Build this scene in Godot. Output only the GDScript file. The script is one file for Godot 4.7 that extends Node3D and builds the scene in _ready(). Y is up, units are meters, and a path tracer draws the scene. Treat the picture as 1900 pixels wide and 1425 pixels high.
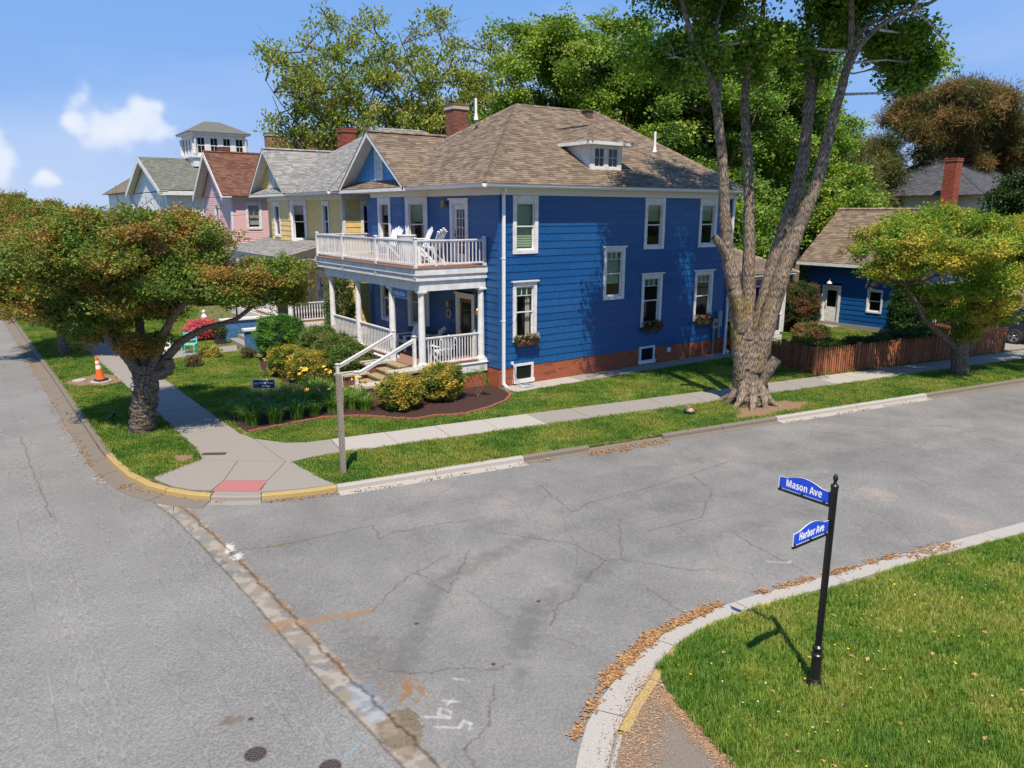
extends Node3D

var rng := RandomNumberGenerator.new()
var names := {}
var M := {}


class MB:
	var v := PackedVector3Array()
	var n := PackedVector3Array()
	var c := PackedColorArray()
	var i := PackedInt32Array()

	func quad(a: Vector3, b: Vector3, cc: Vector3, d: Vector3, col := Color.WHITE) -> void:
		var nn := (cc - a).cross(b - a)
		if nn.length_squared() < 1e-14:
			nn = (d - a).cross(cc - a)
		nn = nn.normalized()
		var k := v.size()
		v.append(a); v.append(b); v.append(cc); v.append(d)
		for q in 4:
			n.append(nn); c.append(col)
		i.append(k); i.append(k + 1); i.append(k + 2); i.append(k); i.append(k + 2); i.append(k + 3)

	func tri(a: Vector3, b: Vector3, cc: Vector3, col := Color.WHITE) -> void:
		var nn := (cc - a).cross(b - a).normalized()
		var k := v.size()
		v.append(a); v.append(b); v.append(cc)
		for q in 3:
			n.append(nn); c.append(col)
		i.append(k); i.append(k + 1); i.append(k + 2)

	# a box spanned by three edges from a corner; X, Y, Z right-handed
	func obox(o: Vector3, x: Vector3, y: Vector3, z: Vector3, col := Color.WHITE) -> void:
		var p := [o, o + x, o + x + y, o + y, o + z, o + x + z, o + x + y + z, o + y + z]
		for f in [[4, 7, 6, 5], [1, 2, 3, 0], [5, 6, 2, 1], [0, 3, 7, 4], [7, 3, 2, 6], [0, 4, 5, 1]]:
			quad(p[f[0]], p[f[1]], p[f[2]], p[f[3]], col)

	func bx(x0: float, x1: float, y0: float, y1: float, z0: float, z1: float, col := Color.WHITE) -> void:
		obox(Vector3(x0, y0, z0), Vector3(x1 - x0, 0, 0), Vector3(0, y1 - y0, 0), Vector3(0, 0, z1 - z0), col)

	# a bar of square section between two points
	func bar(a: Vector3, b: Vector3, w: float, h: float, col := Color.WHITE) -> void:
		var d := (b - a)
		var up := Vector3.UP if absf(d.normalized().y) < 0.9 else Vector3.RIGHT
		var s := d.cross(up).normalized()
		var t := s.cross(d).normalized()
		obox(b - s * w / 2 - t * h / 2, s * w, t * h, -d, col)

	func tube(pts: Array, radii: Array, sides := 8, col := Color.WHITE, cap := true, wob := 0.0, furrow := 0.0) -> void:
		var rings := pts.size()
		var k0 := v.size()
		var side := Vector3.ZERO
		for r in rings:
			var d: Vector3
			if r == 0:
				d = pts[1] - pts[0]
			elif r == rings - 1:
				d = pts[r] - pts[r - 1]
			else:
				d = pts[r + 1] - pts[r - 1]
			d = d.normalized()
			if side == Vector3.ZERO:
				side = d.cross(Vector3.RIGHT if absf(d.x) < 0.8 else Vector3.FORWARD).normalized()
			side = (side - d * side.dot(d)).normalized()
			var t := d.cross(side)
			for s in sides + 1:
				var a := TAU * (s % sides) / sides
				var rr: float = radii[r]
				if wob > 0.0:
					rr *= 1.0 + wob * (sin(a * 3.0 + r * 0.9) * 0.5 + sin(a * 5.0 - r * 1.7) * 0.3 + sin(a * 7.0 + r * 2.3) * 0.3)
				if furrow > 0.0:
					var ph := sin(r * 0.55) * 0.5 + sin(r * 0.23 + 1.0) * 0.8
					rr *= 1.0 + furrow * (absf(sin(a * 6.0 + ph)) + absf(sin(a * 9.0 - ph * 1.7 + 0.6)) * 0.7 - 1.0)
				var o: Vector3 = side * cos(a) + t * sin(a)
				v.append(pts[r] + o * rr); n.append(o); c.append(col)
		for r in rings - 1:
			for s in sides:
				var a := k0 + r * (sides + 1) + s
				var b := a + sides + 1
				i.append(a); i.append(b); i.append(b + 1); i.append(a); i.append(b + 1); i.append(a + 1)
		if cap:
			var kc := k0 + (rings - 1) * (sides + 1)
			for s in range(1, sides - 1):
				i.append(kc); i.append(kc + s + 1); i.append(kc + s)

	# a surface of revolution about the y axis; profile of (radius, height) from below upwards
	func lathe(profile: Array, sides := 16, at := Vector3.ZERO, col := Color.WHITE) -> void:
		for r in profile.size() - 1:
			var p0: Vector2 = profile[r]
			var p1: Vector2 = profile[r + 1]
			var sl := Vector2(p1.y - p0.y, p0.x - p1.x).normalized()
			var k := v.size()
			for s in sides + 1:
				var a := TAU * s / sides
				var d := Vector3(cos(a), 0, sin(a))
				var nn := (d * sl.x + Vector3.UP * sl.y)
				v.append(at + d * p0.x + Vector3.UP * p0.y); n.append(nn); c.append(col)
				v.append(at + d * p1.x + Vector3.UP * p1.y); n.append(nn); c.append(col)
			for s in sides:
				var q := k + s * 2
				i.append(q); i.append(q + 2); i.append(q + 3); i.append(q); i.append(q + 3); i.append(q + 1)

	# a flat plate cut along a polygon in the x z plane, with sides
	func slab(poly: PackedVector2Array, y0: float, y1: float, col := Color.WHITE) -> void:
		var p := poly.duplicate()
		if Geometry2D.is_polygon_clockwise(p):
			p.reverse()
		var t := Geometry2D.triangulate_polygon(p)
		var k := v.size()
		for q in p:
			v.append(Vector3(q.x, y1, q.y)); n.append(Vector3.UP); c.append(col)
		for q in range(0, t.size(), 3):
			var a := p[t[q]]
			var b := p[t[q + 1]]
			var d := p[t[q + 2]]
			if (b - a).cross(d - a) > 0:
				i.append(k + t[q]); i.append(k + t[q + 1]); i.append(k + t[q + 2])
			else:
				i.append(k + t[q]); i.append(k + t[q + 2]); i.append(k + t[q + 1])
		if y1 > y0:
			for q in p.size():
				var a := p[q]
				var b := p[(q + 1) % p.size()]
				quad(Vector3(a.x, y1, a.y), Vector3(a.x, y0, a.y), Vector3(b.x, y0, b.y), Vector3(b.x, y1, b.y), col)

	# a plate with an outline in the x y plane, from z0 to z1
	func plate(poly: PackedVector2Array, z0: float, z1: float, col := Color.WHITE) -> void:
		var m := MB.new()
		m.slab(poly, z0, z1, col)
		var k := v.size()
		for q in m.v.size():
			v.append(Vector3(m.v[q].x, m.v[q].z, m.v[q].y)); n.append(Vector3(m.n[q].x, m.n[q].z, m.n[q].y)); c.append(m.c[q])
		for q in range(0, m.i.size(), 3):
			i.append(k + m.i[q]); i.append(k + m.i[q + 2]); i.append(k + m.i[q + 1])

	func mesh(m: Material) -> ArrayMesh:
		var a := []
		a.resize(Mesh.ARRAY_MAX)
		a[Mesh.ARRAY_VERTEX] = v
		a[Mesh.ARRAY_NORMAL] = n
		a[Mesh.ARRAY_COLOR] = c
		a[Mesh.ARRAY_INDEX] = i
		var r := ArrayMesh.new()
		r.add_surface_from_arrays(Mesh.PRIMITIVE_TRIANGLES, a)
		r.surface_set_material(0, m)
		return r


func numbered(called: String) -> String:
	if not names.has(called):
		names[called] = 0
		return called
	names[called] += 1
	return "%s_%03d" % [called, names[called]]


func tag(o: Node3D, label: String, category: String, group := "") -> Node3D:
	o.set_meta("label", label)
	o.set_meta("category", category)
	if group:
		o.set_meta("group", group)
	return o


func thing(called: String, label: String, category: String, at := Vector3.ZERO, turn := 0.0, group := "") -> Node3D:
	var o := Node3D.new()
	o.name = numbered(called)
	add_child(o)
	o.position = at
	o.rotation.y = turn
	return tag(o, label, category, group)


func copy(src: Node3D, called: String, label: String, at: Vector3, turn := 0.0, group := "") -> Node3D:
	var o: Node3D = src.duplicate()
	o.name = numbered(called)
	add_child(o)
	o.position = at
	o.rotation.y = turn
	o.set_meta("label", label)
	if group:
		o.set_meta("group", group)
	return o


func part(called: String, b: MB, m: Material, parent: Node3D, at := Vector3.ZERO, turn := 0.0) -> MeshInstance3D:
	return part_of(called, b.mesh(m), parent, at, turn)


func part_of(called: String, mesh: Mesh, parent: Node3D, at := Vector3.ZERO, turn := 0.0) -> MeshInstance3D:
	var o := MeshInstance3D.new()
	o.name = numbered(called) if parent == self else called
	o.mesh = mesh
	o.position = at
	o.rotation.y = turn
	parent.add_child(o, true)
	return o


func sub(called: String, parent: Node3D, at := Vector3.ZERO, turn := 0.0) -> Node3D:
	var o := Node3D.new()
	o.name = called
	o.position = at
	o.rotation.y = turn
	parent.add_child(o, true)
	return o


func structure(o: Node3D) -> Node3D:
	o.set_meta("kind", "structure")
	return o


func stuff(o: Node3D) -> Node3D:
	o.set_meta("kind", "stuff")
	return o


func lin(r: float, g: float, b: float) -> Color:
	return Color(r, g, b).linear_to_srgb()


func mat(called: String, r: float, g: float, b: float, rough := 0.7, metal := 0.0, vc := false) -> StandardMaterial3D:
	var m := StandardMaterial3D.new()
	m.resource_name = called
	m.albedo_color = lin(r, g, b)
	m.roughness = rough
	m.metallic = metal
	m.vertex_color_use_as_albedo = vc
	M[called] = m
	return m


func ntex(seed_: int, freq: float, cols: Array, offs: Array, size := 512, octaves := 4, type := FastNoiseLite.TYPE_SIMPLEX_SMOOTH) -> NoiseTexture2D:
	var f := FastNoiseLite.new()
	f.seed = seed_
	f.noise_type = type
	f.frequency = freq
	f.fractal_octaves = octaves
	var t := NoiseTexture2D.new()
	t.width = size
	t.height = size
	t.seamless = true
	t.noise = f
	var g := Gradient.new()
	g.offsets = PackedFloat32Array(offs)
	var pc := PackedColorArray()
	for c in cols:
		pc.append(c)
	g.colors = pc
	t.color_ramp = g
	return t


func bump(m: StandardMaterial3D, seed_: int, freq: float, strength := 1.0, size := 512) -> void:
	var f := FastNoiseLite.new()
	f.seed = seed_
	f.frequency = freq
	f.fractal_octaves = 4
	var t := NoiseTexture2D.new()
	t.width = size
	t.height = size
	t.seamless = true
	t.as_normal_map = true
	t.bump_strength = 6.0
	t.noise = f
	m.normal_enabled = true
	m.normal_texture = t
	m.normal_scale = strength


# tint by a tiling noise so that a plain surface is not even
func grain(m: StandardMaterial3D, tile: float, seed_: int, freq: float, lo: float, hi: float, warm := 0.0) -> void:
	m.albedo_texture = ntex(seed_, freq, [Color(lo, lo, lo), Color((lo + hi) / 2 + warm, (lo + hi) / 2, (lo + hi) / 2 - warm), Color(hi, hi, hi)], [0.25, 0.5, 0.75])
	m.uv1_triplanar = true
	m.uv1_world_triplanar = true
	m.uv1_scale = Vector3.ONE / tile


func V(x: float, z: float) -> Vector2:
	return Vector2(x, z)


func V3(x: float, y: float, z: float) -> Vector3:
	return Vector3(x, y, z)


func jit(c: Color, a: float) -> Color:
	var k := 1.0 + rng.randf_range(-a, a)
	return Color(c.r * k, c.g * k, c.b * k)


func materials() -> void:
	var m: StandardMaterial3D
	m = mat("blue_paint", 0.006, 0.083, 0.265, 0.4); grain(m, 3.1, 3, 0.03, 0.9, 1.0)
	m = mat("blue_paint_faded", 0.008, 0.09, 0.27, 0.48); grain(m, 2.3, 33, 0.03, 0.88, 1.0)
	m = mat("blue_paint_deep", 0.005, 0.076, 0.245, 0.38); grain(m, 2.7, 34, 0.03, 0.9, 1.0)
	m = mat("light_blue_paint", 0.05, 0.25, 0.5, 0.5)
	m = mat("white_paint", 0.70, 0.70, 0.69, 0.45); grain(m, 1.9, 4, 0.01, 0.92, 1.0)
	m = mat("white_plastic", 0.74, 0.74, 0.74, 0.35)
	m = mat("cream_paint", 0.72, 0.69, 0.6, 0.5)
	m = mat("yellow_paint", 0.70, 0.52, 0.19, 0.5); grain(m, 2.3, 5, 0.012, 0.93, 1.0)
	m = mat("pink_paint", 0.66, 0.42, 0.42, 0.55)
	m = mat("pale_paint", 0.6, 0.66, 0.68, 0.55)
	m = mat("slate_blue_paint", 0.06, 0.17, 0.34, 0.5); grain(m, 1.7, 6, 0.015, 0.85, 1.0)
	m = mat("glass", 0.02, 0.03, 0.03, 0.03)
	m.transparency = BaseMaterial3D.TRANSPARENCY_ALPHA
	m.albedo_color = Color(0.08, 0.1, 0.1, 0.22)
	m = mat("dark_glass", 0.012, 0.014, 0.016, 0.05)
	m = mat("room", 0.10, 0.085, 0.07, 0.9)
	m = mat("green_blind", 0.30, 0.46, 0.30, 0.8)
	m = mat("curtain", 0.5, 0.48, 0.44, 0.85)
	m = mat("shingle", 1, 1, 1, 0.95, 0.0, true); grain(m, 0.9, 7, 0.03, 0.8, 1.0)
	m = mat("shingle_olive", 0.165, 0.165, 0.135, 0.95); grain(m, 1.4, 37, 0.05, 0.7, 1.0)
	m = mat("roof_deck", 0.1, 0.08, 0.06, 0.95)
	m = mat("brick", 1, 1, 1, 0.9, 0.0, true); grain(m, 0.6, 8, 0.06, 0.8, 1.0)
	m = mat("mortar", 0.42, 0.36, 0.31, 0.95)
	m = mat("red_mortar", 0.2, 0.07, 0.04, 0.95)
	m = mat("stone_cap", 0.46, 0.43, 0.35, 0.85); grain(m, 1.1, 9, 0.02, 0.85, 1.0)
	m = mat("stair_tread", 0.34, 0.27, 0.15, 0.85); grain(m, 1.1, 10, 0.02, 0.8, 1.0)
	m = mat("porch_floor", 0.24, 0.13, 0.09, 0.75)
	m = mat("door_wood", 0.12, 0.05, 0.025, 0.5)
	m = mat("black_metal", 0.012, 0.012, 0.013, 0.35)
	m = mat("dark_metal", 0.03, 0.03, 0.03, 0.5)
	m = mat("grey_metal", 0.32, 0.33, 0.34, 0.45, 0.3)
	m = mat("brass", 0.4, 0.25, 0.09, 0.4, 0.6)
	m = mat("sign_blue", 0.012, 0.07, 0.62, 0.4)
	m = mat("sign_white", 0.85, 0.85, 0.85, 0.4)
	m = mat("concrete", 0.262, 0.243, 0.215, 0.92); grain(m, 3.6, 11, 0.16, 0.9, 1.0, 0.01)
	m = mat("old_concrete", 0.21, 0.185, 0.15, 0.95); grain(m, 2.2, 13, 0.14, 0.72, 1.0, 0.03)
	m = mat("new_concrete", 0.37, 0.35, 0.315, 0.9); grain(m, 3.4, 15, 0.16, 0.92, 1.0, 0.01)
	m = mat("yellow_kerb", 0.46, 0.35, 0.14, 0.9); grain(m, 1.3, 17, 0.09, 0.72, 1.0, 0.04)
	m = mat("red_pad", 0.4, 0.15, 0.14, 0.85); grain(m, 0.7, 18, 0.04, 0.85, 1.0)
	m = mat("aggregate", 0.42, 0.37, 0.31, 0.95); grain(m, 0.7, 19, 0.12, 0.35, 1.0, 0.04); bump(m, 20, 0.15, 0.8)
	m = mat("soil", 0.15, 0.17, 0.04, 0.98); grain(m, 2.2, 21, 0.012, 0.55, 1.0, 0.05)
	m = mat("dirt", 0.32, 0.21, 0.12, 0.98); grain(m, 0.9, 22, 0.05, 0.6, 1.0, 0.03)
	m = mat("mulch", 0.085, 0.03, 0.02, 1.0, 0.0); grain(m, 0.5, 23, 0.07, 0.4, 1.0)
	m = mat("bark", 0.26, 0.205, 0.155, 0.95); grain(m, 0.9, 24, 0.02, 0.5, 1.0, 0.03)
	m = mat("rust_iron", 0.12, 0.085, 0.07, 0.8, 0.2)
	m = mat("cut_wood", 0.45, 0.33, 0.2, 0.9)
	m = mat("navy", 0.012, 0.018, 0.075, 0.5)
	m = mat("pale_blue", 0.3, 0.42, 0.6, 0.6)
	m = mat("sign_board_blue", 0.04, 0.17, 0.4, 0.6)
	m = mat("terracotta_dark", 0.08, 0.035, 0.025, 0.8)
	m = mat("dark_bark", 0.09, 0.075, 0.06, 0.95)
	m = mat("leaf", 1, 1, 1, 0.55, 0.0, true)
	m.backlight_enabled = true
	m.backlight = Color(0.9, 0.92, 0.5)
	m = mat("petal", 1, 1, 1, 0.6, 0.0, true)
	m = mat("plain_vc", 1, 1, 1, 0.75, 0.0, true)
	m = mat("fence_wood", 1, 1, 1, 0.8, 0.0, true); grain(m, 0.7, 26, 0.03, 0.6, 1.0, 0.02)
	m = mat("grey_wood", 0.36, 0.32, 0.27, 0.9); grain(m, 0.5, 27, 0.03, 0.6, 1.0, 0.02)
	m = mat("terracotta", 0.3, 0.09, 0.04, 0.8)
	m = mat("cone_orange", 0.78, 0.13, 0.02, 0.5)
	m = mat("cone_white", 0.8, 0.76, 0.72, 0.4)
	m = mat("rubber", 0.02, 0.02, 0.02, 0.8)
	m = mat("hose", 0.35, 0.38, 0.4, 0.5)
	m = mat("turquoise", 0.12, 0.5, 0.55, 0.5)
	m = mat("sand", 0.5, 0.4, 0.27, 0.98)
	m = mat("water", 0.08, 0.15, 0.25, 0.15)
	m = mat("car_paint", 0.012, 0.014, 0.03, 0.2)
	m.clearcoat_enabled = true
	m.clearcoat = 1.0
	m = mat("chrome", 0.6, 0.6, 0.62, 0.2, 0.9)
	# bark with long furrows: a noise stretched along the stem, laid on by the mesh's own axes
	m = mat("maple_bark", 1, 1, 1, 0.95, 0.0, true)
	grain(m, 0.8, 28, 0.02, 0.35, 1.0, 0.03)
	m.uv1_scale = Vector3(2.6, 0.5, 2.6)
	bump(m, 29, 0.04, 1.2)


func camera_and_light() -> void:
	var cam := Camera3D.new()
	cam.name = "camera"
	cam.transform = Transform3D(Basis(Vector3.UP, deg_to_rad(-35.61)) * Basis(Vector3.RIGHT, deg_to_rad(-12.86)) * Basis(Vector3.BACK, deg_to_rad(0.168)), Vector3(0, 6.2, 0))
	cam.fov = 53.95
	cam.near = 0.1
	cam.far = 6000.0
	cam.current = true
	add_child(cam)
	var sun := DirectionalLight3D.new()
	sun.name = "sun"
	sun.light_energy = 1.35
	sun.light_angular_distance = 0.5
	sun.light_color = Color(1.0, 0.945, 0.87)
	sun.shadow_enabled = true
	var e := deg_to_rad(60.0)
	sun.look_at_from_position(Vector3.ZERO, Vector3(0.57 * cos(e), -sin(e), -0.82 * cos(e)), Vector3.UP)
	add_child(sun)
	var env := Environment.new()
	env.background_mode = Environment.BG_SKY
	env.tonemap_mode = Environment.TONE_MAPPER_LINEAR
	env.tonemap_exposure = 1.65
	env.sdfgi_enabled = true
	env.ssao_enabled = true
	env.ssil_enabled = true
	var sky := Sky.new()
	var sm := PanoramaSkyMaterial.new()
	sm.panorama = ImageTexture.create_from_image(sky_image())
	sky.sky_material = sm
	env.sky = sky
	var we := WorldEnvironment.new()
	we.name = "environment"
	we.environment = env
	add_child(we)


# clear blue air, pale towards the horizon, thin streaks of cirrus and a few low heaped clouds
func sky_image() -> Image:
	var w := 2048
	var h := 1024
	var im := Image.create(w, h, false, Image.FORMAT_RGBF)
	var f := FastNoiseLite.new()
	f.seed = 5
	f.frequency = 0.9
	f.fractal_octaves = 5
	var f2 := FastNoiseLite.new()
	f2.seed = 11
	f2.frequency = 9.0
	f2.fractal_octaves = 5
	# heaps: azimuth (0 = -z, clockwise), elevation of the base, half width, height, in degrees
	var heaps := [[9.3, 4.6, 3.1, 3.0], [1.4, 1.9, 2.0, 3.2], [4.8, 1.5, 0.9, 0.9], [-24, 3, 5, 4], [-60, 4, 6, 5], [-110, 3, 5, 4], [95, 4, 5, 4], [130, 3, 7, 5], [178, 4, 6, 5], [-150, 5, 5, 4]]
	for y in h:
		var el := 90.0 - 180.0 * (y + 0.5) / h
		var t := clampf(el / 90.0, 0.0, 1.0)
		var base := Color(0.46, 0.57, 0.80).lerp(Color(0.26, 0.44, 0.78), clampf(el / 7.0, 0.0, 1.0)).lerp(Color(0.125, 0.32, 0.74), clampf((el - 3.0) / 20.0, 0.0, 1.0)).lerp(Color(0.115, 0.285, 0.66), clampf((el - 20.0) / 60.0, 0.0, 1.0))
		if el < 0.0:
			base = Color(0.2, 0.21, 0.17)
		for x in w:
			var col := base
			if el > 0.0 and el < 40.0:
				var az := 360.0 * (x + 0.5) / w
				var ar := deg_to_rad(az)
				var cyl := Vector3(cos(ar), el / 40.0, sin(ar))
				# thin veils
				var n := f.get_noise_3d(cyl.x * 1.4, el * 0.09 + cyl.x * 0.5, cyl.z * 1.4)
				var veil := clampf(n * 1.6 - 0.05, 0.0, 1.0) * 0.32 * clampf(1.0 - el / 34.0, 0.0, 1.0)
				col = col.lerp(Color(0.72, 0.78, 0.92), veil)
				if el < 12.0:
					for hp in heaps:
						var d: float = wrapf(az - hp[0], -180.0, 180.0) / hp[2]
						if absf(d) < 1.5:
							var e: float = (el - hp[1]) / hp[3]
							if e > -0.6 and e < 1.4:
								var q := f2.get_noise_3d(cyl.x * 2.6, el * 0.05, cyl.z * 2.6) * 0.8
								var dome: float = sqrt(maxf(0.0, 1.0 - d * d * 0.8)) - absf(e - 0.25) * 1.15 - 0.28 + q * 0.9
								var a: float = smoothstep(-0.15, 0.4, dome) * smoothstep(-0.55, 0.15, e)
								col = col.lerp(Color(0.72, 0.77, 0.86).lerp(Color(0.84, 0.85, 0.88), clampf(0.35 + q * 1.4, 0.0, 1.0)), a * 0.75)
			im.set_pixel(x, y, Color(col.r * 0.70, col.g * 0.70, col.b * 0.70))
	return im


# ---------------------------------------------------------------- ground

var KERB := [V(0.6, -130), V(1.1, -75), V(1.36, -58), V(1.73, -52.4), V(1.95, -40.5), V(2.11, -32.5), V(2.19, -26.7), V(2.24, -24.1), V(2.26, -22.2), V(2.34, -20.6), V(2.48, -19.35), V(2.72, -18.37), V(3.04, -17.68), V(3.39, -17.15), V(3.73, -16.79), V(4.23, -16.4), V(4.64, -16.15), V(5.17, -15.94), V(5.73, -15.77), V(6.29, -15.68), V(8.59, -15.33), V(11.1, -14.93), V(13.07, -14.62), V(15.71, -14.2), V(19.8, -13.53), V(26.79, -12.4), V(32.24, -11.5), V(60, -7.0), V(140, 5.8)]
var SEAM := [V(2.2, -19.1), V(2.67, -17.55), V(2.86, -16.3), V(2.99, -14.59), V(3.09, -12.76), V(3.15, -11.47), V(3.19, -10.29), V(3.24, -8.94), V(3.33, -7.83), V(3.38, -6.92), V(3.5, -4.0), V(3.6, 4.0)]


func offset(path: Array, d: float) -> Array:
	var out := []
	for k in path.size():
		var a: Vector2 = path[maxi(k - 1, 0)]
		var b: Vector2 = path[mini(k + 1, path.size() - 1)]
		var t := (b - a).normalized()
		out.append(path[k] + Vector2(t.y, -t.x) * d)
	return out


func along(path: Array, from: float, to: float) -> Array:
	# the stretch of a path between two distances along it
	var out := []
	var run := 0.0
	for k in path.size() - 1:
		var a: Vector2 = path[k]
		var b: Vector2 = path[k + 1]
		var l := a.distance_to(b)
		if run + l > from and run < to:
			if out.is_empty():
				out.append(a.lerp(b, clampf((from - run) / l, 0, 1)))
			out.append(a.lerp(b, clampf((to - run) / l, 0, 1)))
		run += l
	return out


func length_to(path: Array, x: float, z: float) -> float:
	var best := 1e9
	var at := 0.0
	var run := 0.0
	for k in path.size() - 1:
		var a: Vector2 = path[k]
		var b: Vector2 = path[k + 1]
		var q := Geometry2D.get_closest_point_to_segment(Vector2(x, z), a, b)
		var d := q.distance_to(Vector2(x, z))
		if d < best:
			best = d
			at = run + a.distance_to(q)
		run += a.distance_to(b)
	return at


func strip(b: MB, left: Array, right: Array, yl: float, yr: float) -> void:
	for k in left.size() - 1:
		var a0: Vector2 = left[k]
		var a1: Vector2 = left[k + 1]
		var b0: Vector2 = right[k]
		var b1: Vector2 = right[k + 1]
		b.quad(Vector3(a0.x, yl, a0.y), Vector3(a1.x, yl, a1.y), Vector3(b1.x, yr, b1.y), Vector3(b0.x, yr, b0.y))


# one length of kerb: gutter pan, face, rounded top and back, made of blocks
func kerb_run(root: Node3D, path: Array, m: Material, pan: float, pm: Material, block := 3.0, top := 0.02) -> void:
	var total := 0.0
	for k in path.size() - 1:
		total += path[k].distance_to(path[k + 1])
	var count := maxi(1, roundi(total / block))
	for q in count:
		var p := along(path, total * q / count + 0.008, total * (q + 1) / count - 0.008)
		if p.size() < 2:
			continue
		var b := MB.new()
		var face := offset(p, 0.02)
		var edge := offset(p, 0.05)
		var back := offset(p, 0.17)
		strip(b, face, p, top - 0.03, -0.2)
		strip(b, edge, face, top, top - 0.03)
		strip(b, back, edge, top, top)
		strip(b, back, back, -0.2, top)
		for e in [0, p.size() - 1]:
			b.quad(Vector3(p[e].x, -0.2, p[e].y), Vector3(face[e].x, top - 0.03, face[e].y), Vector3(back[e].x, top, back[e].y), Vector3(back[e].x, -0.2, back[e].y))
		part("kerb_block", b, m, root)
		if pan > 0.0:
			b = MB.new()
			strip(b, offset(p, 0.01), offset(p, -pan), -0.098, -0.112)
			strip(b, offset(p, -pan), offset(p, -pan), -0.112, -0.16)
			part("gutter_slab", b, pm, root)


func road_image() -> Image:
	var s := 2048
	var size := 40.0
	var x0 := -4.0
	var z0 := -36.0
	var fine := FastNoiseLite.new()
	fine.seed = 31
	fine.frequency = 0.75
	fine.fractal_octaves = 2
	var mid := FastNoiseLite.new()
	mid.seed = 32
	mid.frequency = 0.012
	mid.fractal_octaves = 5
	var big := FastNoiseLite.new()
	big.seed = 33
	big.frequency = 0.0035
	big.fractal_octaves = 4
	var a := fine.get_image(s, s, false, false, false).get_data()
	var b := mid.get_image(s, s, false, false, false).get_data()
	var c := big.get_image(s, s, false, false, false).get_data()
	var out := PackedByteArray()
	out.resize(s * s * 3)
	var k := 0
	var o := 0
	var lcg := 7
	for r in s:
		var z := z0 + size * r / s
		var sx := -100.0
		for q in SEAM.size() - 1:
			if z >= SEAM[q].y and z < SEAM[q + 1].y:
				sx = lerpf(SEAM[q].x, SEAM[q + 1].x, (z - SEAM[q].y) / (SEAM[q + 1].y - SEAM[q].y))
		if z < SEAM[0].y:
			sx = 3.0
		var cs := int((sx - x0) / size * s)
		for x in s:
			lcg = (lcg * 1103515245 + 12345) & 0x7fffffff
			var f := (a[k] - 128) / 2 + ((lcg >> 16) & 255) - 128
			var m := b[k] - 128
			var g := c[k] - 128
			var v: int
			var w: int
			if x < cs:
				v = 136 + f * 20 / 128 + m * 9 / 128 + g * 10 / 128
				w = 1
			else:
				v = 133 + f * 15 / 128 + m * 14 / 128 + g * 16 / 128
				w = 1 + maxi(0, m + g - 30) / 14
			out[o] = v + w
			out[o + 1] = v
			out[o + 2] = v - 3 - w / 2
			k += 1
			o += 3
	var im := Image.create_from_data(s, s, false, Image.FORMAT_RGB8, out)
	var px := s / size
	# worn concrete of the old gutter between the two roads
	var rust := Color8(146, 106, 70)
	var rough := FastNoiseLite.new()
	rough.seed = 77
	rough.frequency = 1.3
	rough.fractal_octaves = 4
	for n in 16000:
		var q := rng.randi_range(1, SEAM.size() - 3)
		var p: Vector2 = SEAM[q].lerp(SEAM[q + 1], rng.randf())
		var u := rng.randf()
		var at := Vector2(p.x + 0.01 + u * 0.4, p.y)
		var keep := rough.get_noise_2dv(at * 1.6)
		if keep < (-0.12 if u < 0.7 else 0.12):
			continue
		var tone := rough.get_noise_2d(at.x * 2.3 + 40.0, at.y * 2.3)
		blot(im, (at.x - x0) * px, (at.y - z0) * px, rng.randf_range(0.7, 2.6), Color8(168, 160, 148) if tone > 0.0 else Color8(146, 138, 124), 0.4)
	for n in 2600:
		var q := rng.randi_range(1, SEAM.size() - 4)
		var p: Vector2 = SEAM[q].lerp(SEAM[q + 1], rng.randf())
		if rough.get_noise_2d(p.y * 1.2, 9.0) + rng.randfn() * 0.2 > 0.02:
			blot(im, (p.x + 0.36 + rng.randfn() * 0.045 - x0) * px, (p.y - z0) * px, rng.randf_range(0.4, 1.3), rust, 0.45)
	# broken edge and lost chips by the mouth of the side road
	for n in 60:
		var p := V(rng.randf_range(3.5, 4.4), rng.randf_range(-10.2, -8.6))
		blot(im, (p.x - x0) * px, (p.y - z0) * px, rng.randf_range(1.0, 3.5), Color8(150, 140, 122) if rng.randf() < 0.5 else Color8(112, 104, 92), 0.3)
	crack(im, SEAM.slice(1, 11), x0, z0, px, Color8(92, 80, 66), 1.4, 0.02)
	crack(im, offset(SEAM.slice(1, 11), 0.34), x0, z0, px, Color8(84, 70, 56), 1.6, 0.05)
	# mended places and stains
	patch_fill(im, PackedVector2Array([V(3.53, -8.89), V(3.81, -8.61), V(3.83, -8.09), V(3.61, -7.79), V(3.42, -7.79), V(3.41, -8.26)]), x0, z0, px, Color8(130, 134, 140), 0.85, 0.05)
	patch_fill(im, PackedVector2Array([V(3.41, -7.74), V(3.77, -7.89), V(3.97, -7.83), V(3.95, -7.42), V(3.66, -7.08), V(3.48, -6.96), V(3.38, -7.34)]), x0, z0, px, Color8(112, 98, 78), 0.95, 0.03)
	patch_fill(im, PackedVector2Array([V(3.37, -14.32), V(3.51, -14.28), V(3.47, -13.95), V(3.32, -13.89)]), x0, z0, px, Color8(196, 192, 184), 0.9, 0.04)
	patch_fill(im, PackedVector2Array([V(3.29, -13.66), V(3.54, -13.85), V(3.52, -13.58), V(3.38, -13.46)]), x0, z0, px, Color8(190, 188, 184), 0.9, 0.04)
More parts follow.
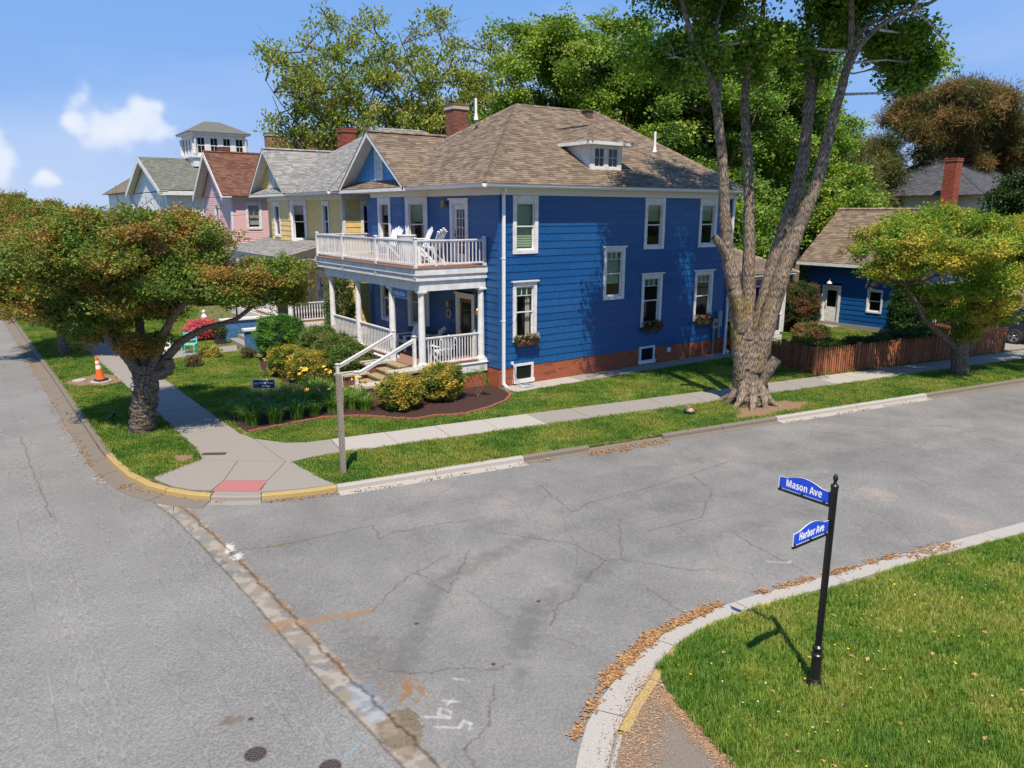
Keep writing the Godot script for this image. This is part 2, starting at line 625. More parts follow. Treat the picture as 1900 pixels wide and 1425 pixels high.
	for n in 900:
		var u := rng.randf()
		var p := V(3.05, -10.85).lerp(V(4.6, -10.36), u)
		if rough.get_noise_2d(p.x * 3.0, p.y * 3.0 + rng.randfn() * 0.3) > -0.1:
			blot(im, (p.x - x0) * px, (p.y + rng.randfn() * 0.1 * (1.0 - u * 0.6) - z0) * px, rng.randf_range(0.4, 1.3), Color8(166, 118, 76), 0.4)
	for n in 420:
		var p := V(rng.randfn() * 0.13 + 4.1, rng.randfn() * 0.16 - 8.2)
		if rough.get_noise_2dv(p * 3.0) > -0.05:
			blot(im, (p.x - x0) * px, (p.y - z0) * px, rng.randf_range(0.5, 1.5), Color8(150, 108, 72), 0.4)
	# darker tracks worn by turning and passing wheels
	for tr in [[V(6, -14.0), V(14, -12.6), V(24, -11.0), V(34, -9.4)], [V(6.5, -12.4), V(14, -11.2), V(24, -9.6), V(34, -8.0)], [V(4.2, -8.6), V(6.0, -10.6), V(8.5, -11.2), V(14, -10.3), V(24, -8.7)], [V(5.2, -7.4), V(6.8, -8.9), V(9.0, -9.4), V(14, -8.7), V(24, -7.2)]]:
		for n in 2600:
			var q := rng.randi_range(0, tr.size() - 2)
			var p: Vector2 = tr[q].lerp(tr[q + 1], rng.randf()) + Vector2(rng.randfn() * 0.1, rng.randfn() * 0.16)
			if rough.get_noise_2d(p.x * 0.5, p.y * 0.5) > -0.25:
				blot(im, (p.x - x0) * px, (p.y - z0) * px, rng.randf_range(2.0, 5.0), Color8(112, 111, 109), 0.05)
	var cracks := [
		[V(3.51, -13.92), V(3.97, -13.72), V(4.46, -13.61), V(5.32, -13.56), V(6.12, -13.49)],
		[V(6.12, -13.49), V(5.95, -12.80), V(6.21, -12.93), V(7.11, -12.79), V(8.26, -12.50)],
		[V(19.68, -12.37), V(20.34, -11.50), V(20.49, -10.36), V(20.57, -9.35), V(21.33, -8.59)],
		[V(20.75, -14.25), V(21.55, -11.77), V(23.71, -10.25), V(23.14, -8.95), V(23.17, -7.99)],
		[V(7.87, -11.92), V(8.53, -10.98), V(8.94, -10.39), V(8.94, -9.53), V(9.21, -9.39), V(9.51, -8.99), V(9.95, -8.34), V(10.38, -8.09)],
		[V(8.94, -9.53), V(7.96, -9.08), V(7.54, -8.80), V(7.24, -8.79), V(6.72, -8.34)],
		[V(8.84, -8.46), V(8.77, -7.89), V(8.69, -7.34)],
		[V(11.89, -8.93), V(11.66, -7.75), V(11.58, -7.01)],
		[V(10.59, -10.85), V(9.84, -10.06), V(9.27, -9.41)],
		[V(4.62, -10.33), V(5.11, -10.74), V(5.65, -11.08), V(6.68, -11.40)],
		[V(5.87, -11.17), V(5.94, -10.16), V(6.50, -10.73), V(7.14, -11.37)],
		[V(0.17, -25.90), V(0.63, -25.05), V(0.65, -22.94), V(0.68, -21.12), V(0.72, -19.74), V(0.77, -17.77)],
		[V(0.03, -22.07), V(0.69, -21.70)],
		[V(4.06, -6.41), V(4.13, -6.75), V(4.61, -6.95), V(5.14, -7.60)],
		[V(4.01, -8.86), V(4.32, -8.48), V(4.94, -8.20), V(5.36, -7.86), V(5.61, -7.88)],
		[V(10.38, -13.38), V(9.94, -11.67), V(10.74, -11.87), V(12.34, -11.78)],
		[V(12.34, -11.78), V(13.89, -11.83), V(15.91, -11.95)],
		[V(13.89, -11.83), V(13.45, -10.78), V(12.00, -9.86), V(10.56, -10.02)],
	]
	for cr in cracks:
		crack(im, cr, x0, z0, px, Color8(88, 82, 74), 1.1, 0.05)
	for n in 60:
		var p := V(rng.randf_range(4.5, 27.0), 0)
		p.y = -14.4 + (p.x - 11.0) * 0.16 + rng.randf_range(0.5, 6.5)
		var pts := [p]
		var dir := rng.randf() * TAU
		for q in rng.randi_range(2, 5):
			dir += rng.randfn() * 0.5
			p += Vector2(cos(dir), sin(dir)) * rng.randf_range(0.5, 1.1)
			pts.append(p)
		crack(im, pts, x0, z0, px, Color8(106, 100, 92), 0.8, 0.05)
	# grass in one crack
	for n in 60:
		var p := V(3.97, -13.72).lerp(V(4.5, -13.62), rng.randf())
		blot(im, (p.x - x0) * px, (p.y + rng.randfn() * 0.02 - z0) * px, rng.randf_range(0.6, 1.4), Color8(108, 106, 58), 0.5)
	# marks of the road workers, sprayed on
	var white := Color8(214, 212, 208)
	for q in [[V(4.0, -7.58), V(4.28, -7.35), V(4.36, -7.45), V(4.28, -7.58), V(4.2, -7.5), V(4.28, -7.37)], [V(4.38, -7.72), V(4.55, -7.55)], [V(4.4, -7.6), V(4.52, -7.66)], [V(4.05, -7.3), V(4.2, -7.18), V(4.28, -7.12), V(4.4, -7.2), V(4.44, -7.1), V(4.36, -7.0)], [V(4.75, -8.05), V(4.9, -7.86)], [V(11.4, -7.75), V(11.65, -7.5), V(11.78, -7.52)], [V(1.8, -20.0), V(2.1, -19.85)], [V(1.82, -19.9), V(2.2, -19.72)], [V(1.85, -19.8), V(2.1, -19.66), V(2.2, -19.6)], [V(1.9, -19.66), V(2.2, -19.5)], [V(1.93, -19.55), V(2.12, -19.45)], [V(1.5, -24.3), V(1.62, -24.25)], [V(1.55, -22.3), V(1.75, -22.25)], [V(1.2, -21.3), V(1.3, -21.25)]]:
		crack(im, q, x0, z0, px, white, 1.6, 0.01, 0.35)
	crack(im, [V(1.2, -20.8), V(1.3, -20.6), V(1.26, -20.4)], x0, z0, px, Color8(120, 160, 190), 2.5, 0.02, 0.3)
	crack(im, [V(2.85, -7.42), V(3.0, -7.5), V(3.2, -7.62)], x0, z0, px, Color8(130, 170, 188), 1.8, 0.02, 0.3)
	# drips of oil
	for q in [V(7.02, -9.05), V(5.4, -8.0), V(5.03, -9.6), V(2.2, -8.8)]:
		blot(im, (q.x - x0) * px, (q.y - z0) * px, 1.8, Color8(50, 46, 44), 0.8)
	for n in 26:
		blot(im, (rng.randfn() * 0.09 + 2.0 - x0) * px, (rng.randfn() * 0.06 - 8.9 - z0) * px, rng.randf_range(1.0, 2.5), Color8(112, 98, 84), 0.3)
	return im


func blot(im: Image, cx: float, cy: float, r: float, col: Color, a: float) -> void:
	for y in range(int(cy - r), int(cy + r) + 2):
		for x in range(int(cx - r), int(cx + r) + 2):
			if x >= 0 and y >= 0 and x < im.get_width() and y < im.get_height():
				var d := Vector2(x - cx, y - cy).length()
				if d <= r + 0.5:
					im.set_pixel(x, y, im.get_pixel(x, y).lerp(col, a * clampf(r + 0.5 - d, 0, 1)))


func crack(im: Image, pts: Array, x0: float, z0: float, px: float, col: Color, r: float, wander: float, a := 0.5) -> void:
	for k in pts.size() - 1:
		var p: Vector2 = pts[k]
		var q: Vector2 = pts[k + 1]
		var steps := maxi(2, int(p.distance_to(q) * px * 0.8))
		var side := (q - p).normalized().orthogonal()
		var ph := rng.randf() * 20.0
		for s in steps + 1:
			var t := float(s) / steps
			var w := (sin(t * 9.0 + ph) * 0.5 + sin(t * 23.0 + ph * 2.0) * 0.3 + sin(t * 51.0 + ph) * 0.2) * wander * sin(t * PI)
			var c := p.lerp(q, t) + side * w
			blot(im, (c.x - x0) * px, (c.y - z0) * px, r * rng.randf_range(0.35, 1.0), col, a)


func patch_fill(im: Image, poly: PackedVector2Array, x0: float, z0: float, px: float, col: Color, a: float, ragged: float) -> void:
	var lo := poly[0]
	var hi := poly[0]
	for p in poly:
		lo = lo.min(p)
		hi = hi.max(p)
	var f := FastNoiseLite.new()
	f.seed = 9
	f.frequency = 3.0
	for y in range(int((lo.y - ragged - z0) * px), int((hi.y + ragged - z0) * px) + 1):
		for x in range(int((lo.x - ragged - x0) * px), int((hi.x + ragged - x0) * px) + 1):
			var p := Vector2(x / px + x0, y / px + z0)
			var w := Vector2(f.get_noise_2d(p.x * 3.0, p.y * 3.0), f.get_noise_2d(p.x * 3.0 + 50.0, p.y * 3.0)) * ragged * 2.0
			if Geometry2D.is_point_in_polygon(p + w, poly):
				var o := im.get_pixel(x, y)
				var tone := o.r - 0.51
				im.set_pixel(x, y, o.lerp(Color(col.r + tone, col.g + tone, col.b + tone), a))


func sheet(called: String, poly: Array, y0: float, y1: float, m: Material) -> MeshInstance3D:
	var b := MB.new()
	b.slab(PackedVector2Array(poly), y0, y1)
	var o := part(called, b, m, self)
	structure(o)
	return o


func walk_far(x: float) -> float:
	return -19.2 + (x - 8.1) * 0.1598


func ground() -> void:
	var road := mat("asphalt", 0.70, 0.70, 0.69, 0.93)
	road.albedo_texture = ImageTexture.create_from_image(road_image())
	road.uv1_triplanar = true
	road.uv1_world_triplanar = true
	road.uv1_scale = Vector3.ONE / 40.0
	road.uv1_offset = Vector3(0.1, 0, 0.9)
	var m2 := mat("ground_cover", 0.10, 0.13, 0.04, 1.0)
	grain(m2, 9.0, 41, 0.01, 0.6, 1.0, 0.04)
	sheet("ground", [V(-900, 500), V(1500, 500), V(1500, -2500), V(-900, -2500)], -0.4, -0.3, m2)
	sheet("sea", [V(-2500, -185), V(2500, -185), V(2500, -5500), V(-2500, -5500)], -0.28, -0.27, M.water)
	sheet("beach", [V(-300, -140), V(120, -132), V(140, -190), V(-300, -190)], -0.29, -0.2, M.sand)
	var hr := [V(-8, 60), V(-8, -132), V(2.6, -132), V(2.7, -60), V(3.0, -24), V(3.4, -18.6)]
	hr.append_array(SEAM.slice(2, 12))
	hr.append(V(3.6, 60))
	sheet("harbor_road", hr, -0.35, -0.12, road)
	var mr := SEAM.slice(2, 12)
	mr.append_array([V(4.4, 4.0), V(12, -2), V(30, -2), V(140, 15), V(140, 6.5), V(32.3, -11.6), V(15.7, -14.3), V(6.3, -15.8), V(4.0, -16.7), V(3.2, -17.6)])
	mr.reverse()
	sheet("mason_road", mr, -0.35, -0.1205, road)
	# the block with the houses
	var lawn := offset(KERB, 0.12)
	lawn.append_array([V(140, -140), V(-2, -140)])
	sheet("lawn", lawn, -0.3, 0.0, M.soil)
	# kerbs
	var kerb := structure(sub("kerb", self))
	var l1 := length_to(KERB, 2.3, -21.4)
	var l2 := length_to(KERB, 3.75, -16.78)
	var l3 := length_to(KERB, 4.68, -16.13)
	var l4 := length_to(KERB, 6.29, -15.68)
	var l5 := length_to(KERB, 11.1, -14.93)
	var l6 := length_to(KERB, 13.07, -14.62)
	var l7 := length_to(KERB, 15.5, -14.24)
	var l8 := length_to(KERB, 19.8, -13.53)
	var l9 := length_to(KERB, 26.79, -12.4)
	kerb_run(kerb, along(KERB, 0, l1), M.old_concrete, 0.42, M.old_concrete, 3.0)
	kerb_run(kerb, along(KERB, l1, l2), M.yellow_kerb, 0.42, M.old_concrete, 1.4)
	kerb_run(kerb, along(KERB, l2, l3), M.concrete, 0.22, M.concrete, 2.0, 0.004)
	var lip := along(KERB, l2, l3)
	var lb := MB.new()
	strip(lb, offset(lip, 0.36), offset(lip, 0.13), 0.01, 0.006)
	part("ramp_lip", lb, M.concrete, kerb)
	kerb_run(kerb, along(KERB, l3, l4), M.yellow_kerb, 0.12, M.old_concrete, 2.0)
	kerb_run(kerb, along(KERB, l4, l5), M.new_concrete, 0.26, M.new_concrete, 2.4)
	kerb_run(kerb, along(KERB, l5, l6), M.old_concrete, 0.14, M.old_concrete, 2.0)
	kerb_run(kerb, along(KERB, l6, l7), M.old_concrete, 0.1, M.old_concrete, 2.0, -0.06)
	kerb_run(kerb, along(KERB, l7, l8), M.old_concrete, 0.14, M.old_concrete, 2.2)
	kerb_run(kerb, along(KERB, l8, l9), M.new_concrete, 0.24, M.new_concrete, 3.4)
	kerb_run(kerb, along(KERB, l9, l9 + 30.0), M.old_concrete, 0.16, M.old_concrete, 3.0)
	# the near corner
	var near := [V(40, -1.0), V(16.54, -5.47), V(13.55, -6.08), V(11.46, -6.4), V(9.72, -6.76), V(8.62, -6.85), V(7.81, -6.76), V(7.11, -6.5), V(6.28, -6.12), V(5.77, -5.85), V(5.19, -5.4), V(4.6, -4.6), V(4.3, -3.6), V(4.2, 8)]
	near.reverse()
	var nk := structure(sub("near_kerb", self))
	near.reverse()
	var pan := structure(sub("near_gutter", self))
	var outer := [V(40, -1.6), V(17.58, -5.72), V(14.12, -6.38), V(12.11, -6.71), V(10.13, -7.08), V(9.25, -7.17), V(7.94, -7.14), V(7.15, -6.94), V(6.24, -6.56), V(5.68, -6.26), V(5.02, -5.73), V(4.2, -4.6), V(3.9, -3.6), V(3.8, 8)]
	var lens := [0.0, 12.0, 24.5, 26.6, 28.7, 30.9, 32.7, 34.6, 36.6, 39.0, 46.0]
	for q in lens.size() - 1:
		var l := []
		var r := []
		var n := 9
		for k in n:
			var d := lerpf(lens[q] + 0.006, lens[q + 1] - 0.006, k / (n - 1.0))
			var p: Vector2 = along(near, d, d + 0.02)[0]
			var best: Vector2 = outer[0]
			for s in outer.size() - 1:
				var c := Geometry2D.get_closest_point_to_segment(p, outer[s], outer[s + 1])
				if c.distance_to(p) < best.distance_to(p):
					best = c
			l.append(best)
			r.append(p)
		var b := MB.new()
		strip(b, l, r, -0.112, -0.09)
		part("gutter_slab", b, M.new_concrete, pan)
	kerb_run(nk, along(near, 0, 30.2), M.old_concrete, 0.0, M.old_concrete, 2.4, 0.0)
	kerb_run(nk, along(near, 30.2, 35.0), M.yellow_kerb, 0.0, M.old_concrete, 1.3, 0.0)
	kerb_run(nk, along(near, 35.0, 44.0), M.new_concrete, 0.0, M.concrete, 2.0, -0.05)
	var nl := offset(along(near, 0, 50), 0.1)
	nl.append_array([V(60, 8), V(60, 0)])
	sheet("corner_pavement", nl, -0.3, -0.012, M.aggregate)
	sheet("corner_lawn", [V(40, -0.9), V(16.54, -5.33), V(13.55, -5.95), V(11.46, -6.24), V(9.72, -6.58), V(8.62, -6.67), V(7.85, -6.6), V(7.2, -6.42), V(6.9, -5.95), V(6.72, -5.4), V(6.6, -5.0), V(6.42, -4.5), V(6.1, -3.4), V(5.6, -1.5), V(5.4, 6), V(50, 6)], -0.2, 0.0, M.soil)
	# pavements
	var walk := structure(sub("pavement", self))
	for q in 22:
		var z1 := -20.6 - q * 1.5 + 0.008
		var z0 := z1 - 1.5 + 0.016
		var b := MB.new()
		var xa := 4.36 + 0.024 * (z0 + 20.45)
		var xb := 4.36 + 0.024 * (z1 + 20.45)
		b.slab(PackedVector2Array([V(xa, z0), V(xa + 1.36, z0), V(xb + 1.36, z1), V(xb, z1)]), -0.05, 0.025 + rng.randf() * 0.006)
		part("slab", b, M.concrete, walk)
	var tones := [M.new_concrete, M.concrete]
	for q in 22:
		var xa := 7.62 + q * 1.52
		var b := MB.new()
		var p0 := Vector2(xa, walk_far(xa))
		var p1 := Vector2(xa + 1.504, walk_far(xa + 1.504))
		var off := Vector2(-0.19, 1.28)
		b.slab(PackedVector2Array([p0, p1, p1 + off, p0 + off]), -0.05, 0.022 + rng.randf() * 0.008)
		part("slab", b, tones[0] if q < 4 or q in [12, 13] else tones[1], walk)
	for p in [[V(4.36, -20.58), V(5.73, -21.25), V(5.88, -20.57), V(5.93, -18.10), V(5.01, -18.85), V(4.26, -19.53)], [V(5.88, -20.57), V(6.47, -19.66), V(6.97, -19.37), V(7.60, -19.28), V(7.41, -18.0), V(6.92, -18.09), V(6.04, -18.02), V(5.93, -18.10)], [V(4.26, -19.53), V(4.97, -18.88), V(4.27, -17.59), V(3.86, -17.08), V(3.5, -17.38), V(3.2, -17.85), V(2.96, -18.6), V(3.0, -18.80)], [V(4.97, -18.88), V(5.93, -18.10), V(5.11, -17.00), V(4.27, -17.59)], [V(5.93, -18.10), V(6.04, -18.02), V(6.22, -16.25), V(6.32, -15.86), V(5.80, -15.95), V(5.24, -16.12), V(4.72, -16.36), V(5.11, -17.00)]]:
		var poly := Geometry2D.offset_polygon(PackedVector2Array(p), -0.007)
		var b := MB.new()
		b.slab(poly[0], -0.05, 0.024)
		part("slab", b, M.concrete, walk)
	var b := MB.new()
	b.slab(PackedVector2Array([V(4.27, -17.59), V(5.11, -17.0), V(4.70, -16.40), V(3.86, -17.06)]), -0.06, 0.02)
	part("tactile_pad", b, M.red_pad, walk)
	# truncated domes of the tactile pad
	b = MB.new()
	for q in 14:
		for r in 11:
			var at := V(4.27, -17.59).lerp(V(5.11, -17.0), (q + 0.5) / 14.0).lerp(V(3.86, -17.06).lerp(V(4.70, -16.40), (q + 0.5) / 14.0), (r + 0.5) / 11.0)
			b.lathe([Vector2(0.014, 0.02), Vector2(0.009, 0.026), Vector2(0.0, 0.026)], 6, Vector3(at.x, 0, at.y))
	stuff(part("tactile_domes", b, M.red_pad, walk))
	# narrow walk along the house
	var path := structure(sub("house_path", self))
	for q in 8:
		b = MB.new()
		var xa := 15.15 + q * 1.55
		b.slab(PackedVector2Array([V(xa, -21.78), V(xa + 1.535, -21.78), V(xa + 1.535, -20.88 + 0.03 * sin(q * 2.0)), V(xa, -20.88 + 0.03 * sin(q * 2.0 + 1.0))]), -0.05, 0.03)
		part("slab", b, M.new_concrete if q < 2 else M.concrete, path)
	# front path of the yellow house
	b = MB.new()
	b.slab(PackedVector2Array([V(5.4, -34.3), V(9.5, -34.7), V(9.9, -36.2), V(5.4, -36.0)]), -0.05, 0.022)
	structure(part("garden_path", b, M.concrete, self))
	# drive of the garage
	sheet("driveway", [V(38.4, -14.6), V(47, -13.2), V(47, -19.2), V(39.2, -19.2)], -0.02, 0.035, M.concrete)
	# worn earth on the verge
	sheet("bare_earth", ragged(Vector2(3.35, -31.4), 0.85, 1.1, 5), -0.01, 0.03, M.dirt)
	sheet("bare_earth", ragged(Vector2(3.9, -19.9), 0.22, 0.3, 8), -0.01, 0.03, M.dirt)
	sheet("bare_earth", ragged(Vector2(20.6, -14.4), 1.9, 0.7, 6), -0.01, 0.012, M.dirt)
	# planting bed with its brick edge
	var bed := [V(5.95, -21.3), V(6.95, -21.42), V(8.33, -21.5), V(9.0, -21.25), V(9.5, -20.85), V(9.96, -20.3), V(10.5, -19.75), V(11.2, -19.75), V(12.04, -19.4), V(13.21, -19.64), V(14.1, -20.05), V(14.7, -20.6), V(14.95, -21.3), V(15.0, -22.4), V(12.2, -22.5), V(12.1, -33.4), V(10.8, -33.6), V(9.6, -32.0), V(9.1, -30), V(9.0, -28.2), V(9.1, -26.8), V(8.0, -25.6), V(6.6, -24.8), V(5.9, -23.0)]
	sheet("planting_bed", bed, -0.03, 0.03, M.mulch)
	var edge := structure(sub("bed_edging", self))
	var run := bed.slice(0, 13)
	var el := length_to(run, 14.95, -21.3)
	var bm := MB.new()
	bm.bx(-0.1, 0.1, 0, 0.055, -0.045, 0.045, Color(0.3, 0.11, 0.06))
	var bmesh := bm.mesh(M.brick)
	var n := int(el / 0.215)
	for q in n:
		var p := along(run, q * el / n, (q + 1) * el / n)
		var d: Vector2 = p[p.size() - 1] - p[0]
		var o := part_of("brick", bmesh, edge, Vector3((p[0].x + p[-1].x) / 2, rng.randf_range(0.0, 0.02), (p[0].y + p[-1].y) / 2), -d.angle() + rng.randfn() * 0.06)
		o.rotation.z = rng.randfn() * 0.03


func ragged(c: Vector2, rx: float, rz: float, seed_: int) -> Array:
	var out := []
	for q in 22:
		var a := TAU * q / 22
		var k := 1.0 + 0.16 * sin(a * 3.0 + seed_) + 0.1 * sin(a * 7.0 + seed_ * 2.0)
		out.append(c + Vector2(cos(a) * rx, sin(a) * rz) * k)
	return out


# ---------------------------------------------------------------- pieces that houses are made of

# lapped boards on a wall. The wall's own axes: x along it, z outwards. openings: [x0, x1, y0, y1]
func siding(parent: Node3D, called: String, at: Vector3, turn: float, width: float, y0: float, y1: float, lap: float, openings: Array, m: Material, joined := false) -> Node3D:
	var w := sub(called, parent, at, turn)
	var n := roundi((y1 - y0) / lap)
	var e := (y1 - y0) / n
	var all := MB.new()
	for k in n:
		var a := y0 + k * e
		var b := a + e
		var cuts := [0.0, width]
		for o in openings:
			if o[2] < b - 0.01 and o[3] > a + 0.01:
				cuts.append(clampf(o[0], 0, width))
				cuts.append(clampf(o[1], 0, width))
		if not joined and width > 4.2:
			var joint := rng.randf_range(0.4, 3.4)
			while joint < width - 0.3:
				cuts.append(joint)
				joint += 3.66
		cuts.sort()
		for q in cuts.size() - 1:
			var x0: float = cuts[q]
			var x1: float = cuts[q + 1]
			if x1 - x0 < 0.01:
				continue
			var spans := [[a, b]]
			for o in openings:
				if o[0] <= x0 + 0.005 and o[1] >= x1 - 0.005:
					var next := []
					for s in spans:
						if o[2] >= s[1] - 0.005 or o[3] <= s[0] + 0.005:
							next.append(s)
							continue
						if o[2] > s[0] + 0.015:
							next.append([s[0], o[2]])
						if o[3] < s[1] - 0.015:
							next.append([o[3], s[1]])
					spans = next
			for s in spans:
				var mb := all if joined else MB.new()
				board(mb, x0 + (0.0 if joined else 0.0012), x1 - (0.0 if joined else 0.0012), s[0], s[1], (s[0] - a) / e, (s[1] - a) / e, e)
				if not joined:
					var mm := m
					if m == M.blue_paint:
						mm = [M.blue_paint, M.blue_paint_faded, M.blue_paint_deep][rng.randi() % 3]
					part("siding_board", mb, mm, w)
	if joined:
		stuff(part("siding_boards", all, m, w))
	return w


func board(b: MB, x0: float, x1: float, ya: float, yb: float, fa: float, fb: float, e: float) -> void:
	var za := lerpf(0.026, 0.004, fa)
	var zb := lerpf(0.026, 0.004, fb)
	var top := yb + (0.012 if fb > 0.99 else 0.0)
	b.quad(V3(x0, ya, za), V3(x0, top, zb), V3(x1, top, zb), V3(x1, ya, za))
	b.quad(V3(x0, ya, -0.01), V3(x0, ya, za), V3(x1, ya, za), V3(x1, ya, -0.01))
	b.quad(V3(x1, ya, -0.01), V3(x0, ya, -0.01), V3(x0, top, -0.01), V3(x1, top, -0.01))
	b.quad(V3(x0, ya, -0.01), V3(x0, top, -0.01), V3(x0, top, zb), V3(x0, ya, za))
	b.quad(V3(x1, ya, za), V3(x1, top, zb), V3(x1, top, -0.01), V3(x1, ya, -0.01))
	b.quad(V3(x0, top, zb), V3(x0, top, -0.01), V3(x1, top, -0.01), V3(x1, top, zb))


# lapped boards of a gable triangle
func gable_siding(parent: Node3D, called: String, at: Vector3, turn: float, half: float, rise: float, lap: float, m: Material, joined := false) -> Node3D:
	var w := sub(called, parent, at, turn)
	var n := maxi(2, roundi(rise / lap))
	var all := MB.new()
	for k in n:
		var a := rise * k / n
		var b := rise * (k + 1) / n
		var ha := half * (1.0 - a / rise)
		var hb := half * (1.0 - b / rise)
		var mb := all if joined else MB.new()
		mb.quad(V3(-ha, a, 0.026), V3(-hb, b, 0.004), V3(hb, b, 0.004), V3(ha, a, 0.026))
		mb.quad(V3(-ha, a, -0.01), V3(-ha, a, 0.026), V3(ha, a, 0.026), V3(ha, a, -0.01))
		if not joined:
			part("siding_board", mb, m, w)
	if joined:
		stuff(part("siding_boards", all, m, w))
	return w


# roof plane: from the eave's left end, u along the eave, s up the slope. Limits along u at the bottom and at the top.
func shingles(parent: Node3D, o: Vector3, u: Vector3, s: Vector3, l: float, a0: float, b0: float, a1: float, b1: float, tones: Array, lap := 0.145) -> void:
	var nrm := u.cross(s)
	if nrm.y < 0:
		nrm = -nrm
	var b := MB.new()
	var n := int(ceil(l / lap))
	for k in n:
		var s0 := k * lap
		var s1 := minf(s0 + lap, l)
		var la := lerpf(a0, a1, s0 / l)
		var ra := lerpf(b0, b1, s0 / l)
		var lb := lerpf(a0, a1, s1 / l)
		var rb := lerpf(b0, b1, s1 / l)
		var x := minf(la, lb) - rng.randf() * 0.3
		var hi := maxf(ra, rb)
		while x < hi:
			var w := rng.randf_range(0.16, 0.42)
			var thick := 0.018 if rng.randf() < 0.55 else 0.009
			var c: Color = jit(tones[rng.randi() % tones.size()], 0.1)
			var p0 := clampf(x, la, ra)
			var p1 := clampf(x + w, la, ra)
			var q0 := clampf(x, lb, rb)
			var q1 := clampf(x + w, lb, rb)
			if p1 - p0 > 0.004 or q1 - q0 > 0.004:
				var f0 := o + u * p0 + s * s0 + nrm * thick
				var f1 := o + u * p1 + s * s0 + nrm * thick
				var g0 := o + u * q0 + s * s1 + nrm * 0.003
				var g1 := o + u * q1 + s * s1 + nrm * 0.003
				b.quad(f0, g0, g1, f1, c)
				b.quad(f0 - nrm * thick, f0, f1, f1 - nrm * thick, c)
			x += w
	stuff(part("shingles", b, M.shingle, parent))


func ridge_caps(parent: Node3D, a: Vector3, z: Vector3, tones: Array, wide := 0.15) -> void:
	var b := MB.new()
	var d := (z - a).normalized()
	var side := d.cross(Vector3.UP).normalized()
	var up := side.cross(d).normalized()
	var n := int(a.distance_to(z) / 0.145)
	for k in n:
		var p := a + d * (k * 0.145)
		var q := p + d * 0.16
		var c: Color = jit(tones[rng.randi() % tones.size()], 0.1) * 1.08
		var lo := -up * wide * 0.45
		b.quad(p + side * wide + lo + up * 0.03, q + side * wide + lo + up * 0.012, q + up * 0.03, p + up * 0.05, c)
		b.quad(p + up * 0.05, q + up * 0.03, q - side * wide + lo + up * 0.012, p - side * wide + lo + up * 0.03, c)
		b.quad(p + side * wide + lo, p + side * wide + lo + up * 0.03, p + up * 0.05, p + up * 0.02, c)
		b.quad(p + up * 0.02, p + up * 0.05, p - side * wide + lo + up * 0.03, p - side * wide + lo, c)
	stuff(part("ridge_shingles", b, M.shingle, parent))


# bricks in running bond over a mortar wall. Own axes: x along, z outwards, joined into one piece
func brickwork(parent: Node3D, at: Vector3, turn: float, width: float, y0: float, y1: float, base: Color, mortar: Material, depth := 0.1, vary := 0.25, joint := 0.011) -> void:
	var b := MB.new()
	b.bx(0, width, y0, y1, -depth, -0.004)
	part("mortar_wall", b, mortar, parent, at, turn)
	b = MB.new()
	var n := maxi(1, roundi((y1 - y0) / 0.076))
	var h := (y1 - y0) / n
	for r in n:
		var x := -0.106 if r % 2 else 0.0
		while x < width - 0.01:
			var xa := maxf(x, 0.0)
			var xb := minf(x + 0.212 - joint, width)
			if xb - xa > 0.015:
				var c := jit(base, vary)
				if rng.randf() < 0.12:
					c = c.darkened(0.35)
				var z := 0.004 + rng.randf() * 0.003
				var ya := y0 + r * h + joint / 2
				var yb := y0 + (r + 1) * h - joint / 2
				b.quad(V3(xa, ya, z), V3(xa, yb, z), V3(xb, yb, z), V3(xb, ya, z), c)
				b.quad(V3(xa, yb, z), V3(xa, yb, -0.01), V3(xb, yb, -0.01), V3(xb, yb, z), c)
				b.quad(V3(xa, ya, -0.01), V3(xa, ya, z), V3(xb, ya, z), V3(xb, ya, -0.01), c)
				b.quad(V3(xa, ya, -0.01), V3(xa, yb, -0.01), V3(xa, yb, z), V3(xa, ya, z), c)
				b.quad(V3(xb, ya, z), V3(xb, yb, z), V3(xb, yb, -0.01), V3(xb, ya, -0.01), c)
			x += 0.212
	stuff(part("bricks", b, M.brick, parent, at, turn))


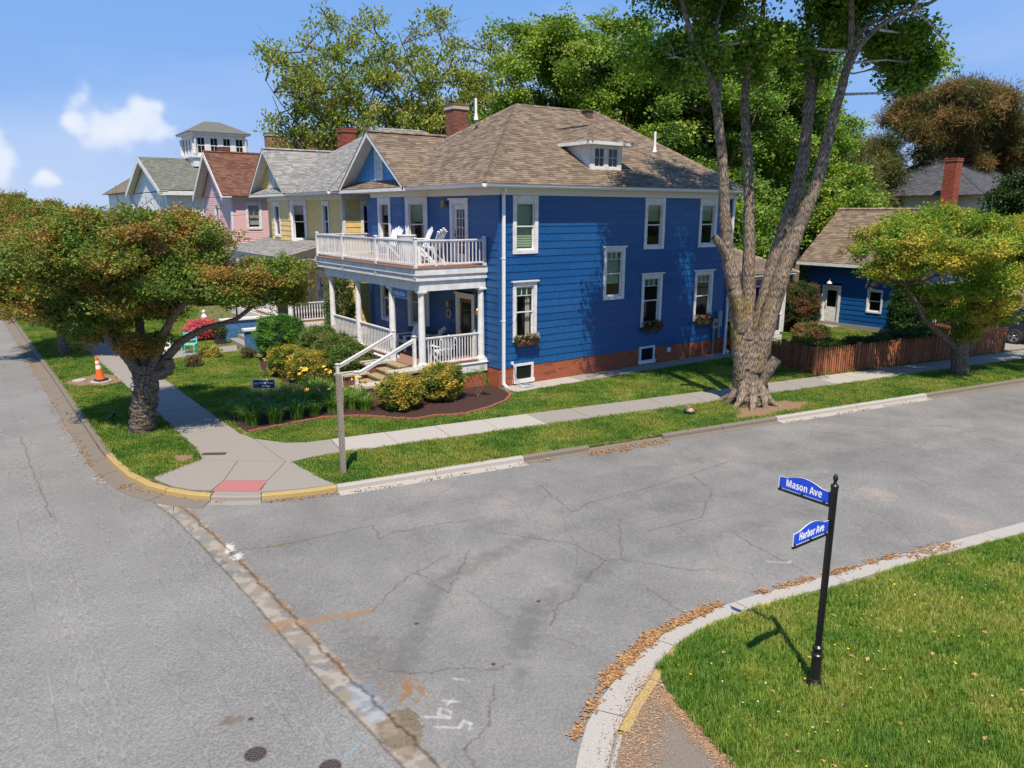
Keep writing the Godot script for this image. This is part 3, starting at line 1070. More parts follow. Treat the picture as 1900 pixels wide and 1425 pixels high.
# a sash window in its casing; origin at the lower left of the opening, z outwards.
# blind: how far a shade hangs down (0..1); lights: panes across the top of the upper sash
func window(parent: Node3D, at: Vector3, turn: float, w: float, h: float, opt := {}) -> Node3D:
	var cw: float = opt.get("casing", 0.14)
	var trim: Material = opt.get("trim", M.white_paint)
	var deep := 0.05
	var b := MB.new()
	var head: float = opt.get("head", 0.16)
	var sill: float = opt.get("sill", 0.10)
	b.bx(-cw, 0, -sill, h + head, -0.02, deep)
	b.bx(w, w + cw, -sill, h + head, -0.02, deep)
	b.bx(0, w, h, h + head, -0.02, deep)
	b.bx(0, w, -sill, 0, -0.02, deep + 0.015)
	if opt.get("cap", false):
		b.bx(-cw - 0.06, w + cw + 0.06, h + head, h + head + 0.045, -0.02, deep + 0.07)
		b.bx(-cw - 0.03, w + cw + 0.03, h + head - 0.035, h + head, deep + 0.001, deep + 0.035)
	# reveal
	b.bx(0, 0.012, 0, h, -0.12, -0.021)
	b.bx(w - 0.012, w, 0, h, -0.12, -0.021)
	b.bx(0.012, w - 0.012, h - 0.012, h, -0.12, -0.021)
	b.bx(0.012, w - 0.012, 0, 0.012, -0.12, -0.021)
	var win := part("window", b, trim, parent, at, turn)
	var mid := h * float(opt.get("meet", 0.5))
	var st := 0.045
	for s in [["lower_sash", 0.012, mid + 0.02, -0.075], ["upper_sash", mid - 0.02, h - 0.012, -0.04]]:
		b = MB.new()
		var lo: float = s[1]
		var hi: float = s[2]
		var z: float = s[3]
		b.bx(0.012, 0.012 + st, lo, hi, z, z + 0.03)
		b.bx(w - 0.012 - st, w - 0.012, lo, hi, z, z + 0.03)
		b.bx(0.012 + st, w - 0.012 - st, lo, lo + st, z, z + 0.03)
		b.bx(0.012 + st, w - 0.012 - st, hi - st, hi, z, z + 0.03)
		part(s[0], b, trim, win)
		b = MB.new()
		b.quad(V3(0.05, lo + 0.04, z + 0.015), V3(0.05, hi - 0.04, z + 0.015), V3(w - 0.05, hi - 0.04, z + 0.015), V3(w - 0.05, lo + 0.04, z + 0.015))
		part("pane", b, M.glass, win)
	var lights: int = opt.get("lights", 0)
	if lights > 0:
		b = MB.new()
		var base := h - (h - mid) * float(opt.get("light_height", 0.36))
		b.bx(0.05, w - 0.05, base - 0.01, base + 0.01, -0.05, -0.01)
		for k in range(1, lights):
			var x := lerpf(0.05, w - 0.05, float(k) / lights)
			b.bx(x - 0.009, x + 0.009, base + 0.01, h - 0.05, -0.05, -0.01)
		part("muntin", b, trim, win)
	var drop: float = opt.get("blind", 0.0)
	if drop > 0.0:
		b = MB.new()
		var n := 18
		var lo := h - (h - 0.03) * drop
		for k in n:
			var ya := lerpf(lo, h - 0.02, float(k) / n)
			var yb := lerpf(lo, h - 0.02, float(k + 1) / n)
			b.quad(V3(0.02, ya, -0.15), V3(0.02, (ya + yb) / 2, -0.135), V3(w - 0.02, (ya + yb) / 2, -0.135), V3(w - 0.02, ya, -0.15))
			b.quad(V3(0.02, (ya + yb) / 2, -0.135), V3(0.02, yb, -0.15), V3(w - 0.02, yb, -0.15), V3(w - 0.02, (ya + yb) / 2, -0.135))
		part("blind", b, opt.get("blind_mat", M.green_blind), win)
	if opt.get("curtain", false):
		b = MB.new()
		for side in [0, 1]:
			var x0 := 0.02 if side == 0 else w * 0.72
			var x1 := w * 0.28 if side == 0 else w - 0.02
			for k in 6:
				var xa := lerpf(x0, x1, k / 6.0)
				var xb := lerpf(x0, x1, (k + 1) / 6.0)
				var za := -0.17 if k % 2 else -0.2
				var zb := -0.2 if k % 2 else -0.17
				b.quad(V3(xa, 0.02, za), V3(xa, h - 0.02, za), V3(xb, h - 0.02, zb), V3(xb, 0.02, zb))
		part("curtain", b, M.curtain, win)
	# the room behind it
	b = MB.new()
	var d := 1.4
	b.quad(V3(-0.3, -0.3, -d), V3(-0.3, h + 0.3, -d), V3(w + 0.3, h + 0.3, -d), V3(w + 0.3, -0.3, -d))
	b.quad(V3(-0.3, -0.3, -0.122), V3(-0.3, h + 0.3, -0.122), V3(-0.3, h + 0.3, -d), V3(-0.3, -0.3, -d))
	b.quad(V3(w + 0.3, -0.3, -d), V3(w + 0.3, h + 0.3, -d), V3(w + 0.3, h + 0.3, -0.122), V3(w + 0.3, -0.3, -0.122))
	b.quad(V3(-0.3, h + 0.3, -0.122), V3(w + 0.3, h + 0.3, -0.122), V3(w + 0.3, h + 0.3, -d), V3(-0.3, h + 0.3, -d))
	b.quad(V3(-0.3, -0.3, -d), V3(w + 0.3, -0.3, -d), V3(w + 0.3, -0.3, -0.122), V3(-0.3, -0.3, -0.122))
	for s in [[-0.3, 0.0, -0.3, h + 0.3], [w, w + 0.3, -0.3, h + 0.3], [0.0, w, h, h + 0.3], [0.0, w, -0.3, 0.0]]:
		b.quad(V3(s[0], s[2], -0.121), V3(s[0], s[3], -0.121), V3(s[1], s[3], -0.121), V3(s[1], s[2], -0.121))
	part("room", b, M.room, win)
	return win


# posts are separate; a run of rail with balusters between two points at floor height
func railing(parent: Node3D, a: Vector3, z: Vector3, high: float, gap: float, m: Material, low := 0.09, turned := false) -> Node3D:
	var r := sub("railing", parent)
	var b := MB.new()
	var d := z - a
	b.bar(a + Vector3.UP * (high - 0.03), z + Vector3.UP * (high - 0.03), 0.085, 0.045)
	b.bar(a + Vector3.UP * (high - 0.075), z + Vector3.UP * (high - 0.075), 0.045, 0.045)
	part("top_rail", b, m, r)
	b = MB.new()
	b.bar(a + Vector3.UP * (low + 0.02), z + Vector3.UP * (low + 0.02), 0.05, 0.06)
	part("bottom_rail", b, m, r)
	b = MB.new()
	var t := 0.0145
	if turned:
		b.lathe([Vector2(0.02, 0), Vector2(0.03, 0.08), Vector2(0.018, 0.16), Vector2(0.034, 0.34), Vector2(0.02, 0.5), Vector2(0.026, 0.56), Vector2(0.02, high - low - 0.13)], 8)
	else:
		b.bx(-t, t, 0, high - low - 0.13, -t, t)
	var mesh := b.mesh(m)
	var n := maxi(2, int(Vector2(d.x, d.z).length() / gap))
	for k in range(1, n):
		part_of("baluster", mesh, r, a.lerp(z, float(k) / n) + Vector3.UP * (low + 0.05))
	return r


func post(parent: Node3D, at: Vector3, high: float, m: Material, w := 0.1) -> void:
	var b := MB.new()
	b.bx(-w / 2, w / 2, 0, high, -w / 2, w / 2)
	b.bx(-w / 2 - 0.02, w / 2 + 0.02, high, high + 0.025, -w / 2 - 0.02, w / 2 + 0.02)
	b.bx(-w / 2 + 0.01, w / 2 - 0.01, high + 0.025, high + 0.04, -w / 2 + 0.01, w / 2 - 0.01)
	b.bx(-w / 2 - 0.012, w / 2 + 0.012, 0, 0.09, -w / 2 - 0.012, w / 2 + 0.012)
	part("post", b, m, parent, at)


func column(parent: Node3D, at: Vector3, high: float, m: Material, r := 0.125) -> void:
	var b := MB.new()
	b.bx(-r * 1.3, r * 1.3, 0, 0.1, -r * 1.3, r * 1.3)
	b.lathe([Vector2(r * 1.2, 0.1), Vector2(r * 1.25, 0.13), Vector2(r * 1.08, 0.17), Vector2(r, 0.19), Vector2(r * 0.98, high * 0.35), Vector2(r * 0.84, high - 0.16), Vector2(r * 0.95, high - 0.14), Vector2(r * 0.85, high - 0.12), Vector2(r * 1.12, high - 0.07), Vector2(r * 1.12, high - 0.06)], 20)
	b.bx(-r * 1.22, r * 1.22, high - 0.06, high, -r * 1.22, r * 1.22)
	part("column", b, m, parent, at)


func gutter(parent: Node3D, a: Vector3, z: Vector3, out: Vector3, m: Material) -> void:
	# an eave's gutter: a trough along the edge
	var b := MB.new()
	var prof := [Vector2(0, 0.0), Vector2(0, -0.11), Vector2(0.07, -0.115), Vector2(0.11, -0.06), Vector2(0.12, 0.0), Vector2(0.135, 0.0), Vector2(0.125, -0.02), Vector2(0.105, -0.02)]
	for k in prof.size() - 1:
		var p: Vector2 = prof[k]
		var q: Vector2 = prof[k + 1]
		b.quad(a + out * p.x + Vector3.UP * p.y, z + out * p.x + Vector3.UP * p.y, z + out * q.x + Vector3.UP * q.y, a + out * q.x + Vector3.UP * q.y)
	for e in [a, z]:
		b.quad(e, e + Vector3.UP * -0.11, e + out * 0.09 + Vector3.UP * -0.1, e + out * 0.12)
	part("gutter", b, m, parent)


func chimney(parent: Node3D, at: Vector3, w: float, d: float, y0: float, y1: float, base: Color, mortar: Material) -> void:
	var c := sub("chimney", parent, at)
	for s in [[V3(-w / 2, 0, d / 2), 0.0, w], [V3(-w / 2, 0, -d / 2), -PI / 2, d], [V3(w / 2, 0, d / 2), PI / 2, d], [V3(w / 2, 0, -d / 2), PI, w]]:
		brick_face(c, s[0], s[1], s[2], y0, y1 - 0.2, base, mortar, 0.0)
	var k := 0
	for y in [y1 - 0.2, y1 - 0.124, y1 - 0.048]:
		var g := 0.03 if k != 2 else 0.06
		var hh := 0.076 if k < 2 else 0.08
		for s in [[V3(-w / 2 - g, 0, d / 2 + g), 0.0, w + 2 * g], [V3(-w / 2 - g, 0, -d / 2 - g), -PI / 2, d + 2 * g], [V3(w / 2 + g, 0, d / 2 + g), PI / 2, d + 2 * g], [V3(w / 2 + g, 0, -d / 2 - g), PI, w + 2 * g]]:
			brick_face(c, s[0], s[1], s[2], y, y + hh, base * 0.85, mortar, 0.0)
		k += 1
	var b := MB.new()
	b.bx(-w / 2 - 0.05, w / 2 + 0.05, y1 - 0.205, y1 + 0.02, -d / 2 - 0.05, d / 2 + 0.05)
	part("cap", b, mortar, c)


func brick_face(parent: Node3D, at: Vector3, turn: float, width: float, y0: float, y1: float, base: Color, mortar: Material, _x: float) -> void:
	brickwork(parent, at, turn, width, y0, y1, base, mortar, 0.05, 0.25, 0.012)


# a panelled door in its frame; origin at the lower left, z outwards
func door(parent: Node3D, at: Vector3, turn: float, w: float, h: float, m: Material, glass: Array, opt := {}) -> Node3D:
	var cw: float = opt.get("casing", 0.13)
	var trim: Material = opt.get("trim", M.white_paint)
	var b := MB.new()
	b.bx(-cw, 0, 0, h + 0.14, -0.02, 0.05)
	b.bx(w, w + cw, 0, h + 0.14, -0.02, 0.05)
	b.bx(0, w, h, h + 0.14, -0.02, 0.05)
	if opt.get("cap", true):
		b.bx(-cw - 0.05, w + cw + 0.05, h + 0.14, h + 0.2, -0.02, 0.1)
	b.bx(0, 0.02, 0, h, -0.09, -0.021)
	b.bx(w - 0.02, w, 0, h, -0.09, -0.021)
	var d := part("door", b, trim, parent, at, turn)
	b = MB.new()
	# leaf with an opening for the glass
	var x0: float = glass[0]
	var x1: float = glass[1]
	var y0: float = glass[2]
	var y1: float = glass[3]
	b.bx(0.02, x0, 0.01, h, -0.08, -0.04)
	b.bx(x1, w - 0.02, 0.01, h, -0.08, -0.04)
	b.bx(x0, x1, 0.01, y0, -0.08, -0.04)
	b.bx(x0, x1, y1, h, -0.08, -0.04)
	if y0 > 0.6:
		b.bx(x0 + 0.03, x1 - 0.03, 0.2, y0 - 0.15, -0.041, -0.028)
	part("leaf", b, m, d)
	b = MB.new()
	b.quad(V3(x0, y0, -0.06), V3(x0, y1, -0.06), V3(x1, y1, -0.06), V3(x1, y0, -0.06))
	part("pane", b, M.glass, d)
	var cols: int = opt.get("cols", 1)
	var rows: int = opt.get("rows", 1)
	if cols * rows > 1:
		b = MB.new()
		for k in range(1, cols):
			var x := lerpf(x0, x1, float(k) / cols)
			b.bx(x - 0.01, x + 0.01, y0, y1, -0.07, -0.045)
		for k in range(1, rows):
			var y := lerpf(y0, y1, float(k) / rows)
			b.bx(x0, x1, y - 0.01, y + 0.01, -0.069, -0.046)
		part("muntin", b, trim, d)
	b = MB.new()
	b.bx(0.0, w, -0.02, h + 0.1, -1.2, -1.19)
	b.quad(V3(-0.2, 0, -0.09), V3(-0.2, h + 0.1, -0.09), V3(-0.2, h + 0.1, -1.2), V3(-0.2, 0, -1.2))
	b.quad(V3(w + 0.2, 0, -1.2), V3(w + 0.2, h + 0.1, -1.2), V3(w + 0.2, h + 0.1, -0.09), V3(w + 0.2, 0, -0.09))
	b.quad(V3(-0.2, h + 0.1, -0.09), V3(w + 0.2, h + 0.1, -0.09), V3(w + 0.2, h + 0.1, -1.2), V3(-0.2, h + 0.1, -1.2))
	part("room", b, M.room, d)
	b = MB.new()
	b.bx(0.06, 0.1, h * 0.42, h * 0.56, -0.039, -0.03)
	b.lathe([Vector2(0.0, 0.0), Vector2(0.028, 0.01), Vector2(0.028, 0.03), Vector2(0.0, 0.045)], 10, V3(0.08, h * 0.46, -0.01))
	part("handle", b, M.black_metal, d)
	return d


# ---------------------------------------------------------------- the blue corner house

var BROWN := [Color(0.225, 0.17, 0.118), Color(0.185, 0.138, 0.095), Color(0.26, 0.2, 0.14), Color(0.15, 0.11, 0.078)]


func hip_roof(parent: Node3D, x0: float, x1: float, z0: float, z1: float, y: float, rx0: float, rx1: float, rz: float, ry: float, tones: Array) -> Node3D:
	# eaves x0..x1, z0 (far) .. z1 (near), ridge along x
	var b := MB.new()
	var e := [V3(x0, y - 0.02, z1), V3(x1, y - 0.02, z1), V3(x1, y - 0.02, z0), V3(x0, y - 0.02, z0)]
	var r := [V3(rx0, ry - 0.02, rz), V3(rx1, ry - 0.02, rz)]
	b.quad(e[0], r[0], r[1], e[1])
	b.quad(e[2], r[1], r[0], e[3])
	b.tri(e[3], r[0], e[0])
	b.tri(e[1], r[1], e[2])
	b.quad(e[0], e[1], e[2], e[3])
	var roof := part("roof", b, M.roof_deck, parent)
	var h := ry - y
	var s := V3(0, h, rz - z1)
	shingles(roof, V3(x0, y, z1), Vector3.RIGHT, s.normalized(), s.length(), 0, x1 - x0, rx0 - x0, rx1 - x0, tones)
	s = V3(0, h, rz - z0)
	shingles(roof, V3(x1, y, z0), Vector3.LEFT, s.normalized(), s.length(), 0, x1 - x0, x1 - rx1, x1 - rx0, tones)
	s = V3(rx0 - x0, h, 0)
	shingles(roof, V3(x0, y, z0), Vector3.BACK, s.normalized(), s.length(), 0, z1 - z0, rz - z0, rz - z0, tones)
	s = V3(rx1 - x1, h, 0)
	shingles(roof, V3(x1, y, z1), Vector3.FORWARD, s.normalized(), s.length(), 0, z1 - z0, z1 - rz, z1 - rz, tones)
	for c in [[V3(x0, y, z1), r[0]], [V3(x0, y, z0), r[0]], [V3(x1, y, z1), r[1]], [V3(x1, y, z0), r[1]], [r[0], r[1]]]:
		ridge_caps(roof, c[0], c[1] + V3(0, 0.02, 0), tones)
	return roof


# a gable that looks towards -x, its ridge along x from xf back to xr
func front_gable(parent: Node3D, xf: float, xr: float, zc: float, half: float, y: float, rise: float, wall_x: float, pent: float, wall_m: Material, tones: Array, lap := 0.267, joined := false, vent := true) -> void:
	var b := MB.new()
	var pk0 := V3(xf, y + rise, zc)
	var pk1 := V3(xr, y + rise, zc)
	for sgn in [1.0, -1.0]:
		var e0 := V3(xf, y, zc + half * sgn)
		var e1 := V3(xf + 0.3, y, zc + half * sgn)
		b.quad(e0 - V3(0, 0.02, 0), pk0 - V3(0, 0.02, 0), pk1 - V3(0, 0.02, 0), e1 - V3(0, 0.02, 0))
	var g := part("gable_roof", b, M.roof_deck, parent)
	for sgn in [1.0, -1.0]:
		var s := V3(0, rise, -half * sgn)
		shingles(g, V3(xf, y, zc + half * sgn), Vector3.RIGHT, s.normalized(), s.length(), -0.02, 0.3, -0.02, xr - xf, tones)
	ridge_caps(g, pk0 + V3(0, 0.02, 0), pk1 + V3(0, 0.02, 0), tones)
	# white boards along the slopes and the soffit behind them
	b = MB.new()
	for sgn in [1.0, -1.0]:
		var e0 := V3(xf, y - 0.03, zc + half * sgn)
		var p0 := V3(xf, y + rise - 0.03, zc)
		var dn := V3(0, -0.2, 0)
		for o in [0.0, 0.04]:
			b.quad(e0 + V3(o, 0, 0), p0 + V3(o, 0, 0), p0 + dn + V3(o, 0, 0), e0 + dn * 0.6 + V3(o, 0, 0))
		b.quad(e0 + dn * 0.6, p0 + dn, p0 + dn + V3(0.04, 0, 0), e0 + dn * 0.6 + V3(0.04, 0, 0))
		b.quad(e0 + V3(0.04, -0.06, 0), p0 + V3(0.04, -0.06, 0), V3(wall_x, y + rise - 0.09, zc), V3(wall_x, y - 0.09, zc + half * sgn))
	part("bargeboard", b, M.white_paint, g)
	# the wall of the gable, set back above a narrow skirt of roof
	var yb := y + pent
	var hw := half * (1.0 - pent / rise)
	gable_siding(parent, "gable_wall", V3(wall_x, yb, zc), -PI / 2, hw, rise - pent - 0.04, lap, wall_m, joined)
	if pent > 0.05:
		var s := V3(wall_x - xf - 0.02, pent, 0)
		shingles(g, V3(xf + 0.02, y, zc - half), Vector3.BACK, s.normalized(), s.length(), 0, 2 * half, half * pent / rise, 2 * half - half * pent / rise, tones)
	if vent:
		b = MB.new()
		var vw := 0.26
		var v0 := 0.12
		var v1 := minf(1.15, rise - pent - 0.55)
		b.bx(-vw - 0.1, -vw, v0 - 0.1, v1 + 0.1, 0.0, 0.07)
		b.bx(vw, vw + 0.1, v0 - 0.1, v1 + 0.1, 0.0, 0.07)
		b.bx(-vw, vw, v1, v1 + 0.1, 0.0, 0.07)
		b.bx(-vw - 0.13, vw + 0.13, v0 - 0.12, v0, 0.0, 0.09)
		var fr := part("gable_vent", b, M.white_paint, parent, V3(wall_x, yb, zc), -PI / 2)
		var n := int((v1 - v0) / 0.09)
		b = MB.new()
		b.obox(V3(-vw, 0, 0.02), V3(2 * vw, 0, 0), V3(0, 0.075, -0.03), V3(0, 0.012, 0.02))
		var slat := b.mesh(M.white_paint)
		for k in n:
			part_of("slat", slat, fr, V3(0, v0 + k * (v1 - v0) / n, 0.02))


func blue_house() -> void:
	var h := thing("blue_house", "two-storey blue clapboard house with white double porch and brown hip roof", "house", V3(0, 0, 0))
	var X0 := 15.05
	var Z0 := -21.81
	var lap := 0.267
	# foundation of painted brick
	var f := sub("foundation", h)
	var red := Color(0.40, 0.115, 0.055)
	brickwork(f, V3(X0, 0, Z0), 0.0, 12.4, -0.1, 0.71, red, M.red_mortar, 0.1, 0.1, 0.008)
	brickwork(f, V3(X0, 0, -22.6), -PI / 2, 0.79, -0.1, 0.71, red, M.red_mortar, 0.1, 0.1, 0.008)
	brickwork(f, V3(27.45, 0, Z0), PI / 2, 10.5, -0.1, 0.71, red, M.red_mortar, 0.1, 0.1, 0.008)
	# walls
	var up := [[0.57, 1.67, 4.75, 6.76], [6.99, 8.12, 4.75, 6.76], [10.2, 11.31, 4.75, 6.76]]
	var lo := [[0.58, 1.64, 1.61, 3.82], [6.98, 8.14, 1.6, 3.8], [10.14, 11.3, 1.63, 3.82]]
	var stair := [[4.89, 5.99, 2.85, 4.94]]
	var w := []
	for o in up + lo + stair:
		w.append([o[0] + 0.05, o[1] - 0.05, o[2] + 0.04, o[3] - 0.04])
	siding(h, "side_wall", V3(X0, 0, Z0), 0.0, 12.4, 0.71, 6.76, lap, w, M.blue_paint)
	siding(h, "front_wall", V3(X0, 0, -26.76), -PI / 2, 4.95, 0.71, 6.76, lap, [[1.86, 2.86, 4.3, 6.6], [2.2, 3.27, 0.7, 3.3]], M.blue_paint)
	siding(h, "bay_side_wall", V3(14.4, 0, -27.41), -PI / 4, 0.92, 0.71, 6.76, lap, [[0.08, 0.84, 4.8, 6.7], [0.08, 0.84, 1.66, 3.6]], M.blue_paint)
	siding(h, "bay_wall", V3(14.4, 0, -30.45), -PI / 2, 3.04, 0.71, 6.76, lap, [[0.75, 1.7, 4.8, 6.7], [0.75, 1.7, 1.66, 3.6]], M.blue_paint)
	siding(h, "bay_far_wall", V3(X0, 0, -31.1), -PI * 0.75, 0.92, 0.71, 6.76, lap, [], M.blue_paint)
	siding(h, "front_wall", V3(X0, 0, -32.3), -PI / 2, 1.2, 0.71, 6.76, lap, [], M.blue_paint)
	siding(h, "far_wall", V3(27.45, 0, -32.3), PI, 12.4, 0.3, 6.76, lap, [], M.blue_paint)
	siding(h, "rear_wall", V3(27.45, 0, Z0), PI / 2, 10.5, 0.71, 6.76, lap, [], M.blue_paint)
	var b := MB.new()
	b.bx(X0 - 0.03, X0 + 0.05, 0.7, 6.76, Z0 - 0.05, Z0 + 0.03)
	part("corner_board", b, M.blue_paint, h)
	# frieze, soffit and gutters
	b = MB.new()
	b.bx(X0 - 0.035, 27.49, 6.765, 7.0, Z0 - 0.05, Z0 + 0.035)
	b.bx(X0 - 0.035, X0 + 0.05, 6.765, 7.0, -26.72, Z0 - 0.05)
	b.bx(14.365, 14.45, 6.765, 7.0, -30.47, -27.39)
	b.obox(V3(14.38, 6.765, -27.41), V3(0.67, 0, 0.67), V3(0, 0.235, 0), V3(-0.05, 0, 0.05))
	b.bx(27.4, 27.485, 6.765, 7.0, -32.3, Z0 - 0.05)
	part("frieze", b, M.cream_paint, h)
	b = MB.new()
	b.bx(14.15, 27.8, 6.985, 7.005, -32.84, -21.31)
	part("soffit", b, M.white_paint, h)
	gutter(h, V3(14.15, 7.11, -21.31), V3(27.8, 7.11, -21.31), Vector3.BACK, M.white_plastic)
	gutter(h, V3(14.15, 7.11, -26.6), V3(14.15, 7.11, -21.31), Vector3.LEFT, M.white_plastic)
	b = MB.new()
	b.bx(13.94, 13.99, 6.97, 7.1, -32.84, -26.65)
	b.bx(13.99, 14.15, 6.98, 7.0, -32.84, -26.65)
	part("fascia", b, M.white_paint, h)
	# roof
	var roof := hip_roof(h, 14.15, 27.8, -32.84, -21.31, 7.12, 19.6, 24.0, -27.07, 10.6, BROWN)
	b = MB.new()
	b.bx(22.9, 23.25, 10.2, 10.52, -26.75, -26.4)
	b.bx(22.86, 23.29, 10.52, 10.56, -26.79, -26.36)
	part("roof_vent", b, M.roof_deck, roof)
	for p in [V3(24.6, 9.0, -23.9), V3(17.9, 10.2, -27.6)]:
		b = MB.new()
		b.lathe([Vector2(0.1, -0.3), Vector2(0.055, -0.05), Vector2(0.05, 0.55), Vector2(0.0, 0.55)], 10)
		part("vent_pipe", b, M.white_plastic, roof, p)
	front_gable(h, 13.94, 17.72, -29.75, 3.1, 7.12, 2.28, 14.5, 0.33, M.light_blue_paint, BROWN)
	chimney(h, V3(18.8, 0, -30.6), 0.72, 0.72, 8.2, 10.85, Color(0.27, 0.09, 0.05), M.mortar)
	dormer(h)
	# windows of the side
	for o in up:
		window(h, V3(X0 + o[0] + 0.15, 4.88, Z0), 0.0, o[1] - o[0] - 0.3, 1.64, {"casing": 0.15, "head": 0.235, "sill": 0.13, "blind": 0.97 if o[0] < 1.0 else 0.42, "lights": 0})
	for o in lo:
		window(h, V3(X0 + o[0] + 0.13, 1.75, Z0), 0.0, o[1] - o[0] - 0.26, 1.85, {"casing": 0.13, "head": 0.16, "sill": 0.14, "cap": true, "lights": 3, "blind": 0.2, "meet": 0.5, "curtain": o[0] < 1.0})
	window(h, V3(X0 + 5.02, 2.98, Z0), 0.0, 0.84, 1.75, {"casing": 0.13, "head": 0.15, "sill": 0.13, "cap": true, "lights": 3, "blind": 0.74})
	for x in [0.62, 6.97]:
		basement_window(h, V3(X0 + x, 0.1, Z0))
	# front windows and doors
	for y in [4.88, 1.75]:
		var hh := 1.64 if y > 4.0 else 1.7
		window(h, V3(14.4 + 0.145 * 0.7071, y, -27.41 + 0.145 * 0.7071), -PI / 4, 0.63, hh, {"casing": 0.14, "head": 0.235, "sill": 0.12, "blind": 0.45, "curtain": true})
		window(h, V3(14.4, y, -30.45 + 0.82), -PI / 2, 0.81, hh, {"casing": 0.17, "head": 0.235, "sill": 0.12, "blind": 0.3, "blind_mat": M.curtain})
	door(h, V3(X0, 4.36, -24.83), -PI / 2, 0.9, 2.12, M.white_paint, [0.16, 0.74, 0.3, 1.92], {"cols": 3, "rows": 5, "casing": 0.18, "cap": true})
	door(h, V3(X0, 0.88, -24.5), -PI / 2, 0.96, 2.15, M.door_wood, [0.16, 0.8, 0.75, 1.98], {"trim": M.cream_paint, "casing": 0.17})
	for p in [V3(X0, 6.5, -25.35), V3(X0, 2.75, -25.1), V3(X0, 2.65, -23.0)]:
		wall_lamp(h, p, -PI / 2)
	porch(h)
	stairs(h)
	rear_porch(h)
	# downspouts
	for p in [[V3(14.98, 6.98, -21.28), V3(15.17, 6.72, -21.7), V3(15.17, 0.12, -21.7)], [V3(27.5, 6.98, -21.28), V3(27.35, 6.7, -21.72), V3(27.35, 0.15, -21.72)]]:
		b = MB.new()
		b.bar(p[0], p[1], 0.07, 0.09)
		b.bar(p[1] + V3(0, 0.03, 0), p[2], 0.075, 0.1)
		b.bar(p[2] + V3(0, 0.03, 0), p[2] + V3(0.02, -0.08, 0.22), 0.075, 0.09)
		for y in [2.4, 4.6]:
			b.bx(p[1].x - 0.055, p[1].x + 0.055, y, y + 0.04, -21.8, -21.65)
		part("downspout", b, M.white_plastic, h)


func basement_window(h: Node3D, at: Vector3) -> void:
	var b := MB.new()
	b.bx(0, 0.09, 0, 0.7, -0.05, 0.07)
	b.bx(0.79, 0.88, 0, 0.7, -0.05, 0.07)
	b.bx(0.09, 0.79, 0.62, 0.7, -0.05, 0.07)
	b.bx(-0.03, 0.91, -0.02, 0.12, -0.05, 0.1)
	var w := part("basement_window", b, M.white_paint, h, at)
	b = MB.new()
	b.bx(0.09, 0.79, 0.12, 0.62, 0.015, 0.03)
	part("pane", b, M.dark_glass, w)


func wall_lamp(h: Node3D, at: Vector3, turn: float) -> void:
	var b := MB.new()
	b.bx(-0.06, 0.06, -0.1, 0.1, 0.02, 0.045)
	b.bar(V3(0, 0.08, 0.04), V3(0, 0.12, 0.14), 0.02, 0.02)
	var l := part("wall_lamp", b, M.brass, h, at, turn)
	b = MB.new()
	b.lathe([Vector2(0.03, -0.16), Vector2(0.065, -0.12), Vector2(0.085, 0.06), Vector2(0.05, 0.12), Vector2(0.0, 0.16)], 8, V3(0, 0, 0.14))
	part("lantern", b, M.brass, l)


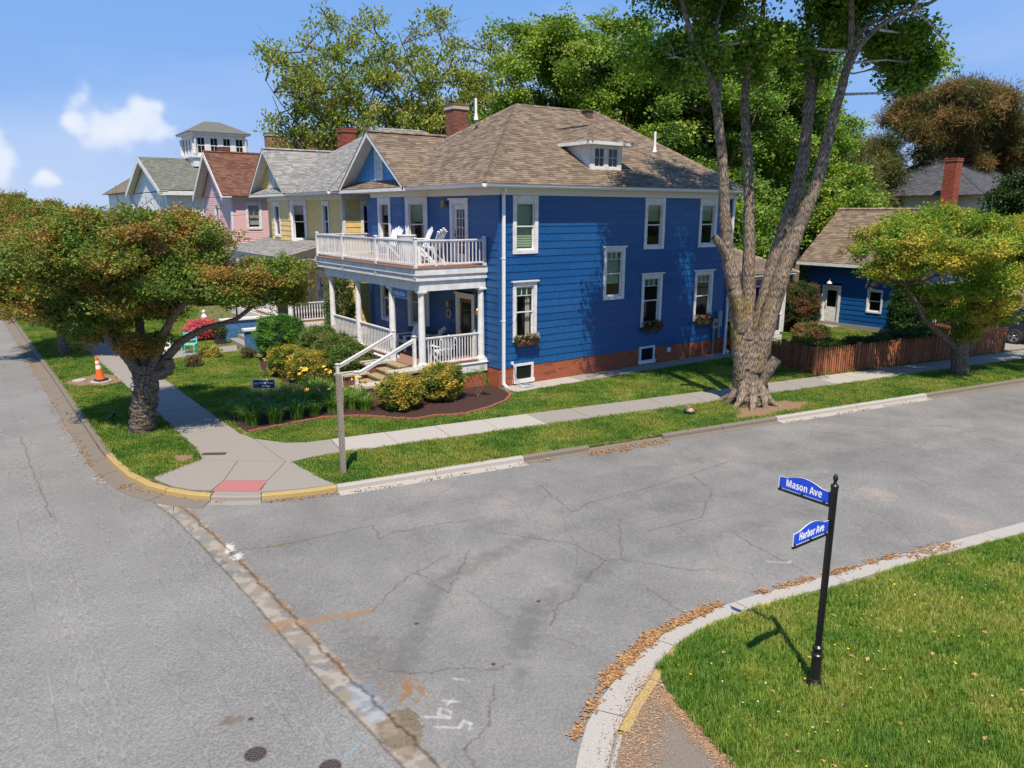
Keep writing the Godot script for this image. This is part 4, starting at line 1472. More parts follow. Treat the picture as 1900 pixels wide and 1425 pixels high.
func dormer(h: Node3D) -> void:
	var d := sub("dormer", h)
	var b := MB.new()
	var x0 := 19.65
	var x1 := 21.27
	var zf := -22.4
	var top := 8.74
	# cheeks
	for s in [[x0, -PI / 2, V3(x0, 0, -24.05)], [x1, PI / 2, V3(x1, 0, zf)]]:
		b = MB.new()
		for k in 8:
			var ya := 7.75 + k * 0.125
			var yb := ya + 0.135
			var za := -21.31 - (ya - 7.12) / 0.604
			var zb := -21.31 - (yb - 7.12) / 0.604
			var o: float = -0.02 if s[0] == x0 else 0.02
			var p := [V3(s[0] + o, ya, zf), V3(s[0] + o * 0.2, yb, zf), V3(s[0] + o * 0.2, yb, zb - 0.1), V3(s[0] + o, ya, za - 0.1)]
			if s[0] == x0:
				b.quad(p[3], p[2], p[1], p[0])
			else:
				b.quad(p[0], p[1], p[2], p[3])
			b.quad(p[3], p[0], V3(s[0], ya, zf), V3(s[0], ya, za))
		part("cheek", b, M.white_paint, d)
	b = MB.new()
	# face with two openings
	var cols := [[x0, x0 + 0.2], [x0 + 0.72, x0 + 0.9], [x1 - 0.2, x1]]
	for c in cols:
		b.bx(c[0], c[1], 7.7, top, zf - 0.05, zf)
	b.bx(x0 + 0.2, x0 + 0.72, 7.7, 7.86, zf - 0.05, zf)
	b.bx(x0 + 0.9, x1 - 0.2, 7.7, 7.86, zf - 0.05, zf)
	b.bx(x0 + 0.2, x0 + 0.72, 8.6, top, zf - 0.05, zf)
	b.bx(x0 + 0.9, x1 - 0.2, 8.6, top, zf - 0.05, zf)
	b.bx(x0 - 0.03, x1 + 0.03, 7.7, 7.76, zf + 0.001, zf + 0.05)
	part("face", b, M.white_paint, d)
	for x in [x0 + 0.2, x0 + 0.9]:
		b = MB.new()
		var w := 0.52
		for q in [[0.0, 0.04, 0.0, 0.74], [w - 0.04, w, 0.0, 0.74], [0.04, w - 0.04, 0.0, 0.05], [0.04, w - 0.04, 0.69, 0.74]]:
			b.bx(q[0], q[1], q[2], q[3], -0.04, -0.01)
		b.bx(w / 2 - 0.01, w / 2 + 0.01, 0.05, 0.69, -0.035, -0.012)
		b.bx(0.04, w - 0.04, 0.36, 0.38, -0.034, -0.013)
		var wn := part("dormer_window", b, M.white_paint, h, V3(x, 7.86, zf))
		b = MB.new()
		b.quad(V3(0.03, 0.03, -0.025), V3(0.03, 0.72, -0.025), V3(w - 0.03, 0.72, -0.025), V3(w - 0.03, 0.03, -0.025))
		part("pane", b, M.dark_glass, wn)
	# roof of the dormer
	var e := 8.8
	var ex0 := x0 - 0.3
	var ex1 := x1 + 0.3
	var ez := zf + 0.3
	var pk := V3(20.46, 9.52, -23.35)
	var back := -25.35
	b = MB.new()
	var dn := V3(0, 0.02, 0)
	b.tri(V3(ex0, e, ez) - dn, pk - dn, V3(ex1, e, ez) - dn)
	b.quad(V3(ex0, e, -24.2) - dn, V3(pk.x, pk.y, back) - dn, pk - dn, V3(ex0, e, ez) - dn)
	b.quad(V3(ex1, e, ez) - dn, pk - dn, V3(pk.x, pk.y, back) - dn, V3(ex1, e, -24.2) - dn)
	b.bx(ex0, ex1, e - 0.03, e - 0.021, -24.2, ez)
	var rf := part("dormer_roof", b, M.roof_deck, h)
	var s := V3(0, pk.y - e, pk.z - ez)
	shingles(rf, V3(ex0, e, ez), Vector3.RIGHT, s.normalized(), s.length(), 0, ex1 - ex0, pk.x - ex0, pk.x - ex0, BROWN)
	s = V3(pk.x - ex0, pk.y - e, 0)
	shingles(rf, V3(ex0, e, ez), Vector3.FORWARD, s.normalized(), s.length(), 0, 1.95, ez - pk.z, ez - back, BROWN)
	s = V3(pk.x - ex1, pk.y - e, 0)
	shingles(rf, V3(ex1, e, ez), Vector3.FORWARD, s.normalized(), s.length(), 0, 1.95, ez - pk.z, ez - back, BROWN)
	ridge_caps(rf, V3(ex0, e, ez), pk + dn, BROWN, 0.12)
	ridge_caps(rf, V3(ex1, e, ez), pk + dn, BROWN, 0.12)
	ridge_caps(rf, pk + dn, V3(pk.x, pk.y + 0.02, back), BROWN, 0.12)
	b = MB.new()
	b.bx(ex0 - 0.02, ex1 + 0.02, e - 0.13, e - 0.005, ez, ez + 0.025)
	b.bx(ex0 - 0.02, ex0, e - 0.13, e - 0.005, -24.1, ez)
	b.bx(ex1, ex1 + 0.02, e - 0.13, e - 0.005, -24.1, ez)
	b.bx(ex0, ex1, e - 0.13, e - 0.11, -24.1, ez)
	part("fascia", b, M.white_paint, rf)


func porch(h: Node3D) -> void:
	var m: Material = M.white_paint
	var p := sub("porch", h)
	var b := MB.new()
	b.bx(12.32, 15.0, 0.78, 0.88, -30.9, -22.58)
	part("porch_floor", b, M.porch_floor, p)
	b = MB.new()
	b.bx(12.26, 12.34, 0.55, 0.86, -30.92, -24.62)
	b.bx(12.26, 12.34, 0.55, 0.86, -22.95, -22.5)
	b.bx(12.34, 15.0, 0.55, 0.86, -22.58, -22.5)
	b.bx(12.22, 15.02, 0.86, 0.895, -22.58, -22.46)
	b.bx(12.22, 12.36, 0.86, 0.895, -30.92, -24.62)
	part("porch_fascia", b, m, p)
	brickwork(p, V3(12.36, 0, -22.56), 0.0, 2.64, -0.1, 0.55, Color(0.40, 0.115, 0.055), M.red_mortar, 0.1, 0.1, 0.008)
	brickwork(p, V3(12.36, 0, -30.9), -PI / 2, 6.3, -0.1, 0.55, Color(0.40, 0.115, 0.055), M.red_mortar, 0.1, 0.1, 0.008)
	# columns and the beam they carry
	for q in [V3(12.45, 0.895, -22.72), V3(12.45, 0.895, -24.93), V3(12.45, 0.895, -27.86), V3(12.45, 0.895, -30.5), V3(14.88, 0.895, -22.72)]:
		column(p, q, 2.66, m)
	b = MB.new()
	b.bx(12.32, 12.58, 3.555, 3.9, -30.9, -22.59)
	b.bx(12.58, 15.0, 3.555, 3.9, -22.85, -22.59)
	b.bx(12.58, 15.0, 3.555, 3.9, -30.9, -30.64)
	part("beam", b, m, p)
	b = MB.new()
	b.bx(12.58, 15.0, 3.86, 3.9, -30.64, -22.85)
	part("ceiling", b, M.cream_paint, p)
	# deck above
	b = MB.new()
	b.bx(12.2, 15.02, 3.9, 4.1, -31.3, -22.56)
	b.bx(12.12, 15.02, 4.1, 4.32, -31.38, -22.48)
	b.bx(12.16, 15.02, 3.905, 4.0, -31.34, -22.52)
	part("deck_fascia", b, m, p)
	var n := 20
	b = MB.new()
	b.bx(12.06, 15.0, 0, 0.028, -0.213, 0.213)
	var plank := b.mesh(M.porch_floor)
	for k in n:
		part_of("deck_board", plank, p, V3(0, 4.322, -31.2 + (k + 0.5) * 8.75 / n))
	# railings of the deck
	var rz := [-22.58, -25.57, -28.58, -31.25]
	for z in rz:
		post(p, V3(12.2, 4.0, z), 1.32, m)
	post(p, V3(14.95, 4.35, -22.58), 0.97, m)
	post(p, V3(14.95, 4.35, -31.25), 0.97, m)
	for k in 3:
		railing(h, V3(12.2, 4.35, rz[k] - 0.05), V3(12.2, 4.35, rz[k + 1] + 0.05), 0.93, 0.135, m)
	railing(h, V3(12.25, 4.35, -22.58), V3(14.9, 4.35, -22.58), 0.93, 0.14, m)
	railing(h, V3(12.25, 4.35, -31.25), V3(14.9, 4.35, -31.25), 0.93, 0.14, m)
	# railings of the porch
	railing(h, V3(12.45, 0.895, -25.05), V3(12.45, 0.895, -27.74), 1.05, 0.13, m)
	railing(h, V3(12.45, 0.895, -27.98), V3(12.45, 0.895, -30.38), 1.05, 0.13, m)
	railing(h, V3(12.57, 0.895, -22.72), V3(14.77, 0.895, -22.72), 1.05, 0.115, m)


func stairs(h: Node3D) -> void:
	var s := sub("front_steps", h)
	var m: Material = M.white_paint
	for k in 5:
		var b := MB.new()
		b.bx(10.5 + k * 0.36, 12.3, k * 0.172, k * 0.172 + 0.12, -24.6, -22.92)
		b.bx(10.46 + k * 0.36, 12.3, k * 0.172 + 0.12, k * 0.172 + 0.172, -24.6, -22.92)
		part("step", b, M.stair_tread, s)
	var dark := Color(0.21, 0.06, 0.045)
	for z in [-22.92, -25.0]:
		# low and high cheek wall with stone caps
		brickwork(s, V3(10.2, 0, z + 0.42), 0.0, 1.0, -0.1, 0.5, dark, M.mortar, 0.42, 0.3, 0.014)
		brickwork(s, V3(10.2, 0, z), -PI / 2, 0.42, -0.1, 0.5, dark, M.mortar, 0.2, 0.3, 0.014)
		brickwork(s, V3(11.2, 0, z + 0.425), 0.0, 1.12, -0.1, 0.82, dark, M.mortar, 0.42, 0.3, 0.014)
		brickwork(s, V3(11.2, 0, z), -PI / 2, 0.42, 0.5, 0.82, dark, M.mortar, 0.2, 0.3, 0.014)
		var b := MB.new()
		b.bx(10.14, 11.26, 0.5, 0.58, z - 0.06, z + 0.49)
		b.bx(11.14, 12.34, 0.82, 0.9, z - 0.06, z + 0.49)
		part("cap_stone", b, M.stone_cap, s)
	for z in [-22.98, -24.56]:
		post(s, V3(10.08, 0, z), 0.98, m)
		post(s, V3(12.28, 0.87, z), 1.1, m)
		var b := MB.new()
		b.bar(V3(10.1, 0.93, z), V3(12.26, 1.88, z), 0.085, 0.05)
		b.bar(V3(10.1, 0.87, z), V3(12.26, 1.82, z), 0.05, 0.08)
		part("handrail", b, m, s)


func rear_porch(h: Node3D) -> void:
	var p := sub("rear_porch", h)
	var x0 := 27.5
	var x1 := 32.5
	var z1 := -22.4
	var z0 := -27.6
	var b := MB.new()
	b.bx(x0, x1, 0.25, 0.45, z0, z1)
	part("floor", b, M.porch_floor, p)
	b = MB.new()
	for k in 3:
		b.bx(x0, x1, 0.02 + k * 0.15, 0.15 + k * 0.15, z1 + 0.001, z1 + 0.03)
		b.bx(x1 + 0.001, x1 + 0.03, 0.02 + k * 0.15, 0.15 + k * 0.15, z0, z1)
	part("skirt", b, M.white_paint, p)
	for q in [V3(x0 + 0.1, 0.45, z1), V3(x0 + 2.5, 0.45, z1), V3(x1 - 0.09, 0.45, z1), V3(x1 - 0.09, 0.45, z0 + 0.1)]:
		b = MB.new()
		b.bx(-0.09, 0.09, 0, 2.75, -0.09, 0.09)
		part("post", b, M.white_paint, p, q)
	for seg in [[x0 + 0.19, x0 + 2.41], [x0 + 2.59, x1 - 0.18]]:
		b = MB.new()
		for y in [0.45, 1.3, 2.75]:
			b.bx(seg[0], seg[1], y, y + 0.07, z1 - 0.03, z1 + 0.03)
		var n := 4
		for k in n + 1:
			var x := lerpf(seg[0], seg[1] - 0.04, float(k) / n)
			b.bx(x, x + 0.04, 0.52, 1.3, z1 - 0.02, z1 + 0.02)
		for k in 3:
			var x := lerpf(seg[0], seg[1] - 0.04, float(k) / 2)
			b.bx(x, x + 0.04, 1.37, 2.75, z1 - 0.02, z1 + 0.02)
		part("screen_frame", b, M.white_paint, p)
	b = MB.new()
	b.bx(x0, x1 - 0.1, 0.45, 3.1, z1 - 0.06, z1 - 0.05)
	b.bx(x1 - 0.12, x1 - 0.11, 0.45, 3.1, z0, z1 - 0.1)
	part("screen", b, M.dark_glass, p)
	b = MB.new()
	b.bx(x0, x1 + 0.03, 3.1, 3.32, z1 - 0.1, z1 + 0.04)
	b.bx(x1 - 0.1, x1 + 0.03, 3.1, 3.32, z0, z1 - 0.1)
	b.bx(x0, x1 + 0.4, 3.3, 3.38, z0 - 0.3, z1 + 0.4)
	part("eave", b, M.white_paint, p)
	var roof := hip_roof(h, 27.0, x1 + 0.42, z0 - 0.32, z1 + 0.42, 3.4, 28.4, 29.9, (z0 + z1) / 2, 4.85, BROWN)
	roof.name = "porch_roof"


# ---------------------------------------------------------------- the other houses

var GREY := [Color(0.30, 0.295, 0.28), Color(0.26, 0.255, 0.24), Color(0.34, 0.33, 0.31), Color(0.22, 0.215, 0.21)]
var RUST := [Color(0.17, 0.08, 0.05), Color(0.14, 0.06, 0.04), Color(0.2, 0.1, 0.065), Color(0.12, 0.055, 0.035)]
var OLIVE := [Color(0.17, 0.175, 0.14), Color(0.14, 0.145, 0.115), Color(0.2, 0.2, 0.165)]
var SLATE := [Color(0.085, 0.09, 0.105), Color(0.07, 0.075, 0.088), Color(0.1, 0.105, 0.12)]
var TAN := [Color(0.23, 0.18, 0.13), Color(0.2, 0.155, 0.11), Color(0.26, 0.2, 0.15)]


func yellow_house() -> void:
	var h := thing("yellow_house", "yellow clapboard house with grey shingle roof and bay beside the blue house", "house")
	var m: Material = M.yellow_paint
	var lap := 0.267
	var X := 15.0
	var b := MB.new()
	b.bx(X + 0.05, 27, -0.1, 0.75, -45.85, -34.98)
	part("foundation", b, M.mortar, h)
	siding(h, "side_wall", V3(X, 0, -34.94), 0.0, 12, 0.7, 6.76, lap, [[1.0, 1.75, 4.8, 6.7]], m)
	siding(h, "front_wall", V3(X, 0, -39.65), -PI / 2, 4.71, 0.7, 6.76, lap, [[2.15, 3.1, 4.8, 6.6], [1.0, 2.0, 0.9, 3.2], [2.9, 3.9, 1.5, 3.3]], m)
	siding(h, "bay_side_wall", V3(14.35, 0, -40.3), -PI / 4, 0.92, 0.7, 6.76, lap, [[0.08, 0.84, 4.6, 6.7], [0.08, 0.84, 1.6, 3.5]], m)
	siding(h, "bay_wall", V3(14.35, 0, -43.4), -PI / 2, 3.1, 0.7, 6.76, lap, [[0.5, 1.4, 4.8, 6.7], [0.5, 1.4, 1.6, 3.5]], m)
	siding(h, "front_wall", V3(X, 0, -45.9), -PI / 2, 2.5, 0.7, 6.76, lap, [], m)
	siding(h, "far_wall", V3(27, 0, -45.9), PI, 12, 0.5, 6.76, lap, [], m, true)
	b = MB.new()
	b.bx(X - 0.04, 27, 6.765, 7.0, -34.98, -34.9)
	b.bx(X - 0.04, X + 0.05, 6.765, 7.0, -39.6, -34.98)
	b.bx(14.31, 14.4, 6.765, 7.0, -43.45, -40.25)
	b.obox(V3(14.33, 6.765, -40.3), V3(0.67, 0, 0.67), V3(0, 0.235, 0), V3(-0.05, 0, 0.05))
	b.bx(X - 0.04, X + 0.05, 6.765, 7.0, -45.9, -43.45)
	b.bx(X - 0.04, X + 0.1, 0.7, 6.764, -34.99, -34.9)
	part("frieze", b, M.white_paint, h)
	b = MB.new()
	b.bx(14.1, 27.6, 6.985, 7.005, -46.4, -34.4)
	b.bx(13.93, 13.98, 6.97, 7.1, -46.0, -40.1)
	b.bx(13.98, 14.1, 6.98, 7.0, -46.0, -40.1)
	part("soffit", b, M.white_paint, h)
	gutter(h, V3(14.15, 7.11, -40.0), V3(14.15, 7.11, -34.4), Vector3.LEFT, M.white_plastic)
	gutter(h, V3(14.15, 7.11, -34.4), V3(27.6, 7.11, -34.4), Vector3.BACK, M.white_plastic)
	hip_roof(h, 14.15, 27.6, -46.4, -34.4, 7.12, 19.8, 22.5, -40.4, 10.75, GREY)
	front_gable(h, 13.93, 18.2, -43.0, 2.95, 7.12, 2.42, 14.45, 0.33, m, GREY)
	chimney(h, V3(19.3, 0, -43.9), 0.85, 0.7, 8.0, 10.95, Color(0.33, 0.085, 0.05), M.red_mortar)
	window(h, V3(X, 4.9, -37.35), -PI / 2, 0.65, 1.6, {"casing": 0.14, "head": 0.2, "sill": 0.1})
	window(h, V3(14.35 + 0.145 * 0.7071, 4.75, -40.3 + 0.145 * 0.7071), -PI / 4, 0.63, 1.8, {"casing": 0.14, "head": 0.2, "sill": 0.12, "blind": 0.3, "blind_mat": M.curtain})
	window(h, V3(14.35, 4.9, -42.8), -PI / 2, 0.75, 1.6, {"casing": 0.14, "head": 0.2, "sill": 0.1})
	window(h, V3(X + 1.05, 4.9, -34.94), 0.0, 0.65, 1.6, {"casing": 0.13, "head": 0.2, "sill": 0.1})
	window(h, V3(14.35 + 0.145 * 0.7071, 1.7, -40.3 + 0.145 * 0.7071), -PI / 4, 0.63, 1.7, {"casing": 0.14, "sill": 0.12})
	window(h, V3(14.35, 1.7, -42.8), -PI / 2, 0.75, 1.7, {"casing": 0.14, "sill": 0.1})
	window(h, V3(X, 1.6, -36.65), -PI / 2, 0.8, 1.6, {"casing": 0.14, "sill": 0.1})
	door(h, V3(X, 0.92, -38.6), -PI / 2, 0.9, 2.1, M.white_paint, [0.16, 0.74, 0.8, 1.9])
	# porch
	var p := sub("porch", h)
	b = MB.new()
	b.bx(12.3, 15, 0.72, 0.9, -45.2, -35.7)
	part("porch_floor", b, M.porch_floor, p)
	b = MB.new()
	b.bx(12.25, 15, 0.4, 0.88, -35.7, -35.62)
	b.bx(12.22, 12.3, 0.4, 0.88, -45.2, -35.62)
	part("porch_fascia", b, M.white_paint, p)
	for z in [-35.9, -38.2, -41.5, -44.9]:
		column(p, V3(12.5, 0.9, z), 2.7, M.white_paint)
	b = MB.new()
	b.bx(12.35, 12.65, 3.6, 3.9, -45.1, -35.75)
	b.bx(12.65, 15, 3.6, 3.9, -36.05, -35.75)
	b.bx(12.1, 15, 3.9, 4.05, -45.4, -35.5)
	part("beam", b, M.white_paint, p)
	b = MB.new()
	b.quad(V3(12.05, 4.05, -45.4), V3(15, 4.75, -45.4), V3(15, 4.75, -35.45), V3(12.05, 4.05, -35.45))
	b.tri(V3(12.05, 4.05, -35.45), V3(15, 4.75, -35.45), V3(15, 4.05, -35.45))
	var rf := part("porch_roof", b, M.roof_deck, h)
	var s := V3(2.95, 0.7, 0)
	shingles(rf, V3(12.05, 4.06, -45.4), Vector3.BACK, s.normalized(), s.length(), 0, 9.95, 0, 9.95, GREY)
	railing(h, V3(12.62, 0.9, -35.9), V3(14.95, 0.9, -35.9), 0.95, 0.13, M.white_paint, 0.09, true)
	railing(h, V3(12.5, 0.9, -38.3), V3(12.5, 0.9, -41.4), 0.95, 0.13, M.white_paint, 0.09, true)
	railing(h, V3(12.5, 0.9, -41.6), V3(12.5, 0.9, -44.8), 0.95, 0.13, M.white_paint, 0.09, true)
	# steps between slate blue cheeks
	var st := sub("front_steps", h)
	for z in [-33.95, -37.7]:
		b = MB.new()
		b.bx(9.72, 12.25, -0.1, 0.98, z - 0.28, z)
		part("cheek_wall", b, M.slate_blue_paint, st)
		b = MB.new()
		b.bx(9.64, 12.3, 0.98, 1.07, z - 0.36, z + 0.08)
		part("cap", b, M.white_paint, st)
	for k in 5:
		b = MB.new()
		b.bx(9.9 + k * 0.42, 12.3, -0.1 if k == 0 else k * 0.17, 0.17 + k * 0.17, -37.42, -34.23)
		part("step", b, M.concrete, st)


func pink_house() -> void:
	var h := thing("pink_house", "pink clapboard house with white trim and steep rust brown gable roof", "house")
	var m: Material = M.pink_paint
	var X := 14.7
	siding(h, "side_wall", V3(X, 0, -52.5), 0.0, 10, 0.6, 7.1, 0.12, [[1.0, 1.95, 5.0, 6.7], [1.0, 1.95, 1.7, 3.5]], m, true)
	siding(h, "front_wall", V3(X, 0, -59.3), -PI / 2, 6.8, 0.6, 7.1, 0.12, [[2.9, 3.9, 4.9, 6.6]], m, true)
	var b := MB.new()
	b.bx(X + 0.1, 24.6, -0.1, 0.62, -59.2, -52.55)
	part("foundation", b, M.red_mortar, h)
	b = MB.new()
	b.bx(X - 0.04, X + 0.1, 0.6, 7.1, -52.56, -52.46)
	b.bx(X - 0.04, X + 0.06, 0.6, 7.1, -59.34, -59.2)
	b.bx(X - 0.04, 24.7, 6.95, 7.15, -52.47, -52.44)
	part("corner_board", b, M.white_paint, h)
	window(h, V3(X + 1.08, 5.1, -52.5), 0.0, 0.78, 1.5, {"casing": 0.13, "sill": 0.12, "blind": 0.9, "blind_mat": M.curtain, "lights": 2, "light_height": 1.0})
	window(h, V3(X + 1.08, 1.8, -52.5), 0.0, 0.78, 1.5, {"casing": 0.13, "sill": 0.12})
	window(h, V3(X, 5.0, -56.3), -PI / 2, 0.8, 1.5, {"casing": 0.13, "sill": 0.12})
	# steep roof: ridge along x
	b = MB.new()
	var e := 7.15
	var r := 10.15
	for sgn in [1.0, -1.0]:
		b.quad(V3(14.1, e, -55.9 + 3.85 * sgn), V3(14.1, r, -55.9), V3(25, r, -55.9), V3(25, e, -55.9 + 3.85 * sgn))
	b.tri(V3(24.7, e, -59.5), V3(24.7, r, -55.9), V3(24.7, e, -52.3))
	var rf := part("roof", b, M.roof_deck, h)
	for sgn in [1.0, -1.0]:
		var s := V3(0, r - e, -3.85 * sgn)
		shingles(rf, V3(14.05, e + 0.02, -55.9 + 3.85 * sgn), Vector3.RIGHT, s.normalized(), s.length(), 0, 10.95, 0, 10.95, RUST)
	ridge_caps(rf, V3(14.05, r + 0.04, -55.9), V3(25, r + 0.04, -55.9), RUST)
	gable_siding(h, "gable_wall", V3(X, e, -55.9), -PI / 2, 3.6, 2.8, 0.12, m, true)
	b = MB.new()
	for sgn in [1.0, -1.0]:
		var e0 := V3(14.02, e - 0.05, -55.9 + 3.88 * sgn)
		var p0 := V3(14.02, r - 0.03, -55.9)
		b.quad(e0, p0, p0 + V3(0, -0.35, 0), e0 + V3(0, -0.3, 0))
		b.quad(e0 + V3(0, -0.02, 0), p0 + V3(0, -0.02, 0), p0 + V3(0.66, -0.02, 0), e0 + V3(0.66, -0.02, 0))
	part("bargeboard", b, M.white_paint, h)
	window(h, V3(X, 7.5, -56.25), -PI / 2, 0.7, 1.1, {"casing": 0.14, "sill": 0.1, "meet": 0.5})
	chimney(h, V3(15.6, 0, -56.4), 0.6, 0.6, 9.0, 10.5, Color(0.33, 0.085, 0.05), M.red_mortar)
	# white porch
	var p := sub("porch", h)
	b = MB.new()
	b.bx(12.0, X, 0.5, 0.7, -59, -52.6)
	part("porch_floor", b, M.grey_metal, p)
	for z in [-52.8, -55, -57, -58.8]:
		column(p, V3(12.2, 0.7, z), 2.6, M.white_paint)
	b = MB.new()
	b.bx(11.9, X, 3.3, 3.6, -59.1, -52.5)
	part("beam", b, M.white_paint, p)
	b = MB.new()
	b.quad(V3(11.7, 3.6, -59.3), V3(X, 4.3, -59.3), V3(X, 4.3, -52.3), V3(11.7, 3.6, -52.3))
	b.tri(V3(11.7, 3.6, -52.3), V3(X, 4.3, -52.3), V3(X, 3.6, -52.3))
	part("porch_roof", b, M.roof_deck, p)
	railing(h, V3(12.2, 0.7, -52.9), V3(12.2, 0.7, -54.9), 0.95, 0.14, M.white_paint)
	railing(h, V3(12.3, 0.7, -52.8), V3(X, 0.7, -52.8), 0.95, 0.14, M.white_paint)
	b = MB.new()
	for k in 4:
		b.bx(10.7 + k * 0.33, 12.0, k * 0.15, 0.15 + k * 0.15, -57, -55)
	part("front_steps", b, M.white_paint, h)


func cupola_house() -> void:
	var h := thing("cupola_house", "white house with olive shingle roof and large windowed cupola on top", "house")
	var m: Material = M.pale_paint
	var X := 14.6
	siding(h, "side_wall", V3(X, 0, -71), 0.0, 14, 0.4, 7.8, 0.12, [], m, true)
	siding(h, "front_wall", V3(X, 0, -86), -PI / 2, 15, 0.4, 7.8, 0.12, [], m, true)
	for z in [-73.5, -78, -82]:
		window(h, V3(X - 0.03, 5.3, z), -PI / 2, 0.9, 1.7, {"casing": 0.15})
	window(h, V3(X + 2, 5.3, -70.97), 0.0, 0.9, 1.7, {"casing": 0.15})
	var b := MB.new()
	var e := 7.9
	var r := 11.0
	for sgn in [1.0, -1.0]:
		b.quad(V3(14.0, e, -78.5 + 8.1 * sgn), V3(14.0, r, -78.5), V3(29, r, -78.5), V3(29, e, -78.5 + 8.1 * sgn))
	b.tri(V3(28.8, e, -86), V3(28.8, r, -78.5), V3(28.8, e, -71))
	var rf := part("roof", b, M.roof_deck, h)
	for sgn in [1.0, -1.0]:
		var s := V3(0, r - e, -8.1 * sgn)
		shingles(rf, V3(13.95, e + 0.02, -78.5 + 8.1 * sgn), Vector3.RIGHT, s.normalized(), s.length(), 0, 15, 0, 15, OLIVE, 0.2)
	gable_siding(h, "gable_wall", V3(X, e, -78.5), -PI / 2, 7.4, 2.85, 0.12, m, true)
	b = MB.new()
	for sgn in [1.0, -1.0]:
		var e0 := V3(13.92, e - 0.05, -78.5 + 8.15 * sgn)
		var p0 := V3(13.92, r, -78.5)
		b.quad(e0, p0, p0 + V3(0, -0.5, 0), e0 + V3(0, -0.4, 0))
		b.quad(e0, p0, p0 + V3(0.7, 0, 0), e0 + V3(0.7, 0, 0))
	b.bx(13.9, 29, 7.5, 7.85, -70.9, -70.4)
	part("bargeboard", b, M.white_paint, h)
	# cupola
	var c := sub("cupola", h, V3(20.8, 0, -78.5))
	b = MB.new()
	b.bx(-2.6, 2.6, 10.2, 11.0, -2.6, 2.6)
	b.bx(-2.75, 2.75, 11.0, 11.15, -2.75, 2.75)
	b.bx(-2.35, 2.35, 11.15, 11.4, -2.35, 2.35)
	b.bx(-2.35, 2.35, 12.85, 13.25, -2.35, 2.35)
	b.bx(-2.75, 2.75, 13.15, 13.3, -2.75, 2.75)
	part("cupola_frame", b, M.white_paint, c)
	var wm := MB.new()
	wm.bx(-0.36, -0.3, 0, 1.45, -0.03, 0.03)
	wm.bx(0.3, 0.36, 0, 1.45, -0.03, 0.03)
	wm.bx(-0.3, 0.3, 0, 0.06, -0.03, 0.03)
	wm.bx(-0.3, 0.3, 1.39, 1.45, -0.03, 0.03)
	wm.bx(-0.3, 0.3, 0.7, 0.76, -0.03, 0.03)
	wm.bx(-0.015, 0.015, 0.06, 1.39, -0.02, 0.02)
	var wmesh := wm.mesh(M.white_paint)
	var pm := MB.new()
	pm.quad(V3(-0.31, 0.05, 0), V3(-0.31, 1.4, 0), V3(0.31, 1.4, 0), V3(0.31, 0.05, 0))
	var pmesh := pm.mesh(M.dark_glass)
	var jm := MB.new()
	jm.bx(-0.22, 0.22, 0, 1.45, -0.06, 0.05)
	var jmesh := jm.mesh(M.white_paint)
	for side in 4:
		var a := side * PI / 2
		for k in 4:
			var at := V3(-1.74 + k * 1.16, 11.4, 2.3).rotated(Vector3.UP, a)
			part_of("cupola_window", wmesh, c, at, a)
			part_of("pane", pmesh, c, at, a)
		for k in 5:
			part_of("mullion", jmesh, c, V3(-2.32 + k * 1.16, 11.4, 2.3).rotated(Vector3.UP, a), a)
	b = MB.new()
	var ex := 2.85
	for sgn in [1.0, -1.0]:
		b.quad(V3(-ex, 13.3, ex * sgn), V3(-0.7, 14.5, 0), V3(0.7, 14.5, 0), V3(ex, 13.3, ex * sgn))
		b.tri(V3(ex * sgn, 13.3, ex), V3(0.7 * sgn, 14.5, 0), V3(ex * sgn, 13.3, -ex))
	part("cupola_roof", b, M.shingle_olive, c)


func far_houses() -> void:
	# tan hip roof beyond the cupola house
	var h := thing("tan_roof_house", "white house with tan hip roof at the far end of the row", "house")
	var b := MB.new()
	b.bx(16, 30, -0.1, 8.2, -112, -97)
	part("wall", b, M.pale_paint, h)
	hip_roof(h, 15.4, 30.6, -112.6, -96.4, 8.2, 20.5, 25, -104.5, 11.9, TAN)
	# brown roof behind the yellow house
	h = thing("brown_roof_house", "house with brown shingle hip roof and tan chimney behind the yellow house", "house")
	b = MB.new()
	b.bx(20, 31, -0.1, 9.0, -66, -57.5)
	part("wall", b, M.cream_paint, h)
	hip_roof(h, 19.4, 31.6, -66.6, -57.0, 9.0, 23.6, 27.5, -61.8, 12.2, RUST)
	chimney(h, V3(20.6, 0, -60.2), 1.5, 0.7, 8.5, 12.0, Color(0.34, 0.22, 0.1), M.mortar)
	# slate roof behind the garage
	h = thing("slate_roof_house", "house with dark slate grey roof and tall brick chimney beyond the garage", "house")
	b = MB.new()
	b.bx(65, 80, -0.1, 7.6, -38, -28)
	part("wall", b, M.cream_paint, h)
	hip_roof(h, 64.2, 80.8, -38.8, -27.2, 7.6, 68.2, 74, -33, 11.2, SLATE)
	chimney(h, V3(63.3, 0, -29.6), 0.9, 0.9, 0.0, 10.3, Color(0.36, 0.09, 0.05), M.red_mortar)


